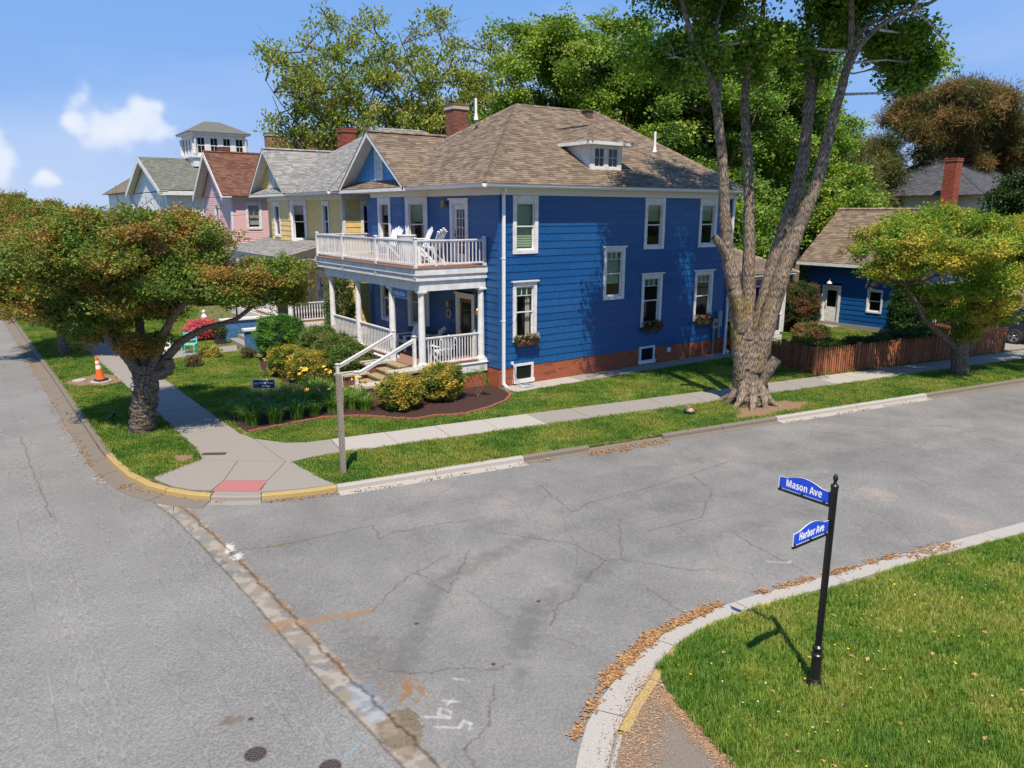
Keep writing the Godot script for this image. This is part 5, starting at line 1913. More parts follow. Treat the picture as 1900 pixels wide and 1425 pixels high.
func garage() -> void:
	var h := thing("blue_garage", "blue clapboard garage with white side door and brown gable roof", "garage")
	var m: Material = M.blue_paint
	var X := 38.9
	siding(h, "side_wall", V3(X, 0, -25.3), -PI / 2, 5.9, 0.25, 3.45, 0.27, [[0.95, 2.05, 0.1, 2.4], [3.55, 4.4, 1.0, 2.25]], m)
	siding(h, "street_wall", V3(X, 0, -19.4), 0.0, 6.4, 0.25, 3.45, 0.27, [[1.3, 5.1, 0.0, 2.5]], m)
	siding(h, "rear_wall", V3(X + 6.4, 0, -25.3), PI, 6.4, 0.25, 3.45, 0.27, [], m, true)
	siding(h, "far_wall", V3(X + 6.4, 0, -19.4), PI / 2, 5.9, 0.25, 3.45, 0.27, [], m, true)
	var b := MB.new()
	b.bx(X - 0.06, X + 6.46, -0.1, 0.26, -25.36, -19.34)
	part("plinth", b, M.concrete, h)
	b = MB.new()
	b.bx(X - 0.04, X + 0.1, 0.25, 3.45, -19.45, -19.36)
	b.bx(X + 6.3, X + 6.44, 0.25, 3.45, -19.45, -19.36)
	part("corner_board", b, M.white_paint, h)
	# gable towards the street
	var g := gable_siding(h, "gable_wall", V3(X + 3.2, 3.45, -19.4), 0.0, 3.2, 2.6, 0.27, M.light_blue_paint)
	g.position.y = 3.45
	b = MB.new()
	var e := 3.5
	var r := 6.4
	b.quad(V3(38.4, e, -25.8), V3(42.1, r, -25.8), V3(42.1, r, -18.9), V3(38.4, e, -18.9))
	b.quad(V3(45.8, e, -18.9), V3(42.1, r, -18.9), V3(42.1, r, -25.8), V3(45.8, e, -25.8))
	b.quad(V3(38.4, e, -25.8), V3(45.8, e, -25.8), V3(45.8, e, -18.9), V3(38.4, e, -18.9))
	b.tri(V3(38.9, e, -25.3), V3(42.1, r, -25.3), V3(45.3, e, -25.3))
	var rf := part("roof", b, M.roof_deck, h)
	var s := V3(3.7, r - e, 0)
	shingles(rf, V3(38.4, e + 0.02, -25.8), Vector3.BACK, s.normalized(), s.length(), 0, 6.9, 0, 6.9, BROWN)
	s = V3(-3.7, r - e, 0)
	shingles(rf, V3(45.8, e + 0.02, -18.9), Vector3.FORWARD, s.normalized(), s.length(), 0, 6.9, 0, 6.9, BROWN)
	ridge_caps(rf, V3(42.1, r + 0.04, -25.8), V3(42.1, r + 0.04, -18.9), BROWN)
	b = MB.new()
	b.bx(38.33, 38.4, e - 0.16, e, -25.82, -18.88)
	for sx in [[38.4, 42.1], [45.8, 42.1]]:
		b.quad(V3(sx[0], e, -18.88), V3(sx[1], r, -18.88), V3(sx[1], r - 0.22, -18.88), V3(sx[0], e - 0.2, -18.88))
		b.quad(V3(sx[0], e, -25.82), V3(sx[1], r, -25.82), V3(sx[1], r - 0.22, -25.82), V3(sx[0], e - 0.2, -25.82))
	b.bx(X, X + 6.4, 3.3, 3.46, -19.36, -19.33)
	part("fascia", b, M.white_paint, h)
	door(h, V3(X, 0.1, -24.25), -PI / 2, 0.86, 2.05, M.white_paint, [0.14, 0.72, 0.98, 1.9], {"casing": 0.13, "cap": false})
	window(h, V3(X, 1.08, -21.66), -PI / 2, 0.7, 1.08, {"casing": 0.08, "head": 0.08, "sill": 0.08})
	b = MB.new()
	b.bx(-0.12, 0.0, 0, 2.6, -0.02, 0.05)
	b.bx(3.8, 3.92, 0, 2.6, -0.02, 0.05)
	b.bx(0, 3.8, 2.48, 2.6, -0.02, 0.05)
	var gd := part("garage_door", b, M.white_paint, h, V3(X + 1.3, 0.05, -19.4))
	for k in 4:
		b = MB.new()
		b.bx(0.02, 3.78, k * 0.62 + 0.01, k * 0.62 + 0.61, -0.06, -0.02)
		for q in 4:
			b.bx(0.12 + q * 0.92, 0.9 + q * 0.92, k * 0.62 + 0.1, k * 0.62 + 0.52, -0.019, -0.008)
		part("panel", b, M.white_paint, gd)
	# lamp over the door
	b = MB.new()
	b.bar(V3(0, 0, 0), V3(0, 0.1, 0.2), 0.03, 0.03)
	b.lathe([Vector2(0.16, -0.06), Vector2(0.1, 0.05), Vector2(0.04, 0.1), Vector2(0.03, 0.2), Vector2(0.0, 0.2)], 14, V3(0, 0.0, 0.22))
	part("barn_lamp", b, M.white_paint, h, V3(X - 0.03, 2.45, -23.85), -PI / 2)
	b = MB.new()
	b.bx(38.0, 38.85, -0.05, 0.1, -24.4, -23.1)
	part("door_step", b, M.concrete, h)


func fence() -> void:
	var h := thing("picket_fence", "stained brown picket fence round the garden between house and garage", "fence")
	var b := MB.new()
	var w := 0.042
	b.plate(PackedVector2Array([V(-w, 0), V(w, 0), V(w, 0.92), V(w * 0.45, 0.95), V(w * 0.75, 1.0), V(0, 1.07), V(-w * 0.75, 1.0), V(-w * 0.45, 0.95), V(-w, 0.92)]), -0.01, 0.01, Color(0.26, 0.105, 0.045))
	var meshes := []
	for c in [Color(0.50, 0.18, 0.075), Color(0.42, 0.15, 0.06), Color(0.56, 0.22, 0.095), Color(0.36, 0.13, 0.06)]:
		for k in b.c.size():
			b.c[k] = c
		meshes.append(b.mesh(M.fence_wood))
	var pb := MB.new()
	pb.bx(-0.06, 0.06, 0, 1.1, -0.06, 0.06, Color(0.38, 0.15, 0.065))
	pb.bx(-0.075, 0.075, 1.1, 1.14, -0.075, 0.075, Color(0.4, 0.17, 0.075))
	var pmesh := pb.mesh(M.fence_wood)
	for run in [[V(26.35, -16.55), V(38.1, -14.62)], [V(26.35, -16.55), V(28.0, -22.1)], [V(38.1, -14.62), V(38.7, -19.2)]]:
		var a: Vector2 = run[0]
		var z: Vector2 = run[1]
		var d := z - a
		var turn := -d.angle()
		var n := int(d.length() / 0.125)
		var side := d.normalized().orthogonal()
		for k in n:
			var p := a + d * ((k + 0.5) / n) - side * 0.03
			var o := part_of("picket", meshes[rng.randi() % 4], h, V3(p.x, 0.03 + rng.randf_range(-0.012, 0.012), p.y), turn + rng.randfn() * 0.03)
			o.rotation.z = rng.randfn() * 0.012
		var posts := int(ceil(d.length() / 2.4))
		for k in posts + 1:
			var p := a + d * (float(k) / posts)
			part_of("post", pmesh, h, V3(p.x, 0, p.y), turn)
		for y in [0.25, 0.8]:
			var rb := MB.new()
			var q := a + side * 0.01
			var q2 := z + side * 0.01
			rb.bar(V3(q.x, y, q.y), V3(q2.x, y, q2.y), 0.04, 0.08, Color(0.36, 0.15, 0.065))
			part("rail", rb, M.fence_wood, h)


func suv() -> void:
	var c := thing("parked_car", "dark blue SUV parked on the garage drive behind the fence", "car", V3(41.6, 0.035, -16.6), PI / 2)
	# own axes: x forwards (towards the street), z sideways
	var st := [[-2.35, 0.78, 0.55, 0.95, 0.95], [-2.2, 0.9, 0.4, 1.02, 1.5], [-1.5, 0.95, 0.3, 1.05, 1.72], [-0.3, 0.96, 0.28, 1.04, 1.76], [0.5, 0.96, 0.28, 1.02, 1.68], [1.15, 0.95, 0.3, 1.0, 1.05], [1.9, 0.92, 0.3, 0.93, 0.95], [2.25, 0.84, 0.38, 0.82, 0.84], [2.4, 0.7, 0.45, 0.7, 0.71]]
	var body := MB.new()
	var glass := MB.new()
	for k in st.size() - 1:
		var a: Array = st[k]
		var b: Array = st[k + 1]
		for sgn in [1.0, -1.0]:
			var ra := [V3(a[0], a[2], a[1] * 0.92 * sgn), V3(a[0], (a[2] + a[3]) / 2, a[1] * sgn), V3(a[0], a[3], a[1] * 0.97 * sgn), V3(a[0], a[4] - 0.04, a[1] * (0.76 if a[4] > a[3] + 0.2 else 0.9) * sgn), V3(a[0], a[4], 0)]
			var rb := [V3(b[0], b[2], b[1] * 0.92 * sgn), V3(b[0], (b[2] + b[3]) / 2, b[1] * sgn), V3(b[0], b[3], b[1] * 0.97 * sgn), V3(b[0], b[4] - 0.04, b[1] * (0.76 if b[4] > b[3] + 0.2 else 0.9) * sgn), V3(b[0], b[4], 0)]
			for q in 4:
				var to: MB = glass if q == 2 and a[4] > a[3] + 0.2 and k > 0 and k < 5 else body
				if sgn > 0:
					to.quad(ra[q], ra[q + 1], rb[q + 1], rb[q])
				else:
					to.quad(rb[q], rb[q + 1], ra[q + 1], ra[q])
			body.quad(ra[0], rb[0], V3(b[0], b[2], 0), V3(a[0], a[2], 0))
	for k in [0, st.size() - 1]:
		var a: Array = st[k]
		body.quad(V3(a[0], a[2], -a[1] * 0.92), V3(a[0], a[3], -a[1] * 0.97), V3(a[0], a[3], a[1] * 0.97), V3(a[0], a[2], a[1] * 0.92))
	part("body", body, M.car_paint, c)
	part("window", glass, M.dark_glass, c)
	var b := MB.new()
	var tyre := MB.new()
	tyre.lathe([Vector2(0.24, -0.11), Vector2(0.33, -0.115), Vector2(0.365, -0.08), Vector2(0.365, 0.08), Vector2(0.33, 0.115), Vector2(0.24, 0.11)], 28)
	var tm := tyre.mesh(M.rubber)
	var rim := MB.new()
	rim.lathe([Vector2(0.25, 0.06), Vector2(0.25, 0.11), Vector2(0.225, 0.11), Vector2(0.215, 0.04)], 28)
	rim.lathe([Vector2(0.06, 0.09), Vector2(0.05, 0.1), Vector2(0.0, 0.1)], 12)
	for k in 5:
		for o in [-0.12, 0.12]:
			var a: float = TAU * k / 5 + o
			rim.bar(V3(cos(a - o) * 0.05, 0.085, sin(a - o) * 0.05), V3(cos(a) * 0.225, 0.085, sin(a) * 0.225), 0.035, 0.02)
	var rm := rim.mesh(M.chrome)
	for x in [-1.4, 1.5]:
		for sgn in [1.0, -1.0]:
			var wn := sub("wheel", c, V3(x, 0.365, 0.86 * sgn))
			wn.rotation.x = PI / 2 * sgn
			part_of("tyre", tm, wn)
			part_of("rim", rm, wn)
	for sgn in [1.0, -1.0]:
		b = MB.new()
		b.obox(V3(2.2, 0.66, 0.5 * sgn - 0.14), V3(0.14, -0.02, 0), V3(0, 0.14, 0), V3(0, 0, 0.28))
		part("headlight", b, M.chrome, c)
		b = MB.new()
		b.bar(V3(-1.9, 1.79, 0.66 * sgn), V3(0.3, 1.79, 0.66 * sgn), 0.03, 0.03)
		part("roof_rail", b, M.chrome, c)


# ---------------------------------------------------------------- plants

var patchy := FastNoiseLite.new()


# a spray of leaves round a twig: each leaf two faces folded along the rib
func spray(n: int, r: float, l: float, w: float, up := 0.35, seed_ := 1) -> ArrayMesh:
	var g := RandomNumberGenerator.new()
	g.seed = seed_
	var b := MB.new()
	for k in n:
		var d := Vector3(g.randfn(), g.randfn() * 0.8, g.randfn()).normalized()
		var p := d * r * pow(g.randf(), 0.5)
		var dir := (d + Vector3(g.randfn(), g.randfn(), g.randfn()) * 0.6).normalized()
		var nrm := (Vector3.UP * up + Vector3(g.randfn(), g.randfn(), g.randfn()) * 0.6).normalized()
		var side := dir.cross(nrm).normalized()
		nrm = side.cross(dir)
		var ll := l * g.randf_range(0.7, 1.25)
		var ww := w * g.randf_range(0.8, 1.2) * 0.5
		var tip := p + dir * ll - nrm * ll * 0.12
		var m := p + dir * ll * 0.45
		var c := Color.WHITE * g.randf_range(0.75, 1.15)
		b.tri(p, m + side * ww + nrm * ww * 0.35, tip, c)
		b.tri(p, tip, m - side * ww + nrm * ww * 0.35, c)
	return b.mesh(M.leaf)


func crown(parent: Node3D, called: String, mesh: Mesh, pts: Array, cols: Array, scale: Vector2) -> MultiMeshInstance3D:
	var mm := MultiMesh.new()
	mm.transform_format = MultiMesh.TRANSFORM_3D
	mm.use_colors = true
	mm.mesh = mesh
	mm.instance_count = pts.size()
	for k in pts.size():
		var s := rng.randf_range(scale.x, scale.y)
		var bs := Basis(Vector3(rng.randfn(), rng.randfn(), rng.randfn()).normalized(), rng.randf_range(-0.7, 0.7)) * Basis(Vector3.UP, rng.randf() * TAU)
		mm.set_instance_transform(k, Transform3D(bs.scaled(Vector3.ONE * s), pts[k]))
		mm.set_instance_color(k, cols[k])
	var o := MultiMeshInstance3D.new()
	o.name = called
	o.multimesh = mm
	parent.add_child(o, true)
	return o


func tint(pal: Array, p: Vector3, freq := 0.6, bias := 0.0) -> Color:
	# two greens and a third colour, mixed in patches
	patchy.frequency = freq
	var t := patchy.get_noise_3dv(p) * 1.5 + rng.randfn() * 0.28 + 0.5 + bias
	var c: Color
	if t < 0.5:
		c = pal[0].lerp(pal[1], clampf(t * 2.0, 0, 1))
	else:
		c = pal[1].lerp(pal[2], clampf(t * 2.0 - 1.0, 0, 1))
	return jit(c, 0.22)


# bodies: [centre, radii, lobes, size of a lobe]; points of leaf sprays in many small lobes, and the lobes' centres
func foliage(bodies: Array, per: int, thick := 0.55, shell := 0.45) -> Array:
	var pts := []
	var hubs := []
	for bd in bodies:
		var c: Vector3 = bd[0]
		var r: Vector3 = bd[1]
		for k in bd[2]:
			var d := Vector3(rng.randfn(), rng.randfn(), rng.randfn()).normalized()
			var q := c + d * r * lerpf(shell, 1.0, pow(rng.randf(), 0.7))
			hubs.append(q)
			var lr: float = bd[3] * rng.randf_range(0.65, 1.25)
			for n in int(per * lr * lr / (bd[3] * bd[3])):
				var e := Vector3(rng.randfn(), rng.randfn(), rng.randfn()) * thick
				pts.append(q + e * Vector3(lr, lr * 0.5, lr))
	return [pts, hubs]


func lateral(base: Vector3, lat: float, y: float, dep: float) -> Vector3:
	return Vector3(base.x + 0.813 * lat + 0.582 * dep, y, base.z + 0.582 * lat - 0.813 * dep)


func limb(b: MB, pts: Array, r0: float, r1: float, sides := 10, wob := 0.1, furrow := 0.0) -> void:
	var fine := []
	var radii := []
	for k in pts.size() - 1:
		var p0: Vector3 = pts[maxi(k - 1, 0)]
		var p1: Vector3 = pts[k]
		var p2: Vector3 = pts[k + 1]
		var p3: Vector3 = pts[mini(k + 2, pts.size() - 1)]
		var steps := 10 if furrow > 0.0 else 4
		for s in steps:
			var t := float(s) / steps
			fine.append(p1.cubic_interpolate(p2, p0, p3, t))
			radii.append(lerpf(r0, r1, pow((k + t) / (pts.size() - 1), 0.62)))
	fine.append(pts[-1])
	radii.append(r1)
	b.tube(fine, radii, sides * 3 if furrow > 0.0 else sides, Color.WHITE, true, wob, furrow)


# twigs from the nearest limb point to each lobe
func twigs(b: MB, limbs: Array, hubs: Array, r: float, spread := 3) -> void:
	var anchors := []
	for l in limbs:
		for k in range(1, l.size()):
			anchors.append(l[k])
			anchors.append((l[k] + l[k - 1]) / 2)
	for h in hubs:
		var best := 1e9
		var a := Vector3.ZERO
		for q in anchors:
			var d: float = q.distance_squared_to(h) + maxf(0.0, q.y - h.y) * 3.0
			if d < best:
				best = d
				a = q
		var len := sqrt(best)
		var mid: Vector3 = a.lerp(h, 0.5) + Vector3(rng.randfn(), rng.randfn() * 0.5 - 0.3, rng.randfn()) * len * 0.1
		b.tube([a, a.lerp(mid, 0.6), mid, mid.lerp(h, 0.6), h], [r, r * 0.8, r * 0.62, r * 0.45, r * 0.25], 5, Color.WHITE, false)
		for k in spread:
			var e: Vector3 = h + Vector3(rng.randfn(), absf(rng.randfn()) * 0.6, rng.randfn()) * 0.35 * clampf(len, 0.5, 2.0)
			var s: Vector3 = mid.lerp(h, rng.randf())
			b.tube([s, s.lerp(e, 0.5) + Vector3(0, 0.05, 0), e], [r * 0.35, r * 0.25, r * 0.12], 4, Color.WHITE, false)


func plant_tree(called: String, label: String, base: Vector3, limbs: Array, bodies: Array, per: int, leaf: Mesh, pal: Array, opt := {}) -> Node3D:
	var t := thing(called, label, opt.get("category", "tree"), base, 0.0, opt.get("group", ""))
	var b := MB.new()
	var paths := []
	for l in limbs:
		var local := []
		for p in l[0]:
			local.append(p - base)
		paths.append(local)
		limb(b, local, l[1], l[2], l[3] if l.size() > 3 else 9, opt.get("wobble", 0.1), opt.get("furrow", 0.0))
	if opt.get("bark", M.bark) == M.maple_bark:
		patchy.frequency = 1.1
		for k in b.v.size():
			var q: Vector3 = b.v[k]
			var c := Color(0.46, 0.375, 0.285).lerp(Color(0.32, 0.265, 0.21), clampf(patchy.get_noise_3dv(q) + 0.4, 0.0, 1.0))
			var moss := patchy.get_noise_3d(q.x * 2.0, q.y * 0.7, q.z * 2.0) + 0.45 - absf(q.y - 3.2) * 0.25 - absf(q.x + 0.55) * 0.7
			b.c[k] = c.lerp(Color(0.42, 0.32, 0.09), clampf(moss * 2.0, 0.0, 0.75))
	part("trunk", b, opt.get("bark", M.bark), t)
	var local_bodies := []
	for bd in bodies:
		local_bodies.append([bd[0] - base, bd[1], bd[2], bd[3]])
	var f := foliage(local_bodies, per, opt.get("thick", 0.52), opt.get("shell", 0.45))
	b = MB.new()
	twigs(b, paths, f[1], opt.get("twig", 0.03), opt.get("spread", 3))
	stuff(part("branches", b, opt.get("twig_bark", opt.get("bark", M.bark)), t))
	var cols := []
	for p in f[0]:
		cols.append(tint(pal, p, opt.get("freq", 0.6), opt.get("bias", 0.0)))
	stuff(crown(t, "crown", leaf, f[0], cols, opt.get("scale", Vector2(0.8, 1.25))))
	return t


func trees() -> void:
	var crape := spray(26, 0.17, 0.085, 0.046, 0.4, 3)
	var rusty := [Color(0.125, 0.215, 0.026), Color(0.26, 0.29, 0.042), Color(0.42, 0.215, 0.055)]
	# crape myrtle at the corner, wound with cable
	var B := V3(3.52, 0, -23.19)
	var limbs := [
		[[V3(3.51, -0.1, -23.19), V3(3.55, 0.25, -23.16), V3(3.63, 0.8, -23.11), V3(3.72, 1.4, -23.05), V3(3.72, 1.95, -23.03)], 0.36, 0.30, 14],
		[[V3(3.68, 1.5, -23.06), V3(3.31, 2.25, -23.10), V3(2.95, 2.74, -23.10), V3(2.74, 3.36, -23.01), V3(2.41, 4.40, -23.00), V3(2.11, 5.11, -22.97)], 0.2, 0.045],
		[[V3(3.74, 1.5, -23.0), V3(3.77, 2.79, -23.32), V3(3.75, 3.68, -23.64), V3(3.75, 4.57, -23.95), V3(3.82, 5.61, -24.20)], 0.19, 0.04],
		[[V3(3.78, 1.5, -23.0), V3(4.16, 2.70, -22.59), V3(4.42, 3.32, -22.25), V3(4.73, 3.78, -21.88), V3(5.39, 4.23, -21.26), V3(6.20, 4.68, -20.53)], 0.17, 0.04],
		[[V3(3.8, 1.5, -22.98), V3(4.56, 2.50, -22.60), V3(5.25, 2.95, -22.26), V3(6.05, 3.24, -21.84), V3(6.87, 3.99, -21.40)], 0.16, 0.04],
		[[V3(3.7, 1.6, -23.0), V3(4.05, 1.7, -22.7), V3(4.26, 1.85, -22.55), V3(4.27, 2.12, -22.54)], 0.17, 0.13],
		[[V3(3.7, 1.7, -23.1), V3(3.2, 2.9, -23.9), V3(2.9, 3.8, -24.5), V3(2.6, 4.8, -25.0)], 0.14, 0.04],
	]
	plant_tree("crape_myrtle", "rust and green crape myrtle with cable wound round its thick trunk at the street corner", B, limbs, [[lateral(B, -0.1, 5.0, 0.0), V3(2.6, 1.5, 2.5), 84, 0.52], [lateral(B, 3.2, 4.3, 0.0), V3(1.75, 0.65, 1.6), 38, 0.42], [lateral(B, -1.3, 3.5, 0.3), V3(1.2, 0.7, 1.3), 26, 0.45], [lateral(B, 1.2, 4.2, 0), V3(1.8, 0.9, 1.8), 26, 0.45], [lateral(B, 0.5, 2.7, -0.2), V3(0.5, 0.3, 0.5), 4, 0.28]], 62, crape, rusty, {"twig": 0.028, "spread": 5, "group": "crape myrtles along the side street", "freq": 0.55, "wobble": 0.2, "bias": -0.1, "furrow": 0.03})
	for q in [[V3(3.04, 0, -38.4), 1.0, "rust and green crape myrtle beyond the orange cone on the verge"], [V3(2.2, 0, -54.5), 1.15, "crape myrtle further along the verge with low spreading crown"], [V3(1.7, 0, -72), 1.2, "farthest crape myrtle of the verge row"]]:
		var c: Vector3 = q[0]
		var s: float = q[1]
		var l := [[[c + V3(0, -0.1, 0), c + V3(0.05, 0.8, 0), c + V3(0, 1.5, 0)], 0.3, 0.22]]
		for k in 6:
			var a := TAU * k / 6.0 + 0.3
			l.append([[c + V3(0, 1.3, 0), c + V3(cos(a) * 0.6, 2.2, sin(a) * 0.6), c + V3(cos(a) * 1.4, 3.3 * s, sin(a) * 1.4), c + V3(cos(a) * 2.2, 4.6 * s, sin(a) * 2.2)], 0.15, 0.04])
		plant_tree("crape_myrtle", q[2], c, l, [[c + V3(0.3, 4.3 * s, 0.4), V3(3.2, 1.7, 3.2) * s, 90, 0.6], [c + V3(-0.4, 2.7 * s, 0.8), V3(1.8, 0.8, 1.8) * s, 26, 0.5]], 70, crape, rusty, {"twig": 0.03, "group": "crape myrtles along the side street", "scale": Vector2(1.0, 1.5)})
	# crape myrtle by the fence
	B = V3(31.45, 0, -13.47)
	limbs = [
		[[V3(31.46, -0.1, -13.46), V3(31.42, 0.5, -13.5), V3(31.39, 0.93, -13.52), V3(31.38, 1.3, -13.52)], 0.36, 0.27, 12],
		[[V3(31.35, 0.9, -13.54), V3(30.51, 1.69, -14.05), V3(29.95, 2.23, -14.36), V3(29.55, 2.86, -14.55), V3(29.08, 3.49, -14.80)], 0.18, 0.05],
		[[V3(31.47, 1.0, -13.46), V3(31.53, 2.82, -13.66), V3(31.77, 4.06, -13.73), V3(32.38, 5.08, -13.54)], 0.16, 0.05],
		[[V3(31.52, 0.9, -13.42), V3(32.20, 1.99, -13.06), V3(32.55, 2.82, -12.93), V3(33.19, 4.07, -12.59)], 0.17, 0.05],
		[[V3(31.34, 1.1, -13.55), V3(31.11, 2.60, -14.04), V3(30.89, 4.05, -14.53), V3(30.39, 4.86, -15.22)], 0.15, 0.04],
	]
	plant_tree("crape_myrtle", "yellow green crape myrtle on the verge in front of the picket fence", B, limbs, [[lateral(B, -0.9, 4.75, 0.2), V3(4.2, 1.6, 3.2), 100, 0.55], [lateral(B, 3.4, 4.9, 0.2), V3(2.2, 1.4, 2.4), 44, 0.58], [lateral(B, 0.1, 2.75, 0.3), V3(1.9, 0.7, 1.5), 30, 0.42], [lateral(B, 0.0, 1.5, -0.2), V3(0.25, 0.3, 0.25), 5, 0.25]], 56, crape, [Color(0.13, 0.275, 0.022), Color(0.32, 0.43, 0.04), Color(0.52, 0.44, 0.065)], {"twig": 0.03, "spread": 5, "freq": 0.5, "scale": Vector2(1.0, 1.5)})
	# the big maple on the verge
	B = V3(20.51, 0, -15.14)
	limbs = [
		[[V3(20.52, -0.25, -15.13), V3(20.5, 0.05, -15.13), V3(20.46, 0.45, -15.16), V3(20.43, 1.0, -15.20), V3(20.42, 1.7, -15.2), V3(20.42, 2.3, -15.2)], 0.60, 0.40, 22],
		[[V3(20.3, 1.0, -15.28), V3(20.05, 2.6, -15.42), V3(19.85, 3.7, -15.5), V3(19.56, 4.94, -15.66), V3(19.38, 6.10, -15.71), V3(19.17, 7.71, -15.77), V3(18.90, 9.26, -15.88), V3(18.65, 10.01, -15.98), V3(18.20, 10.89, -16.22), V3(17.85, 11.89, -16.39), V3(17.50, 13.01, -16.56)], 0.33, 0.05, 14],
		[[V3(18.95, 9.2, -15.89), V3(19.05, 10.50, -16.00), V3(19.05, 11.58, -16.19), V3(19.36, 12.94, -16.15), V3(19.39, 14.56, -16.31)], 0.09, 0.03],
		[[V3(20.5, 1.4, -15.3), V3(20.54, 3.71, -15.52), V3(20.56, 5.60, -15.66), V3(20.51, 7.76, -15.85), V3(20.43, 9.39, -16.06), V3(20.54, 10.68, -16.13), V3(20.86, 11.64, -16.06), V3(21.04, 12.59, -16.08), V3(21.19, 14.43, -16.13)], 0.26, 0.05, 14],
		[[V3(20.55, 1.2, -15.15), V3(21.01, 4.07, -15.03), V3(21.45, 6.11, -14.84), V3(21.76, 7.76, -14.73), V3(21.87, 9.37, -14.78), V3(21.94, 10.64, -14.86), V3(21.87, 11.89, -15.03), V3(21.71, 13.42, -15.26)], 0.36, 0.06, 14],
		[[V3(21.9, 8.6, -14.75), V3(22.42, 10.54, -14.88), V3(22.93, 11.85, -14.88), V3(23.27, 13.63, -15.01)], 0.11, 0.04],
		[[V3(20.5, 1.2, -15.0), V3(20.79, 3.78, -14.62), V3(21.06, 5.46, -14.3), V3(21.36, 7.23, -13.9), V3(21.46, 8.92, -13.65), V3(21.57, 10.25, -13.43), V3(21.50, 11.25, -13.34), V3(21.21, 13.18, -13.41)], 0.34, 0.06, 14],
		[[V3(21.5, 9.9, -13.5), V3(21.67, 10.94, -13.08), V3(22.17, 11.61, -12.48), V3(22.85, 11.98, -11.74), V3(23.34, 12.74, -11.14)], 0.11, 0.03],
		[[V3(21.5, 10.9, -13.4), V3(22.0, 11.5, -13.1), V3(22.44, 11.73, -12.96), V3(22.84, 12.80, -12.98)], 0.09, 0.03],
		[[V3(20.0, 2.5, -15.3), V3(19.75, 3.3, -15.3), V3(19.5, 3.8, -15.35)], 0.2, 0.15],
		[[V3(19.7, 4.4, -15.6), V3(19.45, 4.9, -15.62), V3(19.0, 5.45, -15.75)], 0.16, 0.115],
		[[V3(20.5, 0.5, -14.9), V3(20.62, 1.1, -14.65), V3(20.79, 1.63, -14.42)], 0.22, 0.17],
		[[V3(20.7, 3.0, -14.7), V3(20.68, 3.5, -14.55), V3(20.7, 3.9, -14.42)], 0.16, 0.12],
	]
	# roots that spread from the foot
	for k in 9:
		var a := TAU * k / 9.0 + 0.2
		limbs.append([[V3(20.5 + cos(a) * 0.33, 0.85, -15.14 + sin(a) * 0.33), V3(20.5 + cos(a) * 0.6, 0.24, -15.14 + sin(a) * 0.6), V3(20.5 + cos(a + 0.12) * (0.95 + 0.25 * sin(k * 2.4)), -0.1, -15.14 + sin(a + 0.12) * (0.95 + 0.25 * sin(k * 2.4)))], 0.2, 0.06, 8])
	var broad := spray(20, 0.27, 0.125, 0.105, 0.5, 5)
	var green := [Color(0.075, 0.175, 0.02), Color(0.165, 0.315, 0.03), Color(0.33, 0.45, 0.055)]
	plant_tree("maple_tree", "tall multi-trunked maple with sawn limb stubs on the verge beside the blue house", B, limbs, [[lateral(B, 0.2, 15.0, -0.2), V3(5.2, 3.6, 4.6), 74, 0.95], [lateral(B, 3.7, 10.9, 0.0), V3(1.0, 1.0, 1.0), 9, 0.55], [lateral(B, -3.0, 10.6, 0.2), V3(1.3, 0.7, 1.2), 9, 0.6], [lateral(B, 0.6, 10.9, 0.6), V3(2.2, 0.7, 1.6), 9, 0.6], [lateral(B, 2.4, 12.2, 0.2), V3(1.2, 1.0, 1.2), 8, 0.7]], 66, broad, green, {"bark": M.maple_bark, "twig": 0.045, "spread": 4, "wobble": 0.12, "furrow": 0.06, "scale": Vector2(0.8, 1.3)})
	background_trees()


func simple_limbs(c: Vector3, high: float, r: float, n: int, wide: float, fork := 0.3) -> Array:
	var trunk := []
	var wob := rng.randf() * 6.0
	for k in 7:
		var u := k / 6.0
		trunk.append(c + V3(sin(u * 5.0 + wob) * 0.35 * u, -0.3 + high * 0.8 * u, cos(u * 4.0 + wob) * 0.35 * u))
	var out := [[trunk, r, r * 0.09]]
	for k in n:
		var a := TAU * k / n + rng.randf() * 0.8
		var y0 := high * rng.randf_range(fork * 0.8, 0.6)
		var w := wide * rng.randf_range(0.5, 0.92)
		var y1 := minf(high * 0.86, y0 + high * rng.randf_range(0.2, 0.4))
		var pts := []
		var i := clampf(y0 / (high * 0.8) * 6.0, 0.0, 5.99)
		var p0: Vector3 = trunk[int(i)].lerp(trunk[int(i) + 1], i - int(i))
		for q in 6:
			var u := q / 5.0
			var side := V3(-sin(a), 0, cos(a)) * sin(u * 4.0 + k) * 0.12 * w * u
			pts.append(p0 + V3(cos(a), 0, sin(a)) * w * pow(u, 0.85) + side + V3(0, (y1 - y0) * pow(u, 1.25), 0) + Vector3(rng.randfn(), rng.randfn(), rng.randfn()) * 0.07 * w * u * (1.0 - u))
		out.append([pts, r * 0.4, r * 0.06])
		for s in 2:
			var j := 2 + s
			var d := V3(cos(a + (0.9 if s else -0.9)), 0.7, sin(a + (0.9 if s else -0.9))).normalized() * w * 0.45
			var m: Vector3 = pts[j]
			out.append([[m, m + d * 0.5 + V3(0, 0.1, 0), m + d + V3(rng.randfn(), rng.randfn(), rng.randfn()) * 0.2], r * 0.2, r * 0.04])
	return out


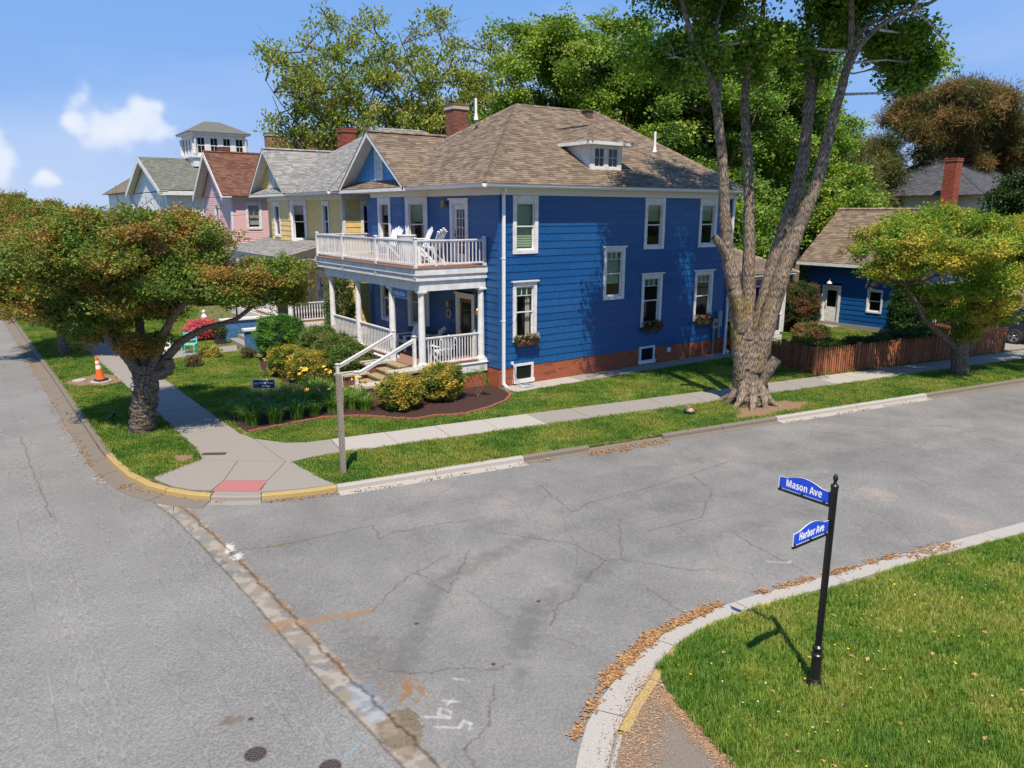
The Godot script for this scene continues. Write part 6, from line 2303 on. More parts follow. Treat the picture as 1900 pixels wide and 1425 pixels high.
func background_trees() -> void:
	var broad := spray(22, 0.45, 0.17, 0.135, 0.5, 7)
	var green := [Color(0.075, 0.175, 0.02), Color(0.165, 0.315, 0.03), Color(0.33, 0.45, 0.055)]
	var fresh := [Color(0.11, 0.225, 0.022), Color(0.23, 0.37, 0.035), Color(0.38, 0.47, 0.07)]
	var dk := {"bark": M.bark, "twig": 0.05, "spread": 2, "scale": Vector2(0.8, 1.3), "group": "leafy trees behind the blue house"}
	for q in [
		[V3(29.3, 0, -36.4), 18.5, 4.3, 11.6, V3(4.3, 6.0, 4.0), 50, fresh, "tall airy green tree behind the ridge of the blue house"],
		[V3(35.4, 0, -37.5), 19.0, 4.6, 12.0, V3(4.6, 6.6, 4.2), 80, green, "dense green tree behind the dormer of the blue house"],
		[V3(36.2, 0, -31.2), 17.5, 4.4, 10.6, V3(4.3, 6.2, 4.0), 84, green, "dark dense tree behind the rear porch"],
		[V3(43.0, 0, -32.5), 18.0, 4.6, 11.2, V3(4.6, 6.4, 4.2), 84, green, "dense tree between rear porch and garage"],
		[V3(49.0, 0, -33.0), 16.0, 3.4, 10.8, V3(3.4, 4.8, 3.4), 54, green, "tall green tree behind the garage roof"],
		[V3(45.0, 0, -27.6), 9.5, 2.6, 6.3, V3(2.3, 2.6, 2.2), 34, fresh, "bright green small tree at the back of the garage"],
		[V3(34.0, 0, -27.4), 8.0, 2.6, 4.6, V3(2.8, 2.4, 2.4), 34, green, "low green tree behind the screened rear porch"],
	]:
		var c: Vector3 = q[0]
		plant_tree("leafy_tree", q[7], c, simple_limbs(c, q[1], 0.32, 9, q[2]), [[c + V3(0, q[3], 0), q[4], int(q[5] * 1.55), 0.95]], 46, broad, q[6], dk)
	# half-bare trees behind the chimneys: much fine wood, few leaves
	var small := spray(9, 0.34, 0.2, 0.12, 0.3, 9)
	var olive := [Color(0.15, 0.25, 0.028), Color(0.27, 0.34, 0.04), Color(0.40, 0.40, 0.06)]
	for q in [[V3(22.0, 0, -50.5), 20.5, 5.6, "half-bare spring tree behind the yellow house's chimney"], [V3(27.4, 0, -46.5), 20.0, 5.6, "half-bare spring tree behind the blue house's chimney"], [V3(29.5, 0, -43.5), 14.5, 3.4, "small light green tree beside the blue house's chimney"]]:
		var c: Vector3 = q[0]
		var l := simple_limbs(c, q[1], 0.3, 13, q[2], 0.25)
		plant_tree("budding_tree", q[3], c, l, [[c + V3(0, q[1] * 0.66, 0), V3(q[2], q[1] * 0.30, q[2] * 0.8), 120, 0.75], [c + V3(0, q[1] * 0.5, 0), V3(q[2] * 0.9, q[1] * 0.2, q[2] * 0.7), 46, 0.8]], 13, small, olive, {"twig": 0.06, "spread": 6, "bark": M.dark_bark, "shell": 0.15, "thick": 0.6, "scale": Vector2(0.9, 1.5), "group": "half-bare spring trees"})
	# pines with brown needles
	var needle := spray(30, 0.55, 0.42, 0.05, 0.1, 12)
	var brown := [Color(0.10, 0.12, 0.03), Color(0.23, 0.175, 0.06), Color(0.37, 0.215, 0.08)]
	var dull := [Color(0.065, 0.105, 0.022), Color(0.15, 0.17, 0.04), Color(0.26, 0.2, 0.07)]
	for q in [[V3(70.5, 0, -33.5), 17.5, 5.0, brown, "tall pine with rust brown needles above the slate roof", V3(0, 14.3, 0), V3(5.2, 2.7, 4.6), 44], [V3(63.0, 0, -38.5), 13.5, 4.6, dull, "olive brown pine between garage and slate roof", V3(0, 9.3, 0), V3(5.2, 3.8, 4.6), 56], [V3(57.5, 0, -37.5), 12.0, 4.4, dull, "dull green pine behind the garage ridge", V3(0, 7.6, 0), V3(4.6, 4.2, 4.2), 46], [V3(77.5, 0, -30.0), 14.0, 5.0, brown, "rust brown pine beyond the slate roof", V3(0, 11.6, 0), V3(4.6, 2.6, 4.2), 26]]:
		var c: Vector3 = q[0]
		plant_tree("pine_tree", q[4], c, simple_limbs(c, q[1], 0.36, 10, q[2], 0.5), [[c + q[5], q[6], int(q[7] * 1.5), 1.1], [c + q[5] - V3(0, q[6].y * 1.2, 0), q[6] * V3(0.75, 0.5, 0.75), int(q[7] * 0.35), 0.9]], 44, needle, q[3], {"bark": M.dark_bark, "twig": 0.07, "spread": 2, "shell": 0.25, "scale": Vector2(0.8, 1.25), "freq": 0.35, "group": "pines beyond the garage"})
	var c := V3(56.0, 0, -21.0)
	plant_tree("leafy_tree", "dark evergreen beside the slate roofed house", c, simple_limbs(c, 8.6, 0.2, 6, 2.0), [[c + V3(0, 6.0, 0), V3(2.2, 2.3, 2.2), 26, 1.0]], 90, broad, [Color(0.02, 0.05, 0.012), Color(0.04, 0.085, 0.015), Color(0.08, 0.13, 0.02)], {})
	c = V3(2.6, 0, -112)
	plant_tree("leafy_tree", "dark tree at the far end of the street", c, simple_limbs(c, 7.5, 0.2, 6, 2.4), [[c + V3(0, 5.0, 0), V3(3.0, 2.4, 3.0), 26, 1.1]], 80, broad, [Color(0.02, 0.05, 0.012), Color(0.05, 0.085, 0.015), Color(0.09, 0.12, 0.02)], {})


func shrub(called: String, label: String, at: Vector3, r: Vector3, pal: Array, leaf: Mesh, n: int, group := "", freq := 1.6) -> void:
	var t := thing(called, label, "shrub", at, 0.0, group)
	var b := MB.new()
	for k in 7:
		var a := TAU * k / 7.0
		b.tube([V3(cos(a) * 0.05, -0.05, sin(a) * 0.05), V3(cos(a) * r.x * 0.3, r.y * 0.6, sin(a) * r.z * 0.3), V3(cos(a) * r.x * 0.6, r.y * 1.2, sin(a) * r.z * 0.6)], [0.03, 0.02, 0.008], 5, Color.WHITE, false)
	part("stems", b, M.bark, t)
	var pts := []
	var cols := []
	for k in n:
		var d := Vector3(rng.randfn(), rng.randfn(), rng.randfn()).normalized()
		var bumpy := 1.0 + 0.14 * sin(d.x * 7.0 + at.x * 3.0) * cos(d.z * 6.0 + at.z) + 0.08 * sin(d.y * 11.0)
		var p := d * r * bumpy * lerpf(0.55, 1.0, pow(rng.randf(), 0.4)) + V3(0, r.y, 0)
		if p.y < 0.06:
			p.y = 0.06 + rng.randf() * 0.1
		pts.append(p)
		cols.append(tint(pal, p + at, freq))
	stuff(crown(t, "foliage", leaf, pts, cols, Vector2(0.8, 1.2)))


func shrubs() -> void:
	var leaf := spray(16, 0.1, 0.075, 0.042, 0.6, 15)
	var gold := [Color(0.07, 0.155, 0.018), Color(0.32, 0.33, 0.045), Color(0.62, 0.45, 0.08)]
	var mid := [Color(0.049, 0.119, 0.017), Color(0.105, 0.196, 0.025), Color(0.280, 0.280, 0.084)]
	var lush := [Color(0.042, 0.154, 0.017), Color(0.084, 0.238, 0.025), Color(0.168, 0.336, 0.042)]
	var dark := [Color(0.021, 0.070, 0.014), Color(0.042, 0.112, 0.017), Color(0.098, 0.182, 0.028)]
	shrub("golden_shrub", "rounded golden green shrub against the brick cheek of the steps", V3(10.75, 0, -21.15), V3(0.62, 0.58, 0.6), gold, leaf, 900)
	shrub("golden_shrub", "rounded golden green shrub against the red porch base", V3(12.5, 0, -21.5), V3(0.78, 0.62, 0.7), gold, leaf, 1150)
	shrub("golden_shrub", "golden topped shrub nearest the lawn sign among the porch hedge", V3(9.6, 0, -28.2), V3(0.75, 0.6, 0.7), gold, leaf, 1000)
	shrub("golden_shrub", "golden topped shrub in front of the hedge by the steps", V3(9.85, 0, -26.6), V3(0.75, 0.6, 0.7), gold, leaf, 1000)
	shrub("green_shrub", "lush bright green bush beside the slate blue steps", V3(10.5, 0, -31.6), V3(1.05, 0.98, 1.0), lush, leaf, 1800)
	shrub("green_shrub", "variegated dark green shrub under the porch railing near the yellow house", V3(11.4, 0, -29.6), V3(0.85, 0.82, 0.85), mid, leaf, 1350)
	shrub("green_shrub", "variegated dark green shrub under the porch railing between two columns", V3(11.3, 0, -27.6), V3(0.85, 0.8, 0.85), mid, leaf, 1350)
	shrub("green_shrub", "variegated dark green shrub right beside the front steps", V3(11.2, 0, -25.9), V3(0.8, 0.72, 0.75), mid, leaf, 1250)
	shrub("pink_azalea", "pink flowering azalea by the path of the yellow house", V3(9.0, 0, -38.8), V3(0.75, 0.5, 0.7), [Color(0.7, 0.10, 0.17), Color(0.8, 0.2, 0.3), Color(0.8, 0.22, 0.2)], leaf, 900)
	shrub("porch_shrub", "leafy green shrub standing between the blue and yellow houses", V3(14.0, 0, -33.4), V3(0.7, 1.7, 0.6), mid, leaf, 1200)
	# inside the fence
	var k := 0
	for q in [[V3(27.9, 0, -18.4), V3(0.6, 0.5, 0.6)], [V3(29.2, 0, -17.6), V3(0.8, 0.5, 0.6)], [V3(30.6, 0, -17.4), V3(0.85, 0.52, 0.6)], [V3(32.0, 0, -17.2), V3(0.85, 0.5, 0.6)], [V3(33.5, 0, -17.0), V3(0.9, 0.55, 0.65)], [V3(35.2, 0, -16.6), V3(0.9, 0.6, 0.65)]]:
		shrub("hedge_shrub", "low dark hedge shrub growing behind the picket fence", q[0], q[1], dark, leaf, 800, "hedge shrubs behind the picket fence")
		k += 1
	shrub("red_tip_shrub", "tall shrub with reddish tips beside the garage door", V3(35.6, 0, -23.6), V3(1.15, 1.35, 1.0), [Color(0.03, 0.075, 0.012), Color(0.085, 0.13, 0.02), Color(0.33, 0.13, 0.07)], leaf, 1900, "", 0.9)
	shrub("holly_bush", "tall dark glossy bush at the corner of the garage", V3(37.9, 0, -18.9), V3(1.1, 1.5, 1.0), dark, leaf, 2000)
	shrub("red_tip_shrub", "low bush with pinkish leaves by the rear porch", V3(32.2, 0, -20.6), V3(0.9, 0.55, 0.8), [Color(0.05, 0.11, 0.015), Color(0.18, 0.2, 0.04), Color(0.36, 0.18, 0.1)], leaf, 900, "", 1.2)
	# sapling by the porch
	var t := thing("sapling", "thin sapling with sparse leaves in the mulch by the house corner", "sapling", V3(13.6, 0.03, -21.0))
	var b := MB.new()
	for a in [[V3(0.05, 0.6, 0.02), V3(0.1, 1.0, 0)], [V3(-0.15, 0.5, 0), V3(-0.35, 0.9, 0.05)], [V3(0.15, 0.4, 0.1), V3(0.35, 0.62, 0.1)]]:
		b.tube([V3(0, -0.05, 0), a[0], a[1]], [0.014, 0.009, 0.004], 5, Color.WHITE, false)
	part("stems", b, M.bark, t)
	var pts := []
	var cols := []
	for n in 44:
		var a: Vector3 = [V3(0.1, 0.95, 0), V3(-0.3, 0.85, 0.05), V3(0.3, 0.6, 0.1)][n % 3]
		pts.append(a + Vector3(rng.randfn(), rng.randfn(), rng.randfn()) * 0.1)
		cols.append(tint(lush, a))
	stuff(crown(t, "leaves", leaf, pts, cols, Vector2(0.5, 0.8)))
	# three young roses or cut stems in the yellow house's lawn edge
	for q in [[V3(7.0, 0, -32.0), "cut back shrub with bare stems on the front lawn edge"], [V3(8.2, 0, -33.6), "small yellowish rose bush beside the garden path"], [V3(9.4, 0, -32.6), "small leafless brown shrub beside the slate blue steps"], [V3(7.9, 0, -34.0), "small green bush at the edge of the garden path"]]:
		shrub("young_shrub", q[1], q[0], V3(0.28, 0.25, 0.28), gold if q[0].z < -33.5 else [Color(0.1, 0.09, 0.03), Color(0.2, 0.16, 0.06), Color(0.26, 0.18, 0.08)], leaf, 60)


func daylilies() -> void:
	var proto := []
	for v in 3:
		var g := RandomNumberGenerator.new()
		g.seed = 60 + v
		var b := MB.new()
		for k in 150:
			var a := g.randf() * TAU
			var l := g.randf_range(0.3, 0.62)
			var out := g.randf_range(0.25, 0.8) * l
			var dir := V3(cos(a), 0, sin(a))
			var side := V3(-sin(a), 0, cos(a)) * 0.012
			var c := Color(0.088, 0.208, 0.024).lerp(Color(0.208, 0.352, 0.048), g.randf()) * g.randf_range(0.8, 1.2)
			var prev := dir * 0.16 * g.randf()
			var p0 := prev
			for s in range(1, 5):
				var t := s / 4.0
				var p := p0 + dir * out * t * t + V3(0, l * (t * 1.5 - t * t * 0.85), 0)
				var w0 := 1.0 - 0.8 * (t - 0.25)
				var w1 := 1.0 - 0.8 * t if s < 4 else 0.05
				b.quad(prev - side * w0, p - side * w1, p + side * w1, prev + side * w0, c)
				prev = p
		proto.append(b.mesh(M.leaf))
	var fb := MB.new()
	for k in 6:
		var a := TAU * k / 6.0
		var d := V3(cos(a), 0, sin(a))
		var s := V3(-sin(a), 0, cos(a)) * 0.022
		var c := Color(0.85, 0.52, 0.06) if k % 2 else Color(0.82, 0.45, 0.05)
		fb.quad(Vector3.ZERO, d * 0.035 + V3(0, 0.03, 0) + s, d * 0.075 + V3(0, 0.035, 0), d * 0.035 + V3(0, 0.03, 0) - s, c)
	var fmesh := fb.mesh(M.petal)
	var stem := MB.new()
	stem.tube([V3(0, 0, 0), V3(0.02, 0.4, 0), V3(0.05, 0.66, 0)], [0.006, 0.005, 0.004], 5, Color(0.1, 0.16, 0.03), false)
	var smesh := stem.mesh(M.plain_vc)
	var k := 0
	var words := ["", "one open yellow flower", "two open yellow flowers", "three open yellow flowers", "four open yellow flowers", "five open yellow flowers"]
	for q in [[6.3, -22.0, 0], [6.2, -22.8, 0], [6.4, -23.6, 0], [6.9, -21.8, 0], [7.1, -22.6, 0], [7.0, -23.4, 0], [7.0, -24.3, 0], [7.6, -21.9, 1], [7.8, -22.6, 2], [7.7, -23.3, 0], [7.7, -24.1, 2], [8.2, -21.95, 1], [8.4, -23.0, 4], [8.3, -23.8, 2], [8.3, -24.7, 4], [8.8, -21.95, 3], [9.0, -22.7, 2], [8.9, -23.5, 5], [9.0, -24.4, 4], [9.5, -22.1, 4], [9.75, -21.6, 4], [9.6, -22.9, 2], [9.5, -23.8, 3], [9.6, -24.7, 3], [9.9, -22.4, 1]]:
		var label: String = "daylily clump with " + words[q[2]] + " in the bed by the steps" if q[2] > 0 else "daylily clump without flowers at the lawn end of the bed"
		var d := thing("daylily", label, "flower", V3(q[0], 0.02, q[1]), rng.randf() * TAU, "daylilies in the bed")
		d.scale = Vector3.ONE * rng.randf_range(1.15, 1.5)
		part_of("leaves", proto[k % 3], d)
		for f in q[2]:
			var a := rng.randf() * TAU
			var s := part_of("stem", smesh, d, V3(cos(a) * 0.08, 0, sin(a) * 0.08), -a)
			s.rotation.z = -0.25 * rng.randf()
			var fl := part_of("flower", fmesh, s, V3(0.05, 0.66, 0))
			fl.rotation = V3(rng.randfn() * 0.5, rng.randf() * TAU, rng.randfn() * 0.5)
			fl.scale = Vector3.ONE * rng.randf_range(0.75, 1.0)
		k += 1


func inside(p: Vector2, holes: Array) -> bool:
	for h in holes:
		if Geometry2D.is_point_in_polygon(p, h):
			return true
	return false


func tufts(called: String, label: String, poly: Array, per_m2: float, blade: Mesh, pal: Array, scale: Vector2, holes := [], bias := 0.0) -> void:
	var pp := PackedVector2Array(poly)
	var tr := Geometry2D.triangulate_polygon(pp)
	var pts := []
	var cols := []
	var f := FastNoiseLite.new()
	f.seed = 71
	f.frequency = 0.45
	f.fractal_octaves = 3
	var f2 := FastNoiseLite.new()
	f2.seed = 72
	f2.frequency = 2.2
	for k in range(0, tr.size(), 3):
		var a := pp[tr[k]]
		var b := pp[tr[k + 1]]
		var c := pp[tr[k + 2]]
		var n := absf((b - a).cross(c - a)) / 2.0 * per_m2
		for q in int(n + rng.randf()):
			var u := rng.randf()
			var v := rng.randf()
			if u + v > 1.0:
				u = 1.0 - u
				v = 1.0 - v
			var p := a + (b - a) * u + (c - a) * v
			if holes and inside(p, holes):
				continue
			pts.append(V3(p.x, 0.0, p.y))
			var t := f.get_noise_2dv(p) * 0.9 + f2.get_noise_2dv(p) * 0.45 + rng.randfn() * 0.22 + 0.5 + bias
			var col: Color = pal[0].lerp(pal[1], clampf(t * 2.0, 0, 1)) if t < 0.5 else pal[1].lerp(pal[2], clampf(t * 2.0 - 1.0, 0, 1))
			cols.append(jit(col, 0.18))
	var mm := MultiMesh.new()
	mm.transform_format = MultiMesh.TRANSFORM_3D
	mm.use_colors = true
	mm.mesh = blade
	mm.instance_count = pts.size()
	for k in pts.size():
		var s := rng.randf_range(scale.x, scale.y)
		mm.set_instance_transform(k, Transform3D(Basis(Vector3.UP, rng.randf() * TAU).scaled(V3(s, s * rng.randf_range(0.7, 1.3), s)), pts[k]))
		mm.set_instance_color(k, cols[k])
	var o := MultiMeshInstance3D.new()
	o.name = numbered(called)
	o.multimesh = mm
	add_child(o)
	tag(o, label, "grass")
	stuff(o)


func tuft(n: int, r: float, h: float, w: float, seed_: int) -> ArrayMesh:
	var g := RandomNumberGenerator.new()
	g.seed = seed_
	var b := MB.new()
	for k in n:
		var a := g.randf() * TAU
		var p := V3(cos(a), 0, sin(a)) * r * sqrt(g.randf())
		var la := g.randf() * TAU
		var lean := V3(cos(la), 0, sin(la)) * h * g.randf_range(0.2, 0.9)
		var hh := h * g.randf_range(0.6, 1.2)
		var s := V3(-sin(la), 0, cos(la)) * w * 0.5
		var m := p + lean * 0.35 + V3(0, hh * 0.6, 0)
		var tip := p + lean + V3(0, hh, 0)
		var c := Color.WHITE * g.randf_range(0.75, 1.2)
		b.quad(p - s, m - s * 0.8, m + s * 0.8, p + s, c)
		b.tri(m - s * 0.8, tip, m + s * 0.8, c)
	return b.mesh(M.leaf)


func grass() -> void:
	var near := tuft(16, 0.07, 0.075, 0.007, 2)
	var far := tuft(12, 0.13, 0.055, 0.017, 3)
	var pal := [Color(0.10, 0.225, 0.018), Color(0.205, 0.32, 0.03), Color(0.35, 0.37, 0.07)]
	tufts("corner_grass", "bright long grass of the near corner lawn round the street sign", [V(26, -3.4), V(16.54, -5.31), V(13.55, -5.93), V(11.46, -6.22), V(9.72, -6.62), V(8.62, -6.71), V(7.85, -6.64), V(7.16, -6.44), V(6.86, -5.95), V(6.68, -5.4), V(6.56, -5.0), V(6.44, -4.5), V(6.1, -3.4), V(5.9, -2.0), V(12, -1.5), V(26, -2.2)], 640, near, pal, Vector2(0.8, 1.35), [PackedVector2Array(ragged(Vector2(8.58, -4.92), 0.16, 0.14, 3))])
	var vk := offset(KERB, 0.2)
	var va := []
	for p in vk:
		if p.y < -18.7 and p.y > -62 and p.x < 4:
			va.append(p)
	va.append_array([V(3.05, -18.75), V(4.22, -19.5), V(4.32, -20.5), V(4.0, -34), V(3.5, -62)])
	var lawn := [Color(0.075, 0.19, 0.018), Color(0.17, 0.285, 0.03), Color(0.32, 0.33, 0.065)]
	tufts("verge_grass", "short grass of the narrow verge along the side street", va, 260, far, lawn, Vector2(0.8, 1.2), [PackedVector2Array(ragged(Vector2(3.35, -31.4), 0.85, 1.1, 5)), PackedVector2Array(ragged(Vector2(3.9, -19.9), 0.22, 0.3, 8))], -0.08)
	var vm := [V(6.1, -17.95), V(6.24, -16.3), V(6.4, -15.87)]
	for p in vk:
		if p.x > 6.5 and p.x < 45:
			vm.append(p)
	vm.append_array([V(45, -12.0), V(41, walk_far(41) + 1.3), V(7.4, walk_far(7.4) + 1.3)])
	tufts("verge_grass", "short grass of the verge between pavement and main road", vm, 240, far, lawn, Vector2(0.8, 1.2), [PackedVector2Array(ragged(Vector2(20.6, -14.4), 1.7, 0.6, 6))], 0.05)
	tufts("front_grass", "mown grass of the front lawn beside the porch hedge", [V(5.78, -21.5), V(5.55, -29), V(5.4, -34.2), V(9.4, -34.5), V(9.7, -33.6), V(9.5, -32), V(9.0, -30), V(8.9, -28.2), V(9.0, -26.9), V(8.0, -25.7), V(6.5, -24.9), V(5.9, -23.1)], 250, far, lawn, Vector2(0.8, 1.2), [], 0.06)
	tufts("front_grass", "mown grass of the lawn beside the yellow house's path", [V(5.35, -36.1), V(9.7, -36.3), V(9.7, -44), V(12, -52), V(4.9, -60)], 130, far, lawn, Vector2(1.0, 1.5), [], 0.1)
	tufts("side_grass", "mown grass between the blue house and the pavement", [V(5.9, -21.1), V(6.0, -20.6), V(6.5, -19.74), V(7.0, -19.45), V(8.1, -19.25), V(26.4, walk_far(26.4) - 0.05), V(26.3, -16.7), V(27.7, -21.2), V(27.5, -21.7), V(27.45, -20.85), V(15.1, -20.85), V(14.8, -20.5), V(14.1, -19.95), V(13.21, -19.54), V(12.04, -19.3), V(11.2, -19.65), V(10.5, -19.65), V(9.9, -20.25), V(9.4, -20.8), V(8.9, -21.15), V(8.33, -21.4), V(6.95, -21.32)], 240, far, lawn, Vector2(0.8, 1.2), [], 0.0)
	tufts("garden_grass", "grass of the garden between the picket fence and the garage", [V(26.6, -16.4), V(38, -14.8), V(38.6, -19), V(38.6, -26), V(33, -26), V(32.8, -22), V(28.1, -21.8)], 150, far, lawn, Vector2(0.9, 1.3), [], 0.05)


func lawn_bits() -> void:
	var b := MB.new()
	for k in 8:
		var a := TAU * k / 8.0
		b.tri(Vector3.ZERO, V3(cos(a) * 0.014, 0.003, sin(a) * 0.014), V3(cos(a + 0.8) * 0.014, 0.003, sin(a + 0.8) * 0.014))
	var f := b.mesh(M.petal)
	var pts := []
	var cols := []
	for k in 150:
		var p := V(rng.randf_range(6.6, 17), rng.randf_range(-6.6, -2.4))
		if p.y > -6.5 + maxf(0.0, p.x - 8.5) * 0.13:
			pts.append(V3(p.x, rng.randf_range(0.05, 0.085), p.y))
			cols.append(Color(0.75, 0.55, 0.03) if rng.randf() < 0.6 else Color(0.7, 0.7, 0.62))
	var o := crown(self, "lawn_flowers", f, pts, cols, Vector2(0.6, 1.2))
	tag(o, "tiny yellow and white weeds flowering in the corner lawn", "flowers")
	stuff(o)
	b = MB.new()
	b.tri(V3(-0.045, 0, 0), V3(0, 0.014, 0.03), V3(0.05, 0.004, 0))
	b.tri(V3(-0.045, 0, 0), V3(0.05, 0.004, 0), V3(0, 0.016, -0.03))
	pts = []
	cols = []
	for k in 70:
		var p := V(rng.randf_range(6.7, 14), rng.randf_range(-6.4, -3.0))
		if p.y > -6.4 + maxf(0.0, p.x - 8.5) * 0.13:
			pts.append(V3(p.x, rng.randf_range(0.05, 0.07), p.y))
			cols.append(jit(Color(0.42, 0.24, 0.09), 0.3))
	o = crown(self, "lawn_leaves", b.mesh(M.petal), pts, cols, Vector2(0.6, 1.1))
	tag(o, "single dry brown leaves lying on the corner lawn", "leaves")
	stuff(o)


func leaf_litter() -> void:
	var b := MB.new()
	b.tri(V3(-0.03, 0.004, 0), V3(0, 0.012, 0.016), V3(0.035, 0.006, 0))
	b.tri(V3(-0.03, 0.004, 0), V3(0.035, 0.006, 0), V3(0, 0.014, -0.016))
	var mesh := b.mesh(M.petal)
	var pts := []
	var spots := [[V(6.45, -6.75), V(7.85, -7.2), 0.06, 1500], [V(7.85, -7.2), V(9.4, -7.24), 0.05, 1300], [V(10.2, -7.08), V(13.6, -6.48), 0.05, 900], [V(13.7, -6.3), V(15.0, -6.05), 0.1, 500], [V(5.3, -6.1), V(6.45, -6.75), 0.04, 350], [V(12.9, -14.45), V(15.4, -14.05), 0.13, 900], [V(4.0, -16.55), V(2.3, -18.9), 0.09, 420], [V(2.0, -19.5), V(1.7, -28), 0.08, 420], [V(1.75, -28), V(1.5, -46), 0.14, 700], [V(4.8, -16.0), V(6.2, -15.6), 0.05, 160], [V(6.5, -15.45), V(12, -14.65), 0.06, 260], [V(19.9, -13.3), V(27, -12.2), 0.05, 260]]
	for s in spots:
		for k in s[3]:
			var u := rng.randf()
			if sin(u * 17.0 + s[0].x) + sin(u * 41.0) < -0.55:
				continue
			var p: Vector2 = s[0].lerp(s[1], u)
			pts.append(V3(p.x + rng.randfn() * s[2], -0.108, p.y + rng.randfn() * s[2]))
	var mm := MultiMesh.new()
	mm.transform_format = MultiMesh.TRANSFORM_3D
	mm.use_colors = true
	mm.mesh = mesh
	mm.instance_count = pts.size()
	for k in pts.size():
		var bs := Basis(Vector3.UP, rng.randf() * TAU) * Basis(Vector3.RIGHT, rng.randfn() * 0.3)
		mm.set_instance_transform(k, Transform3D(bs.scaled(Vector3.ONE * rng.randf_range(0.5, 1.2)), pts[k] + V3(0, rng.randf() * 0.015, 0)))
		mm.set_instance_color(k, jit(Color(0.26, 0.12, 0.045).lerp(Color(0.36, 0.22, 0.09), rng.randf()), 0.25))
	var o := MultiMeshInstance3D.new()
	o.name = "fallen_leaves"
	o.multimesh = mm
	add_child(o)
	tag(o, "dry brown leaves and needles drifted along the gutters", "leaves")
	stuff(o)
	# pine needles and bits on the corner pavement
	pts = []
	for k in 3800:
		var p := V(5.4, -5.2).lerp(V(6.95, -6.3), rng.randf()) + Vector2(rng.randfn() * 0.16, rng.randfn() * 0.16)
		if rng.randf() < 0.5:
			p = V(6.86, -6.1).lerp(V(6.4, -4.4), rng.randf()) + Vector2(rng.randfn() * 0.09 - 0.06, rng.randfn() * 0.06)
		pts.append(V3(p.x, -0.008, p.y))
	mm = MultiMesh.new()
	mm.transform_format = MultiMesh.TRANSFORM_3D
	mm.use_colors = true
	mm.mesh = mesh
	mm.instance_count = pts.size()
	for k in pts.size():
		mm.set_instance_transform(k, Transform3D(Basis(Vector3.UP, rng.randf() * TAU).scaled(Vector3(rng.randf_range(0.4, 1.0), 0.5, rng.randf_range(0.2, 0.5))), pts[k] + V3(0, rng.randf() * 0.006, 0)))
		mm.set_instance_color(k, jit(Color(0.24, 0.12, 0.06).lerp(Color(0.4, 0.27, 0.15), rng.randf()), 0.25))
	o = MultiMeshInstance3D.new()
	o.name = "pavement_litter"
	o.multimesh = mm
	add_child(o)
	tag(o, "brown needles and leaf bits on the pebbled corner pavement", "litter")
	stuff(o)


# ---------------------------------------------------------------- smaller things

var fonts := {}


func letters(parent: Node3D, text: String, size: float, m: Material, at: Vector3, turn: float, width := 0.0, bold := true, called := "lettering", face := "Droid Sans") -> MeshInstance3D:
	if not fonts.has([face, bold]):
		var f := SystemFont.new()
		f.font_names = PackedStringArray([face])
		f.font_weight = 700 if bold else 400
		fonts[[face, bold]] = f
	var t := TextMesh.new()
	t.text = text
	t.font = fonts[[face, bold]]
	t.font_size = 64
	t.pixel_size = size / 64.0
	t.depth = 0.003
	t.material = m
	var o := part_of(called, t, parent, at, turn)
	if width > 0.0:
		var w := t.get_aabb().size.x
		if w > 0.0:
			o.scale.x = width / w
	return o


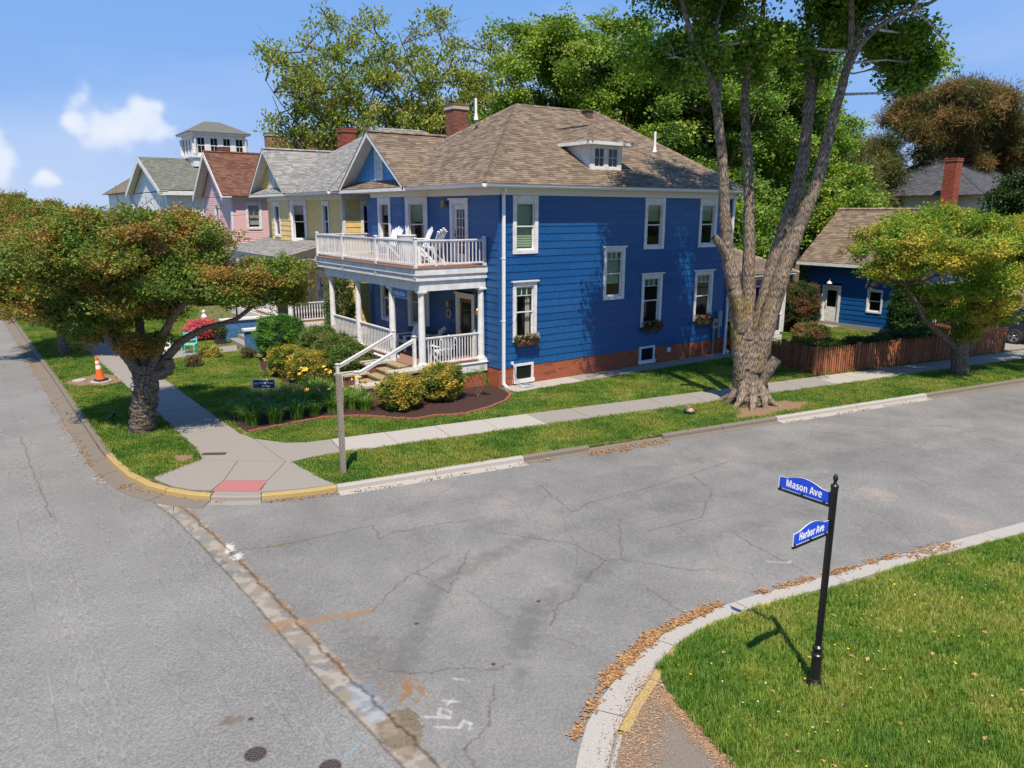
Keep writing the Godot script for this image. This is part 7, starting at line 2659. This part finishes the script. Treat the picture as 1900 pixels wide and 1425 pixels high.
func street_sign() -> void:
	var t := thing("street_sign", "black street name post with two blue blades on the corner lawn", "street sign", V3(8.57, 0, -4.95))
	var b := MB.new()
	b.lathe([Vector2(0.0, 0.0), Vector2(0.1, 0.0), Vector2(0.1, 0.03), Vector2(0.085, 0.06), Vector2(0.08, 0.09), Vector2(0.068, 0.11), Vector2(0.066, 0.42), Vector2(0.078, 0.44), Vector2(0.078, 0.465), Vector2(0.062, 0.48), Vector2(0.058, 0.53), Vector2(0.072, 0.55), Vector2(0.07, 0.575), Vector2(0.045, 0.6)], 24)
	part("base", b, M.black_metal, t)
	b = MB.new()
	# fluted shaft
	for k in 16:
		var a := TAU * k / 16
		var r := 0.036
		b.bar(V3(cos(a) * r, 0.58, sin(a) * r), V3(cos(a) * r, 2.78, sin(a) * r), 0.012, 0.012)
	b.lathe([Vector2(0.037, 0.58), Vector2(0.037, 2.78)], 20)
	b.lathe([Vector2(0.044, 2.74), Vector2(0.047, 2.8), Vector2(0.05, 2.81), Vector2(0.05, 2.84), Vector2(0.03, 2.86), Vector2(0.0, 2.86)], 20)
	part("post", b, M.black_metal, t)
	b = MB.new()
	b.lathe([Vector2(0.018, 2.86), Vector2(0.024, 2.88), Vector2(0.018, 2.895), Vector2(0.032, 2.925), Vector2(0.03, 2.955), Vector2(0.014, 2.985), Vector2(0.0, 3.0)], 14)
	part("finial", b, M.black_metal, t)
	# each blade's own axes: x away from the post along the blade
	for q in [["Mason Ave", 2.57, 0.80, PI / 2, true], ["Harbor Ave", 2.22, 0.80, PI, false]]:
		var l: float = q[2]
		var s := sub("blade", t, V3(0, q[1], 0), q[3])
		var poly := PackedVector2Array()
		var inner := PackedVector2Array()
		var hgt := 0.16
		for p in [V(0.05, 0), V(l, 0), V(l, hgt)]:
			poly.append(p)
		for k in 15:
			var u := k / 14.0
			var x := lerpf(l - 0.12, 0.17, u)
			poly.append(V(x, hgt + 0.012 + 0.062 * sin(u * PI)))
		poly.append(V(0.05, hgt))
		inner = Geometry2D.offset_polygon(poly, -0.012)[0]
		b = MB.new()
		b.plate(poly, -0.004, 0.004)
		part("panel", b, M.sign_white, s)
		for sgn in [1.0, -1.0]:
			b = MB.new()
			b.plate(inner, 0.0045 * sgn - 0.0005, 0.0045 * sgn + 0.0005)
			part("face", b, M.sign_blue, s)
			letters(s, q[0], 0.135, M.sign_white, V3(l * 0.53, 0.098, 0.0066 * sgn), 0.0 if sgn > 0 else PI, 0.52)
		b = MB.new()
		b.bx(0.03, l, -0.034, -0.004, -0.014, 0.014)
		b.bx(0.03, 0.055, -0.03, hgt + 0.01, -0.012, 0.012)
		for x in [0.12, l * 0.55, l - 0.03]:
			b.bx(x - 0.012, x + 0.012, -0.01, 0.025, -0.016, 0.016)
		part("bracket", b, M.black_metal, s)
	# sticker on the shaft
	b = MB.new()
	b.lathe([Vector2(0.0385, 1.36), Vector2(0.0385, 1.44)], 20)
	part("collar", b, M.black_metal, t)


func stop_post() -> void:
	var t := thing("sign_post", "weathered grey timber sign post seen from behind on the verge", "sign post", V3(6.8, 0, -16.52), 0.04)
	var b := MB.new()
	b.bx(-0.055, 0.055, -0.2, 2.46, -0.055, 0.055)
	part("post", b, M.grey_wood, t)
	var poly := PackedVector2Array()
	for k in 8:
		var a := TAU * (k + 0.5) / 8
		poly.append(V(cos(a) * 0.4, sin(a) * 0.4))
	b = MB.new()
	b.plate(poly, 0.0, 0.008)
	var turn := 1.176
	part("sign_plate", b, M.grey_metal, t, V3(sin(turn) * 0.07, 2.06, cos(turn) * 0.07), turn)


func cone(at: Vector3, label: String, high := 0.92) -> void:
	var t := thing("traffic_cone", label, "traffic cone", at)
	t.scale = Vector3.ONE * high / 0.92
	t.rotation = V3(0.0, 0.4, 0.1)
	var b := MB.new()
	b.bx(-0.19, 0.19, 0.0, 0.05, -0.19, 0.19)
	b.bx(-0.16, 0.16, 0.05, 0.065, -0.16, 0.16)
	part("base", b, M.rubber, t)
	var rr := func(y: float) -> float: return lerpf(0.15, 0.035, (y - 0.065) / 0.855)
	for q in [["cone_body", 0.065, 0.46, M.cone_orange], ["reflective_band", 0.46, 0.6, M.cone_white], ["cone_body", 0.6, 0.66, M.cone_orange], ["reflective_band", 0.66, 0.76, M.cone_white], ["cone_body", 0.76, 0.92, M.cone_orange]]:
		b = MB.new()
		b.lathe([Vector2(rr.call(q[1]), q[1]), Vector2(rr.call(q[2]), q[2])], 20)
		if q[2] > 0.9:
			b.lathe([Vector2(0.035, 0.92), Vector2(0.0, 0.925)], 20)
		part(q[0], b, q[3], t)


func adirondack(called: String, label: String, at: Vector3, turn: float, tall: float, group: String) -> void:
	var t := thing(called, label, "chair", at, turn, group)
	# looks towards +z
	var m: Material = M.white_plastic
	var lift := tall
	var b := MB.new()
	b.bx(-0.04, 0.04, 0, 0.018, -0.26, 0.26)
	var slat := MB.new()
	slat.bx(-0.27, 0.27, 0, 0.018, -0.038, 0.038)
	var sm := slat.mesh(m)
	for k in 6:
		part_of("seat_slat", sm, t, V3(0, lift + 0.34 - 0.02 * (5 - k), -0.2 + k * 0.086))
	for k in 5:
		b = MB.new()
		var h := 0.72 + 0.06 * (2 - absi(k - 2))
		b.bx(-0.046, 0.046, 0, h, -0.01, 0.01)
		b.lathe([Vector2(0.046, 0.0), Vector2(0.0, 0.02)], 12, V3(0, h, 0))
		var o := part("back_slat", b, m, t, V3((k - 2) * 0.098, lift + 0.22, -0.22))
		o.rotation = V3(-0.42, 0, -(k - 2) * 0.055)
	for sgn in [1.0, -1.0]:
		b = MB.new()
		b.bx(-0.065, 0.065, 0, 0.02, -0.38, 0.36)
		part("armrest", b, m, t, V3(0.35 * sgn, lift + 0.56, 0))
		b = MB.new()
		b.bx(-0.018, 0.018, 0, lift + 0.56, -0.045, 0.045)
		part("leg", b, m, t, V3(0.3 * sgn, 0, 0.27))
		b = MB.new()
		b.bar(V3(0.29 * sgn, 0.0, -0.46), V3(0.29 * sgn, lift + 0.34, 0.26), 0.02, 0.09)
		if tall > 0.1:
			b.bar(V3(0.29 * sgn, 0, -0.4), V3(0.29 * sgn, lift + 0.5, -0.3), 0.02, 0.08)
		part("leg", b, m, t)
	b = MB.new()
	b.bx(-0.28, 0.28, lift + 0.44, lift + 0.5, -0.35, -0.33)
	if tall > 0.1:
		b.bx(-0.28, 0.28, 0.22, 0.27, 0.24, 0.26)
	part("brace", b, m, t)


func flower_box(at: Vector3, label: String, seed_: int) -> void:
	var t := thing("window_box", label, "flower box", at)
	var b := MB.new()
	b.bx(-0.48, 0.48, -0.16, -0.14, 0.0, 0.2)
	b.bx(-0.48, 0.48, -0.14, 0.02, 0.18, 0.2)
	b.bx(-0.48, 0.48, -0.14, 0.02, 0.0, 0.02)
	b.bx(-0.48, -0.46, -0.14, 0.02, 0.02, 0.18)
	b.bx(0.46, 0.48, -0.14, 0.02, 0.02, 0.18)
	part("box", b, M.terracotta_dark, t)
	b = MB.new()
	b.bx(-0.46, 0.46, -0.13, -0.02, 0.02, 0.18)
	part("soil", b, M.mulch, t)
	for x in [-0.32, 0.32]:
		b = MB.new()
		b.bar(V3(x, -0.16, 0.17), V3(x, -0.32, 0.01), 0.02, 0.02)
		part("bracket", b, M.black_metal, t)
	var leaf := spray(12, 0.09, 0.07, 0.05, 0.5, 20 + seed_)
	var pts := []
	var cols := []
	for k in 120:
		pts.append(V3(rng.randf_range(-0.5, 0.5), rng.randf_range(-0.06, 0.2), 0.1 + rng.randfn() * 0.08))
		cols.append(tint([Color(0.03, 0.07, 0.012), Color(0.07, 0.11, 0.02), Color(0.14, 0.10, 0.03)], pts[-1] * 4.0))
	stuff(crown(t, "foliage", leaf, pts, cols, Vector2(0.6, 1.1)))
	pts = []
	cols = []
	for k in 46:
		pts.append(V3(rng.randf_range(-0.5, 0.5), rng.randf_range(-0.05, 0.24), 0.15 + rng.randfn() * 0.07))
		cols.append([Color(0.75, 0.72, 0.68), Color(0.45, 0.07, 0.03), Color(0.6, 0.16, 0.05), Color(0.7, 0.35, 0.3)][rng.randi() % 4])
	stuff(crown(t, "blossoms", spray(8, 0.03, 0.04, 0.035, 0.5, 31), pts, cols, Vector2(0.7, 1.2)))


func props() -> void:
	street_sign()
	stop_post()
	cone(V3(3.5, 0.075, -31.0), "orange traffic cone with white bands standing on a concrete lid")
	cone(V3(2.9, 0.0, -66), "far orange and white traffic cone beside the crape myrtles", 1.0)
	# lids in the verge
	for q in [[V3(3.5, 0.03, -31.0), 0.36, "round concrete lid under the traffic cone"], [V3(2.85, 0.03, -31.6), 0.24, "small round concrete lid in the bare earth of the verge"]]:
		var b := MB.new()
		b.lathe([Vector2(q[1], -0.02), Vector2(q[1], 0.035), Vector2(q[1] - 0.02, 0.045), Vector2(q[1] * 0.9, 0.045), Vector2(q[1] * 0.88, 0.038), Vector2(0.0, 0.038)], 28)
		tag(part("concrete_lid", b, M.new_concrete, self, q[0]), q[2], "lid")
	# valve covers in the road
	for q in [[V3(2.06, -0.12, -8.11), "small round iron valve cover in the road"], [V3(2.70, -0.12, -7.39), "small round iron valve cover beside the blue paint mark"]]:
		var t := thing("valve_cover", q[1], "manhole cover", q[0])
		var b := MB.new()
		b.lathe([Vector2(0.135, 0.0), Vector2(0.135, 0.006), Vector2(0.118, 0.006), Vector2(0.116, 0.002)], 30)
		part("rim", b, M.rust_iron, t)
		b = MB.new()
		b.lathe([Vector2(0.116, 0.003), Vector2(0.0, 0.003)], 30)
		part("plate", b, M.dark_metal, t)
		b = MB.new()
		for x in range(-4, 5):
			for z in range(-4, 5):
				if Vector2(x, z).length() < 4.3 and (x + z) % 2 == 0:
					b.bx(x * 0.024 - 0.009, x * 0.024 + 0.009, 0.003, 0.007, z * 0.024 - 0.009, z * 0.024 + 0.009)
		stuff(part("studs", b, M.rust_iron, t))
	# drain cover in the pavement
	var t := thing("drain_cover", "narrow dark iron drain cover let into the corner pavement", "drain cover", V3(4.62, 0.024, -19.78), -0.55)
	var b := MB.new()
	b.bx(-0.3, 0.3, 0, 0.006, -0.1, 0.1)
	part("frame", b, M.dark_metal, t)
	b = MB.new()
	for k in 11:
		b.bx(-0.26 + k * 0.05, -0.235 + k * 0.05, 0.006, 0.012, -0.07, 0.07)
	part("bars", b, M.rust_iron, t)
	# kerb inlet
	t = thing("storm_drain", "dark storm drain mouth in the kerb by the crape myrtle", "drain", V3(2.31, -0.02, -22.9), 0.0)
	b = MB.new()
	b.bx(-0.04, -0.026, -0.085, 0.0, -0.55, 0.55)
	part("mouth", b, M.black_metal, t)
	# garden spotlight
	t = thing("garden_spotlight", "small black garden spotlight on the verge by the crape myrtle", "light", V3(2.95, 0, -24.6))
	b = MB.new()
	b.lathe([Vector2(0.012, -0.05), Vector2(0.012, 0.2), Vector2(0.0, 0.2)], 8)
	part("stake", b, M.black_metal, t)
	b = MB.new()
	b.tube([V3(-0.03, 0.2, 0), V3(0.02, 0.26, 0.02), V3(0.07, 0.33, 0.04)], [0.05, 0.055, 0.065], 14)
	part("lamp_head", b, M.black_metal, t)
	# sawn log
	t = thing("log_section", "short sawn log lying on the verge near the big maple", "log", V3(17.9, 0.12, -15.4), 0.9)
	b = MB.new()
	b.tube([V3(-0.17, 0, 0), V3(-0.05, 0.01, 0), V3(0.17, 0, 0)], [0.15, 0.16, 0.15], 14, Color.WHITE, true, 0.1)
	part("bark", b, M.bark, t)
	b = MB.new()
	b.tube([V3(-0.168, 0, 0), V3(-0.172, 0, 0)], [0.135, 0.135], 14)
	b.tube([V3(0.168, 0, 0), V3(0.174, 0, 0)], [0.135, 0.135], 14)
	part("cut_face", b, M.cut_wood, t)
	# cable round the corner tree
	b = MB.new()
	var pts := []
	var rad := []
	for k in 150:
		var u := k / 149.0
		var a := u * TAU * 10.0
		var y := 0.12 + u * 1.75 + 0.035 * sin(a * 1.7)
		var r := lerpf(0.385, 0.34, u) + 0.012 * sin(a * 3.0)
		pts.append(V3(3.52 + 0.2 * u + cos(a) * r, y, -23.18 + 0.14 * u + sin(a) * r))
		rad.append(0.011)
	b.tube(pts, rad, 5)
	tag(part("light_cable", b, M.rubber, self), "black light cable wound round the corner crape myrtle's trunk", "cable")
	# yard sign
	t = thing("yard_sign", "dark blue yard sign with white lettering stuck in the front lawn", "yard sign", V3(7.55, 0, -24.75), 0.0)
	t.rotation.y = -0.62
	b = MB.new()
	b.bx(-0.38, 0.38, 0.42, 0.74, -0.006, 0.006)
	part("panel", b, M.sign_white, t)
	b = MB.new()
	b.bx(-0.355, 0.355, 0.445, 0.715, 0.006, 0.008)
	part("face", b, M.navy, t)
	letters(t, "CHESAPEAKE", 0.1, M.sign_white, V3(0.075, 0.615, 0.0095), 0.0, 0.5)
	letters(t, "PROPERTIES", 0.06, M.sign_white, V3(0.075, 0.505, 0.0095), 0.0, 0.3)
	b = MB.new()
	var ring := []
	var rr := []
	for k in 25:
		ring.append(V3(-0.27 + cos(TAU * k / 24) * 0.06, 0.58 + sin(TAU * k / 24) * 0.06, 0.011))
		rr.append(0.006)
	b.tube(ring, rr, 5)
	b.bx(-0.325, -0.215, 0.585, 0.605, 0.008, 0.012)
	b.bx(-0.19, -0.185, 0.46, 0.7, 0.008, 0.0105)
	part("emblem", b, M.sign_white, t)
	b = MB.new()
	for x in [-0.25, 0.25]:
		b.bx(x - 0.006, x + 0.006, -0.1, 0.42, -0.005, 0.005)
	part("stake", b, M.grey_metal, t)
	# name board over the steps
	t = thing("name_board", "blue wooden name board hanging over the front steps", "sign", V3(12.43, 3.36, -24.25), -PI / 2)
	var poly := PackedVector2Array([V(-0.62, -0.12), V(-0.58, -0.17), V(0.5, -0.17), V(0.58, -0.12), V(0.62, 0.0), V(0.58, 0.12), V(0.5, 0.17), V(-0.58, 0.17), V(-0.62, 0.12), V(-0.56, 0.0)])
	b = MB.new()
	b.plate(poly, -0.02, 0.012)
	part("board", b, M.pale_blue, t)
	b = MB.new()
	b.plate(Geometry2D.offset_polygon(poly, -0.03)[0], 0.012, 0.016)
	part("field", b, M.sign_board_blue, t)
	letters(t, "Stella Mia", 0.2, M.sign_white, V3(-0.02, -0.01, 0.018), 0.0, 0.86, false, "lettering", "Droid Serif")
	b = MB.new()
	for x in [-0.4, 0.4]:
		b.bar(V3(x, 0.16, 0), V3(x, 0.2, 0), 0.01, 0.01)
	part("hook", b, M.black_metal, t)
	# boxes of flowers
	flower_box(V3(16.18, 1.64, -21.76), "window box of red and white flowers under the window next to the hose", 1)
	flower_box(V3(22.63, 1.6, -21.76), "window box of flowers under the middle lower window", 2)
	flower_box(V3(25.78, 1.62, -21.76), "window box of flowers under the window next to the electric meter", 3)
	# seats of the upper deck and the porch
	adirondack("adirondack_chair", "tall white slatted chair by itself on the upper deck", V3(13.2, 4.35, -26.6), -PI / 2 + 0.2, 0.3, "tall white chairs on the upper deck")
	adirondack("adirondack_chair", "tall white slatted chair turned towards the wicker tub on the upper deck", V3(13.6, 4.35, -25.0), -PI / 2 - 0.25, 0.3, "tall white chairs on the upper deck")
	adirondack("adirondack_chair", "tall white slatted chair seen side-on near the upper deck door", V3(13.35, 4.35, -23.6), -PI + 0.5, 0.3, "tall white chairs on the upper deck")
	adirondack("adirondack_chair", "white slatted chair on the porch below the bay window", V3(13.7, 0.88, -26.2), -PI / 2, 0.05, "white chairs on the lower porch")
	adirondack("adirondack_chair", "white slatted chair on the porch beside the front door", V3(14.2, 0.88, -25.2), -PI + 0.6, 0.05, "white chairs on the lower porch")
	adirondack("adirondack_chair", "white slatted chair with its back to the porch side railing", V3(13.6, 0.88, -23.4), PI, 0.05, "white chairs on the lower porch")
	t = thing("wicker_tub", "grey wicker tub table between the deck chairs", "table", V3(12.95, 4.35, -24.6))
	b = MB.new()
	b.lathe([Vector2(0.0, 0.0), Vector2(0.24, 0.0), Vector2(0.3, 0.5), Vector2(0.33, 0.98), Vector2(0.35, 1.0), Vector2(0.35, 1.04), Vector2(0.32, 1.04), Vector2(0.0, 1.03)], 24)
	part("tub", b, M.white_paint, t)
	b = MB.new()
	for k in 28:
		var a := TAU * k / 28
		b.bar(V3(cos(a) * 0.245, 0.02, sin(a) * 0.245), V3(cos(a) * 0.335, 0.98, sin(a) * 0.335), 0.02, 0.015)
	stuff(part("wicker_ribs", b, M.grey_metal, t))
	# potted plants on the porch
	for q in [[V3(14.5, 0.88, -25.75), "potted plant beside the porch chairs", 0.16], [V3(14.7, 0.88, -24.9), "potted fern hanging left of the front door", 0.2]]:
		t = thing("potted_plant", q[1], "potted plant", q[0])
		b = MB.new()
		b.lathe([Vector2(0.0, 0.0), Vector2(0.11, 0.0), Vector2(0.15, 0.26), Vector2(0.17, 0.28), Vector2(0.13, 0.28), Vector2(0.0, 0.25)], 16)
		part("pot", b, M.terracotta, t)
		var pp := []
		var cc := []
		for k in 60:
			pp.append(V3(rng.randfn() * 0.12, 0.35 + absf(rng.randfn()) * 0.16, rng.randfn() * 0.12))
			cc.append(tint([Color(0.03, 0.09, 0.012), Color(0.06, 0.14, 0.02), Color(0.1, 0.18, 0.03)], pp[-1] * 4.0))
		stuff(crown(t, "foliage", spray(10, 0.1, 0.12, 0.04, 0.4, 41), pp, cc, Vector2(0.7, 1.1)))
	t = thing("potted_boxwood", "clipped boxwood in a dark square pot beside the slate blue steps", "potted plant", V3(9.35, 0.02, -36.9))
	b = MB.new()
	b.bx(-0.22, 0.22, 0, 0.4, -0.22, 0.22)
	b.bx(-0.24, 0.24, 0.36, 0.42, -0.24, 0.24)
	part("pot", b, M.dark_metal, t)
	var bp := []
	var bc := []
	for k in 240:
		bp.append(Vector3(rng.randfn(), rng.randfn(), rng.randfn()).normalized() * 0.3 + V3(0, 0.62, 0))
		bc.append(tint([Color(0.02, 0.06, 0.012), Color(0.04, 0.1, 0.015), Color(0.07, 0.14, 0.02)], bp[-1] * 4.0))
	stuff(crown(t, "foliage", spray(12, 0.07, 0.05, 0.03, 0.4, 42), bp, bc, Vector2(0.8, 1.2)))
	# doormat, wreath
	t = thing("door_wreath", "round dried wreath hung on the porch wall by the front door", "wreath", V3(15.0, 2.35, -25.1), -PI / 2)
	b = MB.new()
	ring = []
	rr = []
	for k in 21:
		ring.append(V3(cos(TAU * k / 20) * 0.15, sin(TAU * k / 20) * 0.15, 0.05))
		rr.append(0.035 + 0.01 * sin(k * 2.3))
	b.tube(ring, rr, 7)
	part("ring", b, M.cut_wood, t)
	t = thing("house_plaque", "small white plaque on the wall right of the front door", "plaque", V3(15.02, 2.1, -22.95), -PI / 2)
	b = MB.new()
	b.bx(-0.09, 0.09, -0.14, 0.14, 0.0, 0.02)
	part("plate", b, M.sign_white, t)
	b = MB.new()
	b.lathe([Vector2(0.0, 0.0), Vector2(0.05, 0.005), Vector2(0.0, 0.01)], 12)
	var em := part("emblem", b, M.navy, t, V3(0, 0.0, 0.02))
	em.rotation.x = PI / 2
	# hose
	t = thing("garden_hose", "grey garden hose coiled on the house path under its wall tap", "hose", V3(15.95, 0.03, -21.35))
	b = MB.new()
	pts = []
	rad = []
	for k in 120:
		var a := k * 0.31
		pts.append(V3(cos(a) * (0.3 - k * 0.0006), 0.02 + 0.06 * (k / 120.0) + 0.012 * sin(k * 1.3), sin(a) * (0.16 - k * 0.0003)))
		rad.append(0.014)
	b.tube(pts, rad, 6)
	b.tube([V3(-0.3, 0.05, -0.1), V3(-0.38, 0.3, -0.3), V3(-0.32, 0.7, -0.38), V3(-0.36, 0.84, -0.4), V3(-0.3, 0.7, -0.35), V3(-0.26, 0.3, -0.3), V3(-0.2, 0.05, -0.1)], [0.014, 0.014, 0.014, 0.014, 0.014, 0.014, 0.014], 6)
	part("coil", b, M.hose, t)
	b = MB.new()
	b.bx(-0.4, -0.32, 0.78, 0.88, -0.44, -0.37)
	part("tap", b, M.white_plastic, t)
	# electric meter and pipes
	t = thing("electric_meter", "grey electric meter boxes with conduit on the rear end of the blue wall", "meter", V3(26.55, 0, -21.76))
	b = MB.new()
	b.bx(-0.18, 0.12, 1.2, 1.62, 0.0, 0.13)
	part("meter_box", b, M.grey_metal, t)
	b = MB.new()
	b.lathe([Vector2(0.0, 0.0), Vector2(0.09, 0.0), Vector2(0.085, 0.06), Vector2(0.0, 0.08)], 16)
	var dial := part("dial", b, M.glass, t, V3(-0.03, 1.42, 0.13))
	dial.rotation.x = PI / 2
	b = MB.new()
	b.bx(0.2, 0.42, 1.25, 1.95, 0.0, 0.11)
	part("switch_box", b, M.grey_metal, t)
	b = MB.new()
	b.bx(-0.06, 0.0, 0.0, 1.2, 0.02, 0.08)
	b.bx(0.28, 0.34, 0.9, 1.25, 0.02, 0.07)
	b.bx(0.25, 0.37, 0.75, 0.92, 0.0, 0.1)
	part("conduit", b, M.grey_metal, t)
	t = thing("vent_box", "small white vent on the brick base of the blue house", "vent", V3(23.75, 0.52, -21.78))
	b = MB.new()
	b.bx(-0.09, 0.09, -0.09, 0.09, 0.0, 0.05)
	for k in 4:
		b.bx(-0.07, 0.07, -0.07 + k * 0.037, -0.05 + k * 0.037, 0.05, 0.062)
	part("louvre", b, M.white_plastic, t)
	t = thing("drain_pipe", "short white bent pipe beside the rear downspout", "pipe", V3(27.05, 0.0, -21.5))
	b = MB.new()
	b.tube([V3(0, -0.05, 0), V3(0, 0.28, 0), V3(-0.03, 0.36, 0), V3(-0.1, 0.38, 0.02)], [0.045, 0.045, 0.045, 0.05], 12)
	part("pipe", b, M.white_plastic, t)
	# garden chair and bench by the pavement
	for q in [[V3(7.6, 0, -35.3), M.turquoise, "turquoise garden chair beside the yellow house's path"], [V3(6.4, 0, -34.9), M.white_paint, "white garden bench beside the pavement"]]:
		t = thing("garden_chair", q[2], "chair", q[0], -0.5)
		var m: Material = q[1]
		for k in 4:
			b = MB.new()
			b.bx(-0.28, 0.28, 0.4, 0.425, -0.24 + k * 0.125, -0.14 + k * 0.125)
			part("seat_slat", b, m, t)
		for k in 3:
			b = MB.new()
			b.bx(-0.28, 0.28, 0.55 + k * 0.13, 0.64 + k * 0.13, -0.27, -0.25)
			part("back_slat", b, m, t)
		for x in [-0.26, 0.26]:
			for z in [-0.25, 0.22]:
				b = MB.new()
				b.bx(x - 0.025, x + 0.025, 0.0, 0.92 if z < 0 else 0.4, z - 0.025, z + 0.025)
				part("leg", b, m, t)
	# statue in the azalea
	t = thing("garden_statue", "slim white garden statue behind the pink azalea", "statue", V3(9.3, 0, -39.4))
	b = MB.new()
	b.lathe([Vector2(0.0, 0.0), Vector2(0.16, 0.0), Vector2(0.16, 0.1), Vector2(0.1, 0.14), Vector2(0.12, 0.5), Vector2(0.09, 0.8), Vector2(0.15, 1.05), Vector2(0.06, 1.2), Vector2(0.09, 1.32), Vector2(0.0, 1.42)], 16)
	part("figure", b, M.white_paint, t)
	# far pole and dune
	t = thing("utility_pole", "thin grey pole at the far end of the street", "pole", V3(4.2, 0, -122))
	b = MB.new()
	b.lathe([Vector2(0.16, -0.1), Vector2(0.1, 10.2), Vector2(0.0, 10.2)], 10)
	b.bx(-0.5, 0.5, 9.4, 9.55, -0.05, 0.05)
	part("pole", b, M.dark_metal, t)
	# sand hill
	b = MB.new()
	var g := 24
	for i in g:
		for j in g:
			var q := []
			for c in [[i, j], [i, j + 1], [i + 1, j + 1], [i + 1, j]]:
				var u: float = c[0] / float(g) * 2.0 - 1.0
				var v: float = c[1] / float(g) * 2.0 - 1.0
				var y := 6.2 * maxf(0.0, 1.0 - u * u) * maxf(0.0, 1.0 - v * v) * (1.0 + 0.1 * sin(u * 7.0 + v * 4.0))
				q.append(V3(12 + u * 16.0, y - 0.25, -140 + v * 12.0))
			b.quad(q[0], q[1], q[2], q[3])
	structure(part("dune_hill", b, M.sand, self))


func _ready() -> void:
	rng.seed = 20240
	camera_and_light()
	materials()
	ground()
	blue_house()
	yellow_house()
	pink_house()
	cupola_house()
	far_houses()
	garage()
	fence()
	suv()
	trees()
	shrubs()
	daylilies()
	grass()
	lawn_bits()
	leaf_litter()
	props()
